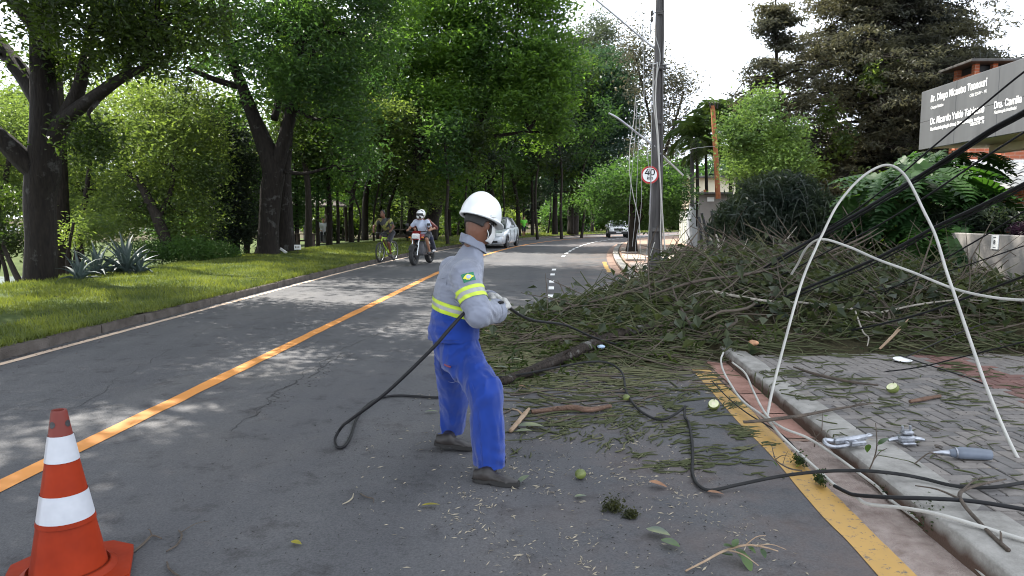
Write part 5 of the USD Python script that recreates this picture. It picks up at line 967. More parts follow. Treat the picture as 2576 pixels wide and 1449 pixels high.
solo('leaf_litter', cat_([chips(lawn_pick(-11, -6.1, 6, 30), 700, 640, (.02, .06)), chips(lawn_pick(-5.98, -5.80, 5, 30), 700, 641, (.01, .035)), chips(lawn_pick(-5.8, -5.3, 5, 26), 160, 642, (.008, .03))]), twigmat('brown_leaf_litter_look', (.045, .028, .015), (.16, .11, .06)), 'small brown leaves and dirt along the park kerb and lawn', 'leaf litter', kind='stuff', smooth=False)
# ---------------------------------------------------------------- branches one can tell apart
def pix(pts, z):
    """points of the picture at given heights over the ground level z0 (list of (u, v[, height]))"""
    out = []
    for p in pts:
        h = p[2] if len(p) > 2 else .02; q = gz(p[0], p[1], h + (z if z else 0)); out.append(q)
    return out
def at_heap(pts, lift=.03):
    """points of the picture resting on the heap's surface: march the ray until it meets it"""
    out = []
    for p in pts:
        d = ray(p[0], p[1]); d = d / d[1]; ys = np.linspace(3.2, 15.5, 500); P = CAM + d[None] * ys[:, None]; s = base_z(P[:, 0], P[:, 1]) + heap_h(P[:, 0], P[:, 1]) + (p[2] if len(p) > 2 else lift)
        k = np.argmax(P[:, 2] < s) if (P[:, 2] < s).any() else np.argmin(P[:, 2] - s); out.append(P[k])
    return out
M_lich = barkmat('lichen_bark_look', (0.014, 0.011, 0.009), (0.055, 0.043, 0.035), scale=5.0, lichen=(.20, .195, .18)); M_brownst = mat('brown_stick_look', (.075, .040, .024), .8, col2=(.15, .085, .055), scale=14, bump=.6, bscale=60); M_tan = mat('peeled_stick_look', (.22, .14, .08), .8, col2=(.34, .25, .17), scale=14, bump=.4)
M_pale = mat('pale_branch_look', (.21, .185, .15), .85, col2=(.36, .33, .28), scale=18, bump=.4); M_dkst = mat('dark_stick_look', (.035, .026, .019), .85, col2=(.09, .068, .05), scale=14, bump=.5)
def br(label, P, w, m, n=5, side=(), rough=.10, leaves=None, name='branch', cat='branch', seed=0):
    """w: radii along it in metres; side: (position 0..1, offset vector, radius)"""
    S = spline(P, n); t = thing(name, label, cat); b = jitter(tube(S, w, 8), rough * np.mean(w), .35 / max(np.mean(w), .004), seed); part(t, 'stem', b, m, smooth=True)
    for k, o, r in side:
        s = S[int(k * (len(S) - 1))]; o = np.array(o, float); part(t, 'side_twig', tube(spline([s, s + o * .5 + [0, 0, .015], s + o], 3), [r, r * .5], 6), m, smooth=True)
    if leaves:
        for (u, v, h, L, rz, tilt) in leaves: part(t, 'leaf', broad_leaf(gz(u, v, h), L, rz, tilt), LF_fresh, smooth=True)
    return t
LF_fresh = leafmat('fresh_leaf_look', (.060, .115, .028), (.13, .24, .03), clump=9, var=.2, rough=.35, spec=.6); LF_ylw = leafmat('yellow_leaf_look', (.38, .33, .06), (.45, .40, .05), clump=9, var=.15); LF_pale = leafmat('pale_leaf_look', (.25, .29, .19), (.28, .32, .15), clump=9, var=.2)
def broad_leaf(c, L, rz=0., tilt=0., asp=.55, cup=.12, roll=0.):
    n = 7; t = np.linspace(0, 1, n); w = L * asp * .5 * np.sin(np.pi * t ** .8) ** .8; vs = []
    for i in range(n): vs += [(L * (t[i] - .5), -w[i], cup * w[i] + .06 * L * math.sin(3.1 * t[i])), (L * (t[i] - .5), 0, .06 * L * math.sin(3.1 * t[i])), (L * (t[i] - .5), w[i], cup * w[i] + .06 * L * math.sin(3.1 * t[i]))]
    f = []
    for i in range(n - 1):
        for j in (0, 1): f.append((3 * i + j, 3 * i + 3 + j, 3 * i + 4 + j, 3 * i + 1 + j))
    return moved(tm(vs, f), c, rz=rz, ry=tilt, rx=roll)
br('thick lichen-crusted log, lowest and nearest part of the heap', at_heap([(1262, 960, .05), (1330, 935, .07), (1400, 905, .08), (1470, 876, .08), (1560, 838, .08), (1640, 822, .06)]), [.036, .050, .060, .064, .056, .04], M_lich, 6, [(.45, (.10, -.06, .10), .02), (.7, (-.14, .1, .1), .016)], .22, seed=1)
br('bent reddish brown stick lying on the road before the heap', pix([(1337, 1036, .02), (1400, 1028, .025), (1440, 1025, .03), (1480, 1031, .03), (1535, 1021, .03)], 0), [.018, .020, .024, .022, .017], M_brownst, 6, [(.3, (-.05, -.10, .02), .007)], .25, seed=2)
br('forked tan stick leaning towards the worker’s right boot', pix([(1284, 1084, .015), (1303, 1062, .02), (1319, 1042, .03), (1330, 1028, .04)], 0), [.016, .018, .018, .011], M_tan, 5, [(.6, (-.09, .11, .02), .009)], .2, seed=3)
br('long thin dark stick lying across the bricks up to the kerb', pix([(1870, 1062, .03), (1935, 1056, .04), (2023, 1044, .03), (2100, 1029, .02), (2195, 1014, .015)], .11), [.010, .013, .012, .010, .006], M_dkst, 5, [(.3, (.14, -.05, .02), .004), (.85, (.16, .04, .01), .004), (.9, (.12, .12, .01), .004)], .2, seed=4)
br('thin dark stick on the bricks below the white arch', pix([(1996, 923, .02), (2040, 938, .03), (2087, 950, .025), (2150, 962, .02), (2209, 969, .015)], .11), [.008, .014, .014, .011, .008], M_dkst, 5, [(.4, (.1, .1, .02), .004)], .2, seed=5)
br('short thick brown stick alone on the bricks', pix([(2288, 1010, .012), (2325, 1003, .014), (2364, 996, .014)], .11), [.014, .018, .013], M_brownst, 5, (), .2, seed=6)
br('crooked pale bare branch standing up from the heap near the pole', [at(1786, 600, 12.2), at(1811, 630, 12.0), at(1803, 693, 11.7), at(1812, 718, 11.5), at(1822, 738, 11.3)], [.012, .020, .022, .022, .020], M_pale, 6, [(.25, (.10, .1, .22), .008), (.5, (-.1, 0, .15), .006)], .2, seed=7)
br('long pale branch arching down from the stakes into the heap', [at(1800, 590, 12.4), at(1815, 625, 12.2), at(1842, 650, 12.0), at(1888, 672, 11.8), at(1935, 700, 11.5)], [.014, .018, .020, .016, .010], M_pale, 6, [(.5, (.22, 0, .02), .008), (.75, (.15, .1, .12), .007)], .2, seed=8)
br('thin pale twig rising to the right of the crooked branch', [at(1815, 738, 11.2), at(1842, 690, 11.4), at(1868, 632, 11.6), at(1880, 600, 11.7)], [.012, .010, .007, .004], M_pale, 5, [(.5, (-.06, 0, .2), .005)], .2, seed=9)
br('pale level branch across the middle of the heap', at_heap([(1745, 742, .1), (1788, 733, .12), (1860, 747, .12), (1927, 757, .1), (2004, 761, .1)]), [.020, .018, .018, .016, .014], M_pale, 5, [(.1, (-.16, 0, -.06), .010), (.5, (.1, -.1, .1), .006)], .2, seed=10)
br('long sagging pale branch across the right half of the heap', at_heap([(2004, 760, .12), (2120, 773, .12), (2199, 787, .12), (2303, 767, .14), (2402, 755, .16), (2468, 756, .14)]), [.014, .015, .013, .012, .009, .005], M_pale, 5, [(.35, (.1, -.15, -.12), .008), (.8, (.2, .1, .1), .006)], .2, seed=11)
br('wavy pale twig hanging from the sagging branch', at_heap([(2150, 780, .14), (2162, 815, .10), (2172, 838, .06), (2184, 849, .04), (2181, 870, .03)]), [.010, .010, .009, .008, .006], M_pale, 5, (), .2, seed=12)
br('split pale stick propped at the front of the heap', at_heap([(2212, 878, .02), (2240, 850, .10), (2262, 828, .16), (2284, 803, .2)]), [.012, .016, .014, .005], M_tan, 4, [(.4, (.12, .05, .12), .006)], .15, seed=13)
br('bare twig arching at the left of the dark needle mound', [at(1905, 660, 12.6), at(1938, 628, 12.7), at(1975, 604, 12.8), at(2004, 570, 12.9)], [.012, .010, .008, .004], M_pale, 5, [(.4, (-.02, 0, .2), .005), (.7, (.16, 0, .06), .004)], .2, seed=14)
br('leaning dark branch rising out of the heap before the pole', at_heap([(1745, 830, .05), (1720, 790, .12), (1700, 750, .2), (1690, 720, .3)]), [.018, .016, .012, .008], M_dkst, 5, [(.5, (.2, 0, .1), .006)], .2, seed=15)
br('straight grey-brown branch over the left part of the heap', at_heap([(1330, 800, .06), (1450, 768, .12), (1560, 740, .16), (1690, 698, .2), (1800, 668, .2)]), [.010, .016, .018, .016, .010], M_dkst, 5, [(.3, (.2, .1, .1), .006), (.6, (-.1, .1, .2), .006)], .15, seed=16)
br('dark straight branch lying below the grey-brown one', at_heap([(1290, 865, .05), (1400, 850, .08), (1520, 846, .1), (1640, 858, .08)]), [.009, .013, .013, .008], M_dkst, 5, [(.5, (.2, .05, .04), .005)], .15, seed=17)
br('long dark branch lying on top of the heap right of the pole', at_heap([(1640, 740, .2), (1760, 706, .24), (1880, 690, .24), (2000, 660, .24)]), [.012, .020, .018, .010], M_dkst, 5, [(.3, (-.1, 0, .25), .007), (.6, (.2, 0, .2), .007)], .15, seed=18)
br('thin twig with green leaves on the road at the bottom edge', pix([(1724, 1436, .01), (1775, 1410, .02), (1818, 1387, .04), (1875, 1371, .07), (1920, 1376, .05), (1956, 1386, .02)], 0), [.004, .005, .006, .005, .004, .003], M_tan, 5, [(.45, (.10, -.14, .0), .004), (.6, (.1, .04, .03), .003), (.75, (.12, -.03, .0), .003)], .1, [(1835, 1375, .06, .075, .5, .3), (1866, 1398, .03, .085, -1.1, .5), (1878, 1415, .02, .09, -1.2, .7), (1920, 1392, .03, .05, -1.4, .6), (1850, 1365, .08, .06, 1.0, -.3), (1828, 1395, .03, .06, 2.4, .2), (1890, 1382, .05, .05, -.8, .5)], seed=19)
br('forked brown twig lying over the kerb near the bottom right', pix([(2536, 1384, .02), (2500, 1352, .02), (2469, 1320, .03), (2428, 1275, .04), (2414, 1240, .05), (2459, 1220, .06), (2530, 1205, .06)], .11), [.010, .009, .009, .009, .010, .008, .004], M_dkst, 4, [(.62, (-.16, .12, .02), .006), (.68, (.20, .16, .03), .006), (.1, (.03, .06, .03), .006)], .15, seed=20)
br('upright thin twig with three round leaves by the kerb', pix([(2186, 1182, .02), (2199, 1150, .10), (2205, 1118, .18), (2202, 1064, .30)], .11), [.004, .004, .0035, .002], M_dkst, 4, [(.3, (.07, .0, .07), .003)], .1, [(2222, 1110, .29, .075, .3, -.5), (2183, 1128, .26, .06, 1.5, 1.2), (2218, 1135, .22, .05, .1, .1)], seed=21)
br('small dark twig with a green leaf standing in the gutter', pix([(2017, 1184, .01), (1985, 1178, .02), (1954, 1160, .05), (1945, 1140, .09), (1940, 1116, .13)], .02), [.005, .005, .004, .003, .002], M_dkst, 4, [(.4, (.03, 0, .09), .002), (.6, (.08, 0, .02), .003)], .1, [(1948, 1166, .05, .045, .3, .9), (2008, 1172, .06, .05, 2, .6)], seed=22)
br('thin forked twig beside the small upright kerb leaf', pix([(2048, 1124, .01), (2052, 1100, .08), (2066, 1082, .14), (2068, 1040, .24)], .02), [.004, .004, .003, .002], M_dkst, 4, [(.4, (-.05, 0, .07), .002), (.4, (.06, .0, .05), .002)], .1, [(2076, 1046, .24, .06, 1.2, .4)], seed=23)
br('leafy twig lying on the bricks beside the metal tube', pix([(2300, 1167, .015), (2320, 1150, .05), (2340, 1139, .08), (2370, 1146, .05)], .11), [.004, .004, .003, .002], M_dkst, 4, (), .1, [(2320, 1185, .03, .06, -1.3, .9), (2455, 1194, .06, .07, -1.4, 1.0), (2312, 1180, .02, .05, .4, .2)], seed=24)
br('curved grey twig on the asphalt right of the cone foot', pix([(331, 1391, .006), (362, 1366, .01), (382, 1347, .012), (407, 1354, .006)], 0), [.005, .006, .005, .003], M_dkst, 4, [(.7, (-.05, .05, .005), .003)], .2, seed=25)
br('s-shaped grey twig on the asphalt right of the cone', pix([(418, 1387, .006), (445, 1370, .01), (457, 1347, .01), (449, 1333, .006)], 0), [.003, .005, .005, .003], M_dkst, 4, [(.85, (.08, .14, .0), .002)], .2, seed=26)
br('short curled twig at the bottom edge right of the cone', pix([(420, 1413, .006), (424, 1428, .01), (436, 1440, .008), (452, 1449, .006)], 0), [.004, .005, .005, .003], M_dkst, 4, (), .2, seed=27)
br('pale curved sliver of wood on the asphalt in front of the worker', pix([(861, 1268, .004), (876, 1261, .008), (886, 1252, .01), (889, 1241, .006)], 0), [.002, .004, .004, .002], M_chip, 4, (), .1, seed=28, name='wood_sliver', cat='wood sliver')
br('dark bent twig on the asphalt beside the pale sliver', pix([(906, 1241, .004), (922, 1250, .008), (938, 1254, .008), (940, 1264, .004)], 0), [.003, .004, .004, .002], M_dkst, 4, (), .1, seed=29)
# single leaves, fruit and litter
for u, v, z, L, rz, ti, m, asp, lab in [(1083, 1270, .012, .10, .15, .0, LF_ylw, .26, 'slim yellow leaf alone on the asphalt'), (745, 1365, .012, .062, -.3, .1, LF_ylw, .55, 'small yellow-green leaf on the asphalt at the bottom'), (1316, 1205, .03, .085, .5, -.4, LF_pale, .6, 'grey-green leaf at the toe of the worker’s right boot'),
        (1335, 1072, .015, .20, .1, .05, LF_pale, .5, 'large pale leaf on the road below the brown stick'), (1318, 1084, .012, .12, .2, .0, LF_pale, .5, 'pale leaf tucked beside the forked tan stick'), (1655, 1338, .02, .125, -.5, .05, LF_pale, .55, 'bright grey-green leaf on the road, upper of two'), (1686, 1366, .02, .10, -.6, .1, LF_fresh, .6, 'green leaf on the road, lower of two'),
        (1085, 1035, .012, .11, .1, 0., LF_pale, .3, 'pale narrow leaf on the road behind the worker’s heel'), (1460, 1248, .01, .07, .2, 0, LF_pale, .5, 'small pale leaf on the road below the green fruit'), (1655, 1218, .02, .11, -.2, .25, mat('brown_leaf_look', (.20, .10, .05), .8, var=.3, scale=20), .5, 'curled brown leaf on the road near the dark cable'), (1800, 1240, .015, .10, .1, .2, mat('brown_leaf_look', (.2, .1, .05)), .4, 'curled brown leaf where the dark cable touches the road'),
        (1320, 975, .05, .14, .6, .4, mat('brown_leaf_look', (.2, .1, .05)), .5, 'broken orange-brown bark flake below the thick log'), (1300, 905, .04, .16, .1, .1, LF_pale, .4, 'pale leaf at the left end of the heap beside the log'), (1262, 925, .03, .17, .1, .1, LF_pale, .4, 'lowest pale leaf at the left end of the heap'), (1700, 718, .5, .18, .5, -.5, LF_pale, .35, 'long pale leaf stuck upright on the heap before the pole')]:
    solo('fallen_leaf', broad_leaf(gz(u, v, z) if v > 800 else at_heap([(u, v, .12)])[0], L, rz, ti, asp), m, lab, 'leaf', smooth=True)
M_fruit = mat('green_fruit_look', (.075, .10, .022), .5, col2=(.12, .14, .035), scale=12, bump=.2); M_flesh = mat('pale_fruit_flesh_look', (.55, .56, .33), .6, var=.15, scale=20)
def fruit(u, v, z, R, lab, cutn=None):
    c = gz(u, v, z + R * .9); t = thing('guava', lab, 'fruit', c); s = trimesh.creation.icosphere(3, R); s.vertices *= [1.05, 1.0, .92]; s = jitter(s, R * .06, 1.2 / R * .5)
    if cutn is not None:
        n = np.array(cutn, float) / np.linalg.norm(cutn); part(t, 'skin', trimesh.intersections.slice_mesh_plane(s, -n, n * R * .42), M_fruit, smooth=True)
        A = np.cross(n, [0, 0, 1]); A /= np.linalg.norm(A); B = np.cross(n, A); a = np.linspace(0, 6.283, 18)[:-1]; rr = R * .90 * (1 + .04 * np.sin(5 * a)); P = n * R * .43 + rr[:, None] * (np.cos(a)[:, None] * A + np.sin(a)[:, None] * B)
        part(t, 'flesh', tube([n * R * .30, n * R * .435], [R * .80, R * .88], 18), M_flesh, smooth=30); part(t, 'core', tube([n * R * .4, n * R * .445], [R * .3, R * .34], 10), mat('fruit_core_look', (.62, .58, .42), .6))
    else: part(t, 'skin', s, M_fruit, smooth=True)
    part(t, 'stalk', tube([(0, 0, R * .8), (R * .1, 0, R * 1.1)], R * .09, 5), M_dkst)
fruit(1795, 1018, 0, .045, 'cut green guava on the yellow line, pale side up', (-.2, -.6, .7)); fruit(2245, 976, .11, .047, 'cut green guava on the bricks under the arch', (-.5, -.2, .8)); fruit(1460, 1192, 0, .032, 'whole green guava lying on the open asphalt'); fruit(1575, 1000, 0, .03, 'small green guava among twigs before the brown stick')
LF_moss = leafmat('moss_look', (.085, .095, .030), (.13, .15, .04), clump=9, var=.6)
for u, v, z, R, lab in [(1540, 1282, 0, .07, 'ragged tuft of moss and leaf on the asphalt'), (1585, 1300, 0, .04, 'small moss scrap right of the ragged tuft')]:
    rg_ = np.random.default_rng(int(u)); c = gz(u, v, z); vv, ff = leafmesh(c + np.abs(rg_.normal(size=(330, 3))) * [0, 0, R * .40] + rg_.normal(size=(330, 3)) * [R * .42, R * .36, 0], .018, rg_, .3, .5); solo('moss_tuft', trimesh.Trimesh(vv, ff, process=False), LF_moss, lab, 'moss', smooth=False)
LF_moss2 = leafmat('weed_look', (.050, .085, .020), (.09, .15, .02), clump=9, var=.5)
for u, v, z, R, lab in [(2330, 1318, .02, .09, 'largest clump of weeds growing in the gutter joint'), (2235, 1240, .02, .05, 'small weed clump in the gutter beside the dark cable'), (2062, 1213, .02, .045, 'little weed in the gutter under the dark cable'), (2010, 1165, .02, .05, 'sprig of weed in the gutter by the white cable')]:
    rg_ = np.random.default_rng(int(v)); c = gz(u, v, z); vv, ff = leafmesh(c + np.abs(rg_.normal(size=(220, 3))) * [0, 0, R * .5] + rg_.normal(size=(220, 3)) * [R * .35, R * .7, 0], .022, rg_, .5, .5); solo('gutter_weed', trimesh.Trimesh(vv, ff, process=False), LF_moss2, lab, 'weed', smooth=False)
solo('plastic_disc', moved(tube([(0, 0, 0), (0, 0, .008), (0, 0, .014)], [.085, .088, .07], 22), gz(2270, 905, .125), rx=.08), M_white, 'round white plastic disc lying on the bricks before the heap', 'disc', smooth=30)
def rag(c, s, seed): r = np.random.default_rng(seed); m = trimesh.creation.icosphere(2, 1); m.vertices *= np.array(s); return moved(jitter(m, min(s) * .7, 1.6 / max(s) * .5, seed), c)
solo('plastic_scrap', rag(at_heap([(1512, 872, .06)])[0], (.05, .04, .02), 3), mat('bluish_plastic_look', (.45, .58, .74), .35), 'small bluish-white plastic scrap on the log in the heap', 'plastic scrap', smooth=True)
solo('foam_piece', rag(at_heap([(1520, 728, .12)])[0], (.11, .06, .035), 5), M_white, 'white foam piece at the back edge of the heap', 'foam', smooth=True); solo('foam_piece', rag(at_heap([(1488, 735, .06)])[0], (.06, .04, .02), 6), M_white, 'small white scrap left of the foam piece', 'foam', smooth=True)
solo('broken_wood', rag(at_heap([(1895, 862, .08)])[0], (.05, .035, .03), 8), mat('raw_wood_look', (.42, .22, .12), .8, var=.3, scale=18), 'orange splintered wood end showing in the heap', 'wood', smooth=False)

# ---------------------------------------------------------------- cables
M_cab = mat('black_cable_look', (0.007, 0.007, 0.008), .55, var=.2, spec=.25); M_cabg = mat('dusty_black_cable_look', (0.016, 0.016, 0.016), .7, var=.4, scale=9, spec=.2); M_cond = mat('off_white_cable_look', (.36, .35, .32), .5, var=.2, scale=4); M_cwire = mat('grey_wire_look', (.24, .24, .235), .5, var=.2, metal=.2)
def cable(label, pts, r, m, n=7, name='cable', group=None, sides=8):
    P = [at(u, v, y) for u, v, y in pts]; return solo(name, tube(spline(P, n), r, sides), m, label, 'cable', group, smooth=True)
def yy(pts, ys):
    k = np.linspace(0, 1, len(pts)); return [(u, v, float(np.interp(t, np.linspace(0, 1, len(ys)), ys))) for (u, v), t in zip(pts, k)]
# sagging black lines from the upper right down into the heap
B1 = yy([(2700, 205), (2575, 281), (2489, 328), (2390, 393), (2300, 450), (2134, 550), (2039, 604), (1920, 674), (1888, 700), (1824, 740), (1735, 788)], [5.6, 7.2, 9.0, 10.2, 10.9])
cable('thickest black cable sagging from the upper right into the heap', B1, .020, M_cab); cable('second strand running along the thickest black cable', [(u, v + 9, y + .03) for u, v, y in B1], .012, M_cab)
cable('uppermost thin black cable crossing the grey fascia sign', yy([(2700, 95), (2575, 181), (2460, 275), (2342, 373), (2230, 470), (2134, 541), (2040, 598)], [5.9, 7.5, 9.6]), .009, M_cab)
cable('thin black cable just below the thickest one', yy([(2700, 255), (2575, 333), (2456, 409), (2323, 498), (2205, 569), (2086, 630), (1990, 680), (1888, 726), (1760, 790)], [5.4, 7.0, 9.0, 10.6]), .009, M_cab)
B4 = yy([(2700, 400), (2575, 463), (2466, 518), (2347, 574), (2214, 645), (2060, 711), (1913, 768), (1770, 802), (1700, 830)], [5.0, 6.8, 8.6, 10.3])
cable('lower thick black cable crossing the philodendron', B4, .017, M_cab); cable('thin strand hanging just under the lower thick cable', [(u - 4, v + 12, y + .05) for u, v, y in B4], .008, M_cab)
cable('thin black cable passing in front of the number plate wall', yy([(2700, 462), (2575, 532), (2485, 588), (2361, 660), (2280, 706), (2170, 760), (2060, 800)], [6.2, 8, 9.8]), .008, M_cab)
cable('black cable low over the right side of the heap', yy([(2700, 650), (2575, 695), (2468, 735), (2303, 793), (2137, 831), (1990, 848), (1895, 851), (1790, 845)], [5.2, 7.0, 8.6, 9.4]), .011, M_cab)
cable('thin black cable hanging over the far edge of the bricks', yy([(2700, 830), (2575, 860), (2427, 896), (2303, 925), (2178, 938), (2080, 936), (1990, 925)], [4.9, 6.0, 6.9, 7.3]), .006, M_cab)
cable('short thin cable dropping from the heap onto the bricks', yy([(2480, 812), (2406, 840), (2303, 886), (2199, 931), (2120, 945)], [8.0, 7.3, 6.9]), .006, M_cab); cable('thin cable running across the bricks to the right edge', yy([(2260, 893), (2344, 921), (2448, 955), (2575, 1009), (2640, 1040)], [7.3, 6.4, 5.2]), .006, M_cab)
# white tubes
arch = [(1929, 1047, 5.15), (1950, 950, 5.35), (2012, 722, 5.75), (2054, 619, 5.95), (2067, 592, 6.0), (2105, 517, 6.1), (2157, 455, 6.15), (2205, 422, 6.15), (2238, 416, 6.1), (2266, 431, 6.0), (2290, 464, 5.9), (2323, 531, 5.7), (2352, 592, 5.5), (2380, 683, 5.2), (2402, 747, 5.0), (2439, 855, 4.75), (2481, 975, 4.5), (2535, 1104, 4.4), (2578, 1186, 4.3)]
cable('tall arch of springy off-white cable rising over the bricks', arch, .0105, M_cond)
cable('off-white cable bowing from the heap to the right edge', [(1990, 690, 7.0), (2006, 664, 6.9), (2030, 622, 6.7), (2067, 602, 6.5), (2134, 621, 6.3), (2210, 654, 6.1), (2295, 685, 5.9), (2398, 726, 5.7), (2489, 747, 5.5), (2575, 755, 5.3), (2660, 752, 5.1)], .0105, M_cond)
cable('white cable end looping out of the thickest black cable', [(1735, 786, 9.9), (1750, 800, 9.8), (1806, 825, 9.4), (1859, 835, 9.2), (1913, 821, 9.3), (1948, 793, 9.5), (1960, 770, 9.7)], .014, M_cond)
W3 = [(1819, 887, .16), (1813, 905, .13), (1818, 930, .12), (1835, 963, .10), (1867, 1008, .10), (1926, 1052, .10), (1968, 1101, .08), (2051, 1177, .06), (2111, 1230, .05), (2152, 1250, .05), (2184, 1268, .05), (2274, 1278, .10), (2379, 1299, .14), (2575, 1358, .135), (2660, 1385, .13)]
W4 = [(1842, 912, .17), (1874, 939, .17), (1895, 985, .15), (1927, 1043, .13), (1968, 1076, .11), (2030, 1101, .09), (2100, 1146, .06), (2152, 1184, .045), (2205, 1223, .035), (2239, 1257, .03), (2354, 1341, .03), (2473, 1446, .03), (2540, 1510, .03)]
def gcable(label, pts, r, m): return solo('cable', tube(spline([gz(u, v, h) for u, v, h in pts], 7), r, 8), m, label, 'cable', smooth=True)
gcable('white cable lying in the gutter and bending over the kerb', W3, .0095, M_cond); gcable('white cable lying along the foot of the kerb to the bottom edge', W4, .0085, M_cond)
gcable('thin grey wire beside the white cables in the gutter', [(1790, 958, .05), (1830, 1000, .04), (1880, 1040, .05), (1950, 1082, .06), (1985, 1110, .05), (2020, 1150, .03), (2060, 1182, .02)], .005, M_cabg)
# black cables on the ground
K0 = [(1290, 781), (1272, 772)]
gcable('black cable snaking over the road and up onto the kerb', [(1722, 1024, .05), (1722, 1049, .03), (1731, 1062, .015), (1739, 1100, .012), (1742, 1150, .012), (1741, 1188, .012), (1755, 1219, .012), (1787, 1233, .012), (1856, 1219, .03), (1961, 1198, .07), (2065, 1186, .12), (2170, 1184, .15), (2257, 1192, .15), (2323, 1204, .13), (2400, 1222, .125), (2490, 1226, .125), (2575, 1214, .125), (2650, 1205, .125)], .010, M_cabg)
gcable('black cable crossing the kerb to the right edge', [(2098, 1222, .06), (2125, 1236, .06), (2152, 1245, .07), (2239, 1251, .12), (2344, 1254, .15), (2448, 1261, .15), (2575, 1281, .14), (2660, 1300, .13)], .0105, M_cab)
gcable('black cable end hooking up from the road beside the heap', [(1724, 1022, .055), (1692, 1045, .03), (1653, 1055, .02), (1604, 1028, .02), (1575, 985, .03), (1565, 939, .07), (1533, 914, .12), (1486, 910, .14), (1415, 921, .13), (1326, 939, .10), (1255, 950, .03)], .010, M_cabg)
# slack wires hanging on the pole
def hang(label, pts, r, m, y=18.0, group=None, nm='hanging_wire'): return solo(nm, tube(spline([at(p[0], p[1], p[2] if len(p) > 2 else y) for p in pts], 6), r, 6), m, label, 'wire', group, smooth=True)
hang('pale tube hanging down the right face of the pole into the heap', [(1653, 160), (1648, 252), (1655, 352), (1660, 453), (1665, 529), (1672, 629), (1680, 729, 16.5)], .019, M_cond)
hang('second pale tube crossing the face of the pole', [(1642, 150), (1643, 250), (1652, 340), (1657, 420), (1662, 500), (1661, 600), (1668, 690)], .015, M_cond); hang('grey wire down the left edge of the pole', [(1648, 90), (1660, 150), (1640, 240), (1638, 380), (1636, 500), (1630, 600), (1622, 660)], .011, M_cwire)
hang('thin wire hanging left of the pole past the speed sign', [(1616, 60), (1618, 180), (1622, 300), (1629, 400), (1636, 455), (1632, 540)], .009, M_cwire)
hang('slack wire hanging in a long bow left of the pole', [(1598, 245), (1594, 300), (1584, 370), (1583, 430), (1592, 490), (1606, 550), (1609, 590), (1610, 640)], .011, M_cond); hang('thin wire hanging straight behind the slack bow', [(1602, 255), (1598, 330), (1590, 420), (1584, 500), (1580, 600), (1578, 650)], .008, M_cwire)
hang('thin greenish wire hanging between bow and speed sign', [(1612, 255), (1606, 350), (1602, 450), (1598, 540), (1590, 620)], .008, M_cwire); hang('thin wire looping below the bow to the path', [(1612, 420), (1613, 500), (1608, 560), (1600, 600), (1596, 660)], .008, M_cwire)
hang('pale cable springing from the pole foot to the ground on the left', [(1646, 610, 17.6), (1637, 640, 17.4), (1627, 668, 17.1), (1610, 690, 16.5), (1594, 700, 16.2)], .013, M_cond); hang('pale cable running from the pole foot down into the heap', [(1582, 695, 16.3), (1590, 720, 15.2), (1600, 745, 14), (1611, 772, 13)], .015, M_cond)
hang('thin wire strung behind the pole towards the rusty pole', [(1665, 420, 19), (1740, 375, 26), (1820, 366, 29), (1900, 350, 30)], .008, M_cwire)
hang('grey-white wire loop sticking out of the left end of the heap', [(1395, 772, 12), (1378, 769, 12.3), (1378, 763, 12.8), (1440, 757, 13), (1500, 742, 13), (1560, 735, 13)], .012, M_cond); hang('curled pale wire in the middle of the heap', [(1760, 700, 11), (1790, 688, 10.9), (1820, 690, 10.8), (1840, 705, 10.7), (1830, 720, 10.6), (1800, 727, 10.6)], .010, M_cond)
hang('thin wire loop lying in front of the log', [(1630, 815, 9.3), (1640, 845, 9), (1670, 868, 8.6), (1684, 880, 8.4), (1680, 893, 8.2)], .009, M_cond); hang('pale bare wire bending up through the heap', [(1664, 895, 8), (1655, 840, 9), (1632, 818, 9.6), (1640, 800, 9.8), (1666, 790, 9.9), (1672, 770, 10.2)], .008, M_cwire)
for lab, pts, r, m in [('thin slack wire drooping over the crest of the heap', [(1690, 690, 13.5), (1790, 672, 12.5), (1900, 690, 11.5), (2020, 720, 10.6), (2110, 742, 10)], .007, M_cab),
        ('thin dark wire sagging across the heap below the arch', [(1760, 802, 10), (1880, 792, 9.8), (2020, 776, 9.2), (2180, 738, 8.2), (2360, 690, 7.2), (2600, 610, 5.8)], .006, M_cab),
        ('pale thin wire curling over the right half of the heap', [(2060, 700, 10.6), (2150, 728, 10), (2240, 740, 9.6), (2320, 725, 9.4), (2380, 742, 9.0)], .007, M_cond),
        ('pale thin wire trailing from the pole foot along the heap crest', [(1668, 690, 16.5), (1720, 700, 15), (1790, 712, 13.6), (1850, 735, 12.4), (1890, 738, 11.8)], .009, M_cond),
        ('dark wire snaking low over the left end of the heap', [(1420, 845, 8.9), (1500, 822, 9.4), (1600, 800, 9.8), (1700, 812, 9.4), (1790, 835, 8.9)], .007, M_cabg)]:
    hang(lab, pts, r, m, nm='slack_wire')
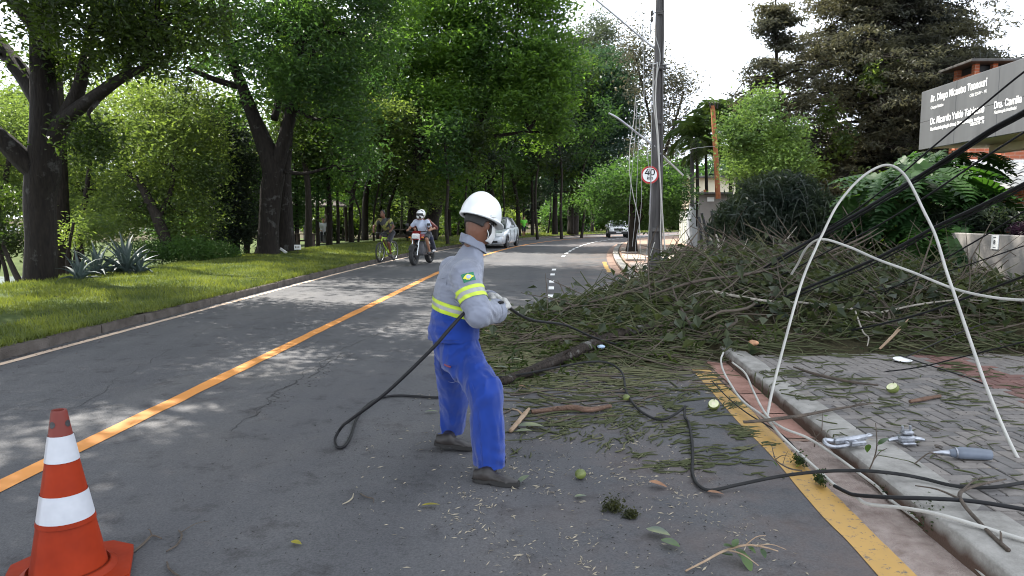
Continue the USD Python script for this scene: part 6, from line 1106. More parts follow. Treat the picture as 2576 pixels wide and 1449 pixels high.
# line hardware put down on kerb and bricks
M_chrome = mat('cast_aluminium_look', (.30, .31, .335), .34, var=.35, scale=20, metal=.9, bump=.25, bscale=80); M_bluegrey = mat('blue_grey_sleeve_look', (.075, .09, .115), .4, col2=(.13, .15, .185), scale=6)
c = gz(2130, 1108, .15); hw = thing('cable_clamp', 'bright metal cable clamp lying across the kerb', 'clamp', c, .35)
part(hw, 'body', jitter(trimesh.convex.convex_hull(np.vstack([bbox((-.10, -.022, -.018), (.07, .022, .022), .01).vertices, bbox((.06, -.014, -.005), (.15, .014, .028), .008).vertices])), .004, 20), M_chrome); part(hw, 'hook', tube(spline([(-.09, .01, 0), (-.15, .02, .01), (-.175, -.02, .0), (-.15, -.05, -.01), (-.08, -.05, -.015), (-.02, -.045, -.01)], 5), [.016, .014, .013, .012, .012, .01], 10), M_chrome, smooth=True)
for a in ((-.03, -.055), (.04, -.055)): part(hw, 'bolt', tube([(a[0], a[1], -.005), (a[0], .04, .0)], .011, 8), M_chrome)
part(hw, 'eye', tube(spline([(.13, 0, .015), (.17, .012, .02), (.185, 0, .02), (.17, -.012, .02), (.13, 0, .01)], 4), .007, 8), M_chrome, smooth=True); part(hw, 'keeper', bbox((-.02, -.07, -.02), (.09, -.045, .008), .006), M_chrome)
c = gz(2277, 1106, .135); hw = thing('cable_clamp', 'small bright metal clamp with bolts lying on the bricks', 'clamp', c, .1)
part(hw, 'body', jitter(bbox((-.055, -.03, -.015), (.055, .03, .03), .012), .004, 20), M_chrome); part(hw, 'upper_jaw', jitter(bbox((-.03, -.028, .032), (.045, .028, .062), .012), .004, 25), M_chrome); part(hw, 'base_flange', bbox((-.05, -.06, -.018), (.04, -.032, -.004), .006), M_chrome)
for x in (-.09, .09): part(hw, 'bolt', tube([(x * .5, 0, .01), (x, -.005, .005), (x * 1.3, -.01, 0)], [.014, .013, .009], 8), M_chrome)
for x in (-.02, .03): part(hw, 'stud', tube([(x, .0, .06), (x - .005, 0, .09)], .008, 8), M_chrome)
c = gz(2432, 1142, .14); hw = thing('splice_sleeve', 'blue-grey metal splice sleeve lying on the bricks', 'sleeve', c, -.06)
part(hw, 'sleeve', tube([(-.10, 0, .002), (-.06, 0, .004), (-.04, 0, .006), (.07, 0, .003), (.13, 0, 0)], [.020, .030, .036, .034, .030], 14), M_bluegrey, smooth=40); part(hw, 'tapered_end', tube([(-.19, 0, .0), (-.145, 0, .002), (-.101, 0, .002)], [.006, .014, .019], 10), M_chrome, smooth=True); part(hw, 'rib', tube([(-.07, 0, .004), (-.062, 0, .004)], .034, 14), M_chrome)
for (u, v, r_, lab) in [(2350, 1085, .022, 'coil of thin dark wire on the bricks above the sleeve'), (2360, 1128, .016, 'small ring of dark wire beside the splice sleeve')]:
    c = gz(u, v, .12); a = np.linspace(0, 11, 26); solo('wire_coil', tube(c + np.stack([np.cos(a) * r_ * (1 + .05 * a), np.sin(a) * r_ * (1 + .05 * a), .002 * a], 1), .0022, 5), M_dkst, lab, 'wire', smooth=True)
# traffic cone
cn = gz(175, 1446, 0); cone = thing('traffic_cone', 'orange traffic cone with two white bands at the bottom left', 'traffic cone', cn, math.radians(28))
M_cone = mat('cone_orange_look', (0.17, 0.015, 0.0035), .6, col2=(.25, .024, .005), scale=5, detail=9, spec=.15, bump=.06, bscale=30); M_coned = mat('cone_top_look', (.11, .012, .006), .6, var=.12); M_band = mat('reflective_band_look', (.33, .34, .365), .4, col2=(.41, .42, .445), scale=10, detail=9)
Hc = 1.55 * (1446 - 1020) / (1446 - 541); kk = cn[1] / 1800
def rc(v): t = (v - 1020) / (1440 - 1020); return (19 + (97 - 19) * t ** 1.06) * kk
def zc(v): return Hc * (1446 - v) / (1446 - 1020)
def lathe(vs, off=0., n=40, rim=None):
    P = rim or [(rc(v) + off, zc(v)) for v in vs]; a = np.linspace(0, 2 * np.pi, n, endpoint=False); V = np.concatenate([np.stack([np.cos(a) * r, np.sin(a) * r, 0 * a + z], 1) for r, z in P]); i, j = np.meshgrid(np.arange(len(P) - 1), np.arange(n), indexing='ij')
    return tm(V, np.stack([i * n + j, i * n + (j + 1) % n, (i + 1) * n + (j + 1) % n, (i + 1) * n + j], -1).reshape(-1, 4))
def lean(m): return m
part(cone, 'lower_body', lathe(np.linspace(1440, 1290, 6)), M_cone, smooth=True); part(cone, 'lower_band', lathe(np.linspace(1291, 1225, 4), .0025), M_band, smooth=True); part(cone, 'collar_ridge', lathe([1302, 1296, 1290], .004), M_cone, smooth=True)
part(cone, 'middle_body', lathe(np.linspace(1226, 1144, 4)), M_cone, smooth=True); part(cone, 'upper_band', lathe(np.linspace(1145, 1081, 4), .0025), M_band, smooth=True)
part(cone, 'top', lathe(None, rim=[(rc(1082), zc(1082)), (rc(1050), zc(1050)), (rc(1024), zc(1024)), (rc(1020) - .002, zc(1019)), (rc(1020) - .010, zc(1020)), (rc(1024) - .011, zc(1040))]), M_coned, smooth=40)
for ang in (4.05, 5.75):
    r0 = rc(1052) + .001; a = np.linspace(0, 6.283, 17)[:-1]; o = np.array([math.cos(ang) * r0, math.sin(ang) * r0, zc(1052)]); tdir = np.array([-math.sin(ang), math.cos(ang), 0]); rr = 9 * kk
    part(cone, 'hole', tm(np.vstack([o + rr * np.cos(a)[:, None] * tdir + rr * np.sin(a)[:, None] * np.array([-math.cos(ang) * .2, -math.sin(ang) * .2, .98]) - (np.array([math.cos(ang), math.sin(ang), 0]) * (rr * np.cos(a)[:, None]) ** 2 / (2 * r0)), o[None] + .0005]), [[k, (k + 1) % 16, 16] for k in range(16)]), M_black, smooth=False)
bs = []
for a in np.linspace(0, 2 * np.pi, 57)[:-1]:
    c_, s_ = math.cos(a), math.sin(a); k = 1 / max(abs(c_), abs(s_), (abs(c_) + abs(s_)) / 1.62); bs.append((c_ * k * 152 * kk, s_ * k * 152 * kk))
base = extrude(bs, .022); base.apply_translation([0, 0, .004]); part(cone, 'base', base, M_cone, smooth=30); part(cone, 'base_flare', lathe(None, rim=[(118 * kk, .026), (112 * kk, .034), (104 * kk, .040), (99 * kk, .05), (rc(1436), zc(1436))]), M_cone, smooth=True)
for s_, ang0 in (('I', -.95), ('I', -.82), ('3', -.72)):
    ang = ang0; g = meshkit.text_mesh(s_, .040, .001, True); v = np.asarray(g.vertices); r0 = rc(1190) + .003; th = ang + v[:, 0] / r0; V = np.stack([np.cos(th) * (rc(1190) + .0015 + v[:, 2] - (v[:, 1]) * .17), np.sin(th) * (rc(1190) + .0015 + v[:, 2] - v[:, 1] * .17), zc(1203) + v[:, 1]], 1); part(cone, 'stencil_mark', trimesh.Trimesh(V, g.faces, process=False), M_black, smooth=False)
# ---------------------------------------------------------------- the lineman pulling the cable
M_skin = mat('brown_skin_look', (.105, .045, .026), .5, var=.12, scale=14, spec=.4, bump=.12, bscale=90); M_skinl = mat('tan_skin_look', (.30, .155, .095), .5, var=.1, scale=12)
M_hair = mat('black_hair_look', (.006, .005, .0045), .7, var=.3, scale=40)
def cloth(name, c, var=.10): return mat(name, c, .85, var=var, scale=5, bump=.28, bscale=420, spec=.15, sheen=.25)
M_shirt = cloth('grey_shirt_look', (.175, .190, .235), .16); M_blue = cloth('royal_blue_look', (.006, .031, .20), .14); M_lime = mat('lime_tape_look', (.40, .52, .03), .5, var=.06); M_silver = mat('silver_tape_look', (.27, .275, .255), .35, var=.12, scale=30)
M_boot = mat('dark_brown_boot_look', (.010, .007, .0055), .5, var=.3, scale=16, bump=.12, bscale=80); M_sole = mat('boot_sole_look', (.010, .009, .008), .9, var=.2); M_helm = mat('white_helmet_look', (.62, .63, .62), .30, var=.025, scale=3, spec=.5, coat=.2)
M_glove = mat('worn_white_glove_look', (.34, .335, .315), .9, col2=(.50, .49, .465), scale=22, bump=.5, bscale=200, spec=.15); M_mask = mat('white_mask_look', (.55, .55, .54), .85, var=.05)
fa = math.radians(25); FD, SD = np.array([math.cos(fa), math.sin(fa), 0]), np.array([math.sin(fa), -math.cos(fa), 0])     # the way he faces, and his right
W = lambda u, v, y: at(u, v, y)
def loft_sd(rows, y, sdir=SD, fdir=FD):
    """an upright trunk given as rows (v, u, half depth, half width)"""
    C = np.array([W(u, v, y) for v, u, a, b in rows]); o = np.argsort(C[:, 2]); C = C[o]; A = np.array([r[2] for r in rows])[o]; B = np.array([r[3] for r in rows])[o]
    def f(P):
        z = P[:, 2]; cx, cyy = np.interp(z, C[:, 2], C[:, 0]), np.interp(z, C[:, 2], C[:, 1]); a, b = np.interp(z, C[:, 2], A), np.interp(z, C[:, 2], B)
        q = np.stack([P[:, 0] - cx, P[:, 1] - cyy, 0 * cx], 1); d = (np.sqrt(((q @ fdir) / a) ** 2 + (np.abs(q @ sdir) / b) ** 2 + 1e-9) - 1) * np.minimum(a, b)
        return np.maximum(d, np.maximum(C[0, 2] - z, z - C[-1, 2]))
    return f
def folds(P, M, amp, seed=0):
    k = meshkit.fbm(P @ np.asarray(M, float), 3, seed); return amp * (np.abs(2 * k - 1) * 2 - .55)
sh_R, el_R, wr_R = W(1170, 694, 4.24), W(1202, 790, 4.13), W(1243, 783, 4.36)
sh_L, el_L, wr_L = W(1140, 680, 4.60), W(1186, 772, 4.74), W(1233, 755, 4.56)
trunk = loft_sd([(616, 1189, .058, .066), (642, 1180, .080, .110), (660, 1170, .104, .160), (690, 1159, .128, .198), (720, 1152, .138, .205), (760, 1148, .141, .195), (785, 1145, .146, .190), (820, 1141, .152, .190), (846, 1139, .158, .196), (860, 1140, .154, .192)], 4.42)
def fold_dirs(P, a, b, n, amp, rad, seed):
    """ripples across the line a-b, strongest near a point"""
    d = np.asarray(b, float) - np.asarray(a, float); L = np.linalg.norm(d); d = d / L; t = (P - a) @ d; ph = meshkit.noise(P * 9, seed) * 4
    return amp * np.sin(n * 2 * np.pi * t / L + ph) * np.exp(-((P - (np.asarray(a) + np.asarray(b)) / 2) ** 2).sum(1) / rad ** 2)
def jacket(P):
    d = trunk(P); d = smin(d, sd_cone(P, sh_R, el_R, .092, .077), .045); d = smin(d, sd_cone(P, el_R, wr_R + (wr_R - el_R) * .02, .076, .070), .02)
    d = smin(d, sd_cone(P, sh_L, el_L, .090, .075), .045); d = smin(d, sd_cone(P, el_L, wr_L, .072, .060), .02)
    d = d + folds(P, np.array([[9, 0, 2], [0, 9, 0], [5, 0, 5]]), .0095, 2) + fold_dirs(P, sh_R + [-.03, 0, -.02], W(1150, 760, 4.24), 3, .005, .15, 4) + fold_dirs(P, el_R - [0, 0, .05], el_R + [.06, .05, .06], 3, .006, .09, 5) + fold_dirs(P, W(1100, 850, 4.3), W(1110, 800, 4.3), 1.6, .008, .14, 6)
    return d
lo, hi = W(1055, 875, 4.0) - [0.02, .12, .02], W(1285, 615, 5.0) + [0.02, 0.02, .02]; lo[1], hi[1] = 3.98, 4.90
jk = surfnet(jacket, lo, hi, .0085)
pn = np.array([.23, 0, 1.0]); pn /= np.linalg.norm(pn); pc = W(1145, 771, 4.42)
worker = thing('person', 'person in white helmet and grey and blue work clothes pulling a cable', 'person')
armaxis = el_R - sh_R; armaxis /= np.linalg.norm(armaxis)
# the arms stay grey although they hang below the belt line: cut the trunk only
def is_arm(P):
    a = np.minimum(np.minimum(sd_cone(P, sh_R, el_R, .092, .077), sd_cone(P, el_R, wr_R, .076, .070)), np.minimum(sd_cone(P, sh_L, el_L, .090, .075), sd_cone(P, el_L, wr_L, .072, .060))); return a < trunk(P)
V, Fc = np.asarray(jk.vertices), np.asarray(jk.faces); arm = is_arm(V)[Fc].sum(1) >= 2
below = cut(trimesh.Trimesh(V, Fc[~arm], process=False), pc, -pn); above = cut(trimesh.Trimesh(V, Fc[~arm], process=False), pc, pn)
def with_normals(name, m, mt, label=None): return part(worker, name, m, mt, smooth=50, label=label)
grey = cat_([above, trimesh.Trimesh(V, Fc[arm], process=False)]); grey.merge_vertices(); with_normals('shirt', grey, M_shirt, 'grey upper part of the work shirt'); with_normals('shirt_tail', below, M_blue, 'blue lower part of the work shirt')
def band(m, c, n, h0, h1, off): s = cut(cut(puffed(m, off), c + n * h0, n), c + n * h1, -n); return s
tr_only = trimesh.Trimesh(V, Fc[~arm], process=False)
for nm, h0, h1, m_ in (('belt_tape', .010, .032, M_lime), ('belt_tape', -.036, -.012, M_lime), ('belt_reflector', -.013, .011, M_silver)): with_normals(nm, band(tr_only, pc, pn, h0, h1, .0035 if 'tape' in nm else .0028), m_)
armf = trimesh.Trimesh(V, Fc[is_arm(V)[Fc].any(1)], process=False); ac = sh_R + armaxis * ((W(1198, 744, 4.2) - sh_R) @ armaxis)
near = np.asarray(armf.vertices)[np.asarray(armf.faces)].mean(1); tt = (near - sh_R) @ armaxis; rad = np.linalg.norm(near - (sh_R + tt[:, None] * armaxis), axis=1); armf = trimesh.Trimesh(armf.vertices, np.asarray(armf.faces)[(rad < .125)], process=False)
for nm, h0, h1, m_ in (('sleeve_tape', -.036, -.013, M_lime), ('sleeve_tape', .012, .036, M_lime), ('sleeve_reflector', -.014, .013, M_silver)): with_normals(nm, band(armf, ac, armaxis, h0, h1, .0035 if 'tape' in nm else .0028), m_)
# collar, chest edge
def collar(P): c = W(1189, 611, 4.41); q = P - c; r = np.sqrt((q @ FD / 1.0) ** 2 + (q @ SD / .95) ** 2); t = q[:, 2] + .50 * (q @ FD); return np.maximum(np.abs(r - (.074 - .22 * t)) - .006, np.abs(t) - .030) + folds(P, np.diag([20, 20, 20]), .003, 12)
with_normals('collar', surfnet(collar, W(1189, 611, 4.41) - [.15, .15, .12], W(1189, 611, 4.41) + [.15, .15, .12], .006), M_shirt)
# trousers
hipR, knR, anR = W(1160, 898, 4.33), W(1221, 985, 4.17), W(1231, 1190, 4.13); hipL, knL, anL = W(1126, 893, 4.56), W(1141, 1000, 4.70), W(1133, 1100, 4.77)
pelv = loft_sd([(838, 1142, .128, .165), (862, 1146, .134, .175), (890, 1148, .128, .175), (915, 1150, .095, .14)], 4.42)
def trousers(P):
    d = smin(pelv(P), sd_cone(P, hipR, knR, .114, .094), .06); d = smin(d, sd_cone(P, knR, anR, .094, .094), .05); dl = smin(sd_cone(P, hipL, knL, .110, .092), sd_cone(P, knL, anL, .090, .086), .03); d = smin(d, dl, .025)
    d = d + folds(P, np.array([[11, 0, 1.5], [0, 11, 0], [0, 0, 2.6]]), .019, 7) + fold_dirs(P, knR + [-.08, 0, .10], knR + [.04, 0, -.08], 2.2, .006, .12, 8) + fold_dirs(P, hipR + [-.05, -.05, .05], hipR + [.08, -.05, -.10], 2, .008, .13, 9) + fold_dirs(P, anR + [0, 0, .02], anR + [.06, 0, .14], 2, .005, .12, 10)
    ax = (anR - knR) / np.linalg.norm(anR - knR); axl = (anL - knL) / np.linalg.norm(anL - knL); nr = np.linalg.norm(P - anR, axis=1) < np.linalg.norm(P - anL, axis=1)
    return np.maximum(d, np.where(nr, (P - anR) @ ax, (P - anL) @ axl))
lo, hi = W(1075, 1200, 4.1), W(1290, 830, 4.9); tro = surfnet(trousers, [lo[0] - .02, 3.98, .06], [hi[0], 4.92, hi[2] + .03], .0095); with_normals('trousers', tro, M_blue)
# boots
def boot(heel, toe, up):
    d = toe - heel; L = np.linalg.norm(d); d = d / L; s = np.cross(d, [0, 0, 1]); s /= np.linalg.norm(s); n = np.cross(s, d)
    def f(P):
        q = P - heel; x, y, z = q @ d, q @ s, q @ n; w = np.interp(x / L, [0, .15, .5, .75, 1], [.030, .036, .036, .044, .026]); h = np.interp(x / L, [0, .3, .5, .75, 1.0], [.072, .080, .062, .048, .030])
        b = np.maximum(np.maximum(np.sqrt((y / w) ** 2 + np.maximum(0, (z - h * .45) / (h * .55)) ** 2) - 1, 0) * .03 + (np.sqrt((y / w) ** 2 + np.maximum(0, (z - h * .45) / (h * .55)) ** 2) - 1) * .03, np.maximum(-x, x - L)); b = np.maximum(b, .022 - z)
        return smin(b, sd_cone(P, heel + d * .075 + n * .05, up, .040, .046), .02)
    lo, hi = np.minimum(heel, toe) - .08, np.maximum(np.maximum(heel, toe), up) + .08; up_ = surfnet(f, lo, hi, .006)
    t = np.linspace(0, 2 * np.pi, 28, endpoint=False); ox = L * (.5 + .53 * np.cos(t)); w = np.interp(ox / L, [0, .15, .45, .75, 1], [.034, .040, .036, .047, .034]); oy = w * np.sign(np.sin(t)) * np.abs(np.sin(t)) ** .5
    zz = np.where(ox < .30 * L, 0.0, np.where(ox < .42 * L, .009, 0.0)); lo_, hi_ = heel + ox[:, None] * d + oy[:, None] * s + zz[:, None] * n, heel + ox[:, None] * d + oy[:, None] * s * .97 + .026 * n; k = np.arange(28); q = (k + 1) % 28
    so = trimesh.Trimesh(np.vstack([lo_, hi_, lo_.mean(0), hi_.mean(0)]), np.vstack([np.stack([k, q, q + 28], 1), np.stack([k, q + 28, k + 28], 1), np.stack([q, k, np.full(28, 56)], 1), np.stack([k + 28, q + 28, np.full(28, 57)], 1)]), process=False); return up_, so
for h_, t_, u_ in ((gz(1192, 1209, 0), gz(1303, 1222, 0), anR + [0, 0, .03]), (gz(1094, 1119, .035), gz(1192, 1131, .0), anL + [0, 0, .03])):
    a, b = boot(h_, t_, u_); bt = with_normals('boot', a, M_boot); part(bt, 'sole', b, M_sole, smooth=40)
# the body itself: head, neck, hidden trunk and limbs in one piece
ha = math.radians(46); hp = math.radians(20); HF = np.array([math.cos(ha) * math.cos(hp), math.sin(ha) * math.cos(hp), -math.sin(hp)]); HS = np.array([math.sin(ha), -math.cos(ha), 0]); HU = np.cross(HS, HF); HC = W(1208, 556, 4.42); HR = np.stack([HF, HS, HU], 1)
def hp_(f, s, u): return HC + HF * f + HS * s + HU * u
def head(P):
    d = sd_ell(P, HC, (.097, .076, .112), HR); d = smin(d, sd_ell(P, hp_(.040, 0, -.070), (.062, .058, .058), HR), .04); d = smin(d, sd_ell(P, hp_(.070, 0, -.100), (.026, .030, .022), HR), .03)
    d = smin(d, sd_cone(P, hp_(.090, 0, -.012), hp_(.112, 0, -.040), .010, .014), .018)
    for s in (-1, 1):
        d = smin(d, sd_ell(P, hp_(-.004, s * .078, -.030), (.020, .008, .033), HR), .008); d = np.maximum(d, -sd_ell(P, hp_(.092, s * .032, .004), (.012, .016, .009), HR))
    d = smin(d, sd_ell(P, hp_(.088, 0, -.070), (.014, .026, .010), HR), .012)
    return d
def body(P):
    d = smin(head(P), sd_cone(P, W(1184, 648, 4.42), hp_(-.012, 0, -.075), .060, .055), .03); d = smin(d, trunk(P) + .02, .02)
    for a, b, c, r in ((sh_R, el_R, wr_R, .05), (sh_L, el_L, wr_L, .05)): d = smin(d, np.minimum(sd_cone(P, a, b, r, r * .8), sd_cone(P, b, c, r * .8, r * .6)), .02)
    for a, b, c in ((hipR, knR, anR), (hipL, knL, anL)): d = smin(d, np.minimum(sd_cone(P, a, b, .08, .06), sd_cone(P, b, c, .06, .045)), .03)
    return d
hi = HC + .16; part(worker, 'body', surfnet(body, [W(1060, 900, 4.4)[0], 3.98, .10], [hi[0], 4.92, hi[2]], .0105), M_skin, smooth=True)
def hair(P):
    q = (P - HC) @ HR; ear_ = np.minimum(np.linalg.norm(q - [-.004, .080, -.034], axis=1), np.linalg.norm(q - [-.004, -.080, -.034], axis=1)); d = np.maximum(np.abs(head(P) - .002) - .007, .030 - ear_); d = np.maximum(d, np.maximum(-(q[:, 2] + .055 + .20 * q[:, 0]), q[:, 0] - .025)); side = np.maximum(np.abs(head(P) - .001) - .005, np.maximum(np.abs(q[:, 0] - .045 + .0 * q[:, 2]) - .020, np.abs(q[:, 2] + .040) - .050)); return np.minimum(d, side)
with_normals('hair', surfnet(hair, HC - .15, HC + .15, .006), M_hair)
for s in (-1, 1):
    part(worker, 'eye', moved(trimesh.creation.icosphere(2, .0115), hp_(.082, s * .032, .003)), mat('eye_look', (.5, .48, .45), .3), smooth=True)
def mask(P): q = (P - HC) @ HR; return np.maximum(np.abs(head(P) - .006) - .004, np.maximum(.050 - q[:, 0] - .28 * np.abs(q[:, 2] + .065), np.maximum(q[:, 2] + .018, -.118 - q[:, 2])))
with_normals('mask', surfnet(mask, HC - .16, HC + .16, .0055), M_mask); 
for k, (a, b) in enumerate((((.058, .052, -.022), (.008, .083, -.012)), ((.040, .058, -.100), (.004, .083, -.055)))):
    P0, P1 = hp_(*a), hp_(*b); part(worker, 'mask_strap', tube(spline([P0 + HS * .004, (P0 + P1) / 2 + HS * .012, P1], 4), .0026, 5), M_mask, smooth=True)
# helmet
HT = math.radians(2); hc = hp_(-.006, 0, .030)
def hq(P): return (P - hc) @ HR
def helm(P):
    q = hq(P); z = q[:, 2]; a = .128; r = np.sqrt((q[:, 0] / 1.12) ** 2 + q[:, 1] ** 2); dome = (np.sqrt((q[:, 0] / .138) ** 2 + (q[:, 1] / .113) ** 2 + (np.maximum(z, 0) / .146) ** 2) - 1) * .12
    ridge = .006 * np.exp(-(q[:, 1] / .022) ** 2) * sst(.02, .09, z) + .003 * np.exp(-((np.abs(q[:, 1]) - .062) / .010) ** 2) * sst(.045, .10, z); dome = dome - ridge; dome = np.maximum(dome, -(z + .020))
    rim = np.sqrt((np.maximum(0, np.sqrt((q[:, 0] / .172) ** 2 + (q[:, 1] / .134) ** 2) - .80)) ** 2); br_ = np.maximum((np.sqrt(((q[:, 0] - .008) / (.145 + .022 * (q[:, 0] > 0))) ** 2 + (q[:, 1] / .124) ** 2) - 1) * .13, np.abs(z + .020 + .10 * np.maximum(0, q[:, 0] - .10)) - .0045)
    o = smin(dome, br_, .012); return np.maximum(o, -np.maximum((np.sqrt((q[:, 0] / .118) ** 2 + (q[:, 1] / .095) ** 2 + (np.maximum(z, 0) / .112) ** 2) - 1) * .10, -(z + .06)))
hm = with_normals('helmet', surfnet(helm, hc - .21, hc + .21, .006), M_helm)
for s in (-1, 1): part(hm, 'slot_lug', jitter(moved(bbox((-.020, -.006, -.010), (.020, .006, .010), .004), hc + HF * .0 + HS * s * .117 + HU * (.000), rz=ha), .001, 30), M_helm)
part(hm, 'suspension', tube([hc + HF * (.122 * math.cos(a)) + HS * (.098 * math.sin(a)) + HU * -.012 for a in np.linspace(0, 6.283, 24)], .008, 6), M_black, smooth=True)
# gloves: palm and five fingers closed round the cable
CABD = W(1330, 803, 5.2) - W(1272, 772, 4.36); CABD /= np.linalg.norm(CABD)
def glove(parent, wrist, fist, name, flip=1, gauntlet=True):
    ax = CABD; k = fist - wrist; k = k - ax * (k @ ax); k /= np.linalg.norm(k); up = np.cross(ax, k) * flip
    ds = []
    pal = lambda P: sd_cone(P, wrist + (fist - wrist) * .15, fist - k * .028, .034, .036)
    fing = []
    for i in range(4):
        o = fist + ax * (-.033 + .022 * i); R = .027 + .002 * (i in (1, 2)); pts = [o + R * (math.cos(t) * up + math.sin(t) * k) for t in (math.radians(200), math.radians(120), math.radians(50), math.radians(-15), math.radians(-70))][: 5]
        fing.append(pts)
    th = [fist - ax * .030 - k * .03 + up * .01, fist - ax * .045 + up * .032, fist - ax * .015 + up * .040 + k * .02]
    def f(P):
        d = pal(P); d = smin(d, sd_cone(P, fist - ax * .030 - k * .022, fist + ax * .030 - k * .022, .024, .022), .02)
        for pts in fing:
            e = None
            for a, b in zip(pts[:-1], pts[1:]):
                g = sd_cone(P, a, b, .0125, .0118); e = g if e is None else np.minimum(e, g)
            d = smin(d, e, .004)
        for a, b in zip(th[:-1], th[1:]): d = smin(d, sd_cone(P, a, b, .0145, .0125), .008)
        if gauntlet: d = smin(d, sd_cone(P, wrist - (fist - wrist) * .35, wrist + (fist - wrist) * .15, .050, .038), .012)
        return d + folds(P, np.diag([40, 40, 40]), .0016, 3)
    lo, hi = np.minimum(wrist, fist) - .12, np.maximum(wrist, fist) + .12; return with_normals('glove', surfnet(f, lo, hi, .0042), M_glove)
fR, fL = W(1266, 765, 4.42), W(1254, 757, 4.50)
glove(worker, wr_R + [0, 0, .012], fR, 'glove', 1); glove(worker, W(1234, 750, 4.54), fL - CABD * .05, 'glove', 1)
part(worker, 'cuff', tube(spline([wr_R + (wr_R - el_R) / np.linalg.norm(wr_R - el_R) * t for t in (-.03, 0.0, .025)], 3), [.071, .074, .079], 16, cap=False), M_shirt, smooth=True)
part(worker, 'blue_rag', rag(W(1262, 788, 4.36), (.022, .012, .022), 4), mat('blue_rag_look', (.05, .12, .22), .8), smooth=True, label='dark blue lining showing at the cuff')
# the flag patch on the sleeve
def on_sleeve(s, t, off):
    """a point of the right sleeve: s across, t along the arm, seen from the side of the camera"""
    base = ac - armaxis * .085 + armaxis * t; side = np.array([.28, -.95, .10]); side -= armaxis * (side @ armaxis); side /= np.linalg.norm(side); ac_ = np.cross(armaxis, side); th = s / .085; d = side * math.cos(th) + ac_ * math.sin(th)
    k = np.linspace(.16, .03, 60); Pk = base + k[:, None] * d; v = jacket(Pk); i = int(np.argmax(v < 0)); return base + d * (k[i] + off)
def patch_grid(poly_s, off, m, nm, n=9):
    import shapely; S = Polygon(poly_s); x0, y0, x1, y1 = S.bounds; g = [(x, y) for x in np.linspace(x0, x1, n) for y in np.linspace(y0, y1, n)]; pts = np.array([on_sleeve(x, y, off) for x, y in g]); mid = pts.reshape(n, n, 3); vs, fs = [], []
    for i in range(n - 1):
        for j in range(n - 1):
            cxy = (np.array(g[i * n + j]) + np.array(g[(i + 1) * n + j + 1])) / 2
            if shapely.contains_xy(S, *cxy): fs.append((i * n + j, (i + 1) * n + j, (i + 1) * n + j + 1, i * n + j + 1))
    return part(worker, nm, tm(pts, fs), m, smooth=True)
q = .036; patch_grid([(-q, -.026), (q, -.026), (q, .026), (-q, .026)], .003, mat('flag_green_look', (.012, .13, .062), .7, var=.08), 'flag_patch', 8)
patch_grid([(-.030, 0), (0, -.021), (.030, 0), (0, .021)], .0045, mat('flag_yellow_look', (.62, .58, .05), .7), 'flag_diamond', 19); aa = np.linspace(0, 6.283, 20); patch_grid([(.012 * math.cos(a), .012 * math.sin(a)) for a in aa], .006, mat('flag_blue_look', (.30, .36, .50), .7), 'flag_disc', 13)
# seams, pockets and a label, laid on the cloth where the photograph shows them
def on_cloth(f, u, v, off=.002, y0=3.9, y1=4.9):
    d = ray(u, v); d = d / d[1]; ys = np.linspace(y0, y1, 300); P = CAM + d[None] * ys[:, None]; k = f(P); i = int(np.argmax(k < 0)) if (k < 0).any() else int(np.argmin(k)); return P[i] - d * off
def seam(f, pts, m, nm='seam', r=.0022): part(worker, nm, tube(spline([on_cloth(f, u, v) for u, v in pts], 5), r, 5), m, smooth=True)
for pts in ([(1166, 905), (1180, 945), (1194, 990), (1203, 1050), (1209, 1110), (1212, 1180)], [(1172, 872), (1180, 895), (1196, 915)], [(1104, 907), (1125, 916), (1148, 920)], [(1104, 907), (1112, 942), (1128, 960), (1146, 958), (1148, 920)], [(1194, 1172), (1230, 1174), (1268, 1172)], [(1102, 1090), (1130, 1092), (1160, 1090)]): seam(trousers, pts, M_blue)
for pts in ([(1131, 672), (1124, 700), (1124, 730), (1140, 752), (1160, 768)], [(1102, 704), (1112, 700), (1124, 698)], [(1080, 850), (1110, 855), (1150, 856), (1200, 853)], [(1196, 650), (1203, 690), (1208, 730)]): seam(jacket, pts, M_shirt if pts[0][1] < 800 else M_blue)
seam(trousers, [(1118, 917), (1126, 921), (1134, 923)], mat('dull_red_label_look', (.16, .035, .06), .8), 'label_stitching', .006)
# his cable: from the heap through the hands, under the arm, down to a loop on the road
P = [at(1790, 925, 8.4), at(1664, 892, 8.2), at(1543, 864, 7.7), at(1486, 846, 7.2), at(1422, 818, 6.5), at(1334, 804, 5.3), fR + CABD * .05, fR, fR - CABD * .10, W(1225, 779, 4.33), W(1196, 781, 4.25), W(1172, 784, 4.12), W(1130, 828, 4.02), W(1083, 881, 3.98), W(972, 987, 4.0), W(885, 1053, 4.15)]
P += [gz(861, 1072, .12), gz(843, 1102, .035), gz(847, 1124, .012), gz(866, 1122, .012), gz(883, 1094, .012), gz(896, 1054, .012), gz(919, 1023, .012), gz(950, 1003, .012), gz(994, 995, .012), gz(1050, 997, .012), gz(1105, 999, .012), gz(1180, 985, .012), gz(1230, 962, .014)]
solo('cable', tube(spline(P, 7), .0105, 8), M_cab, 'black cable in the hands of the person with the white helmet', 'cable', smooth=True)

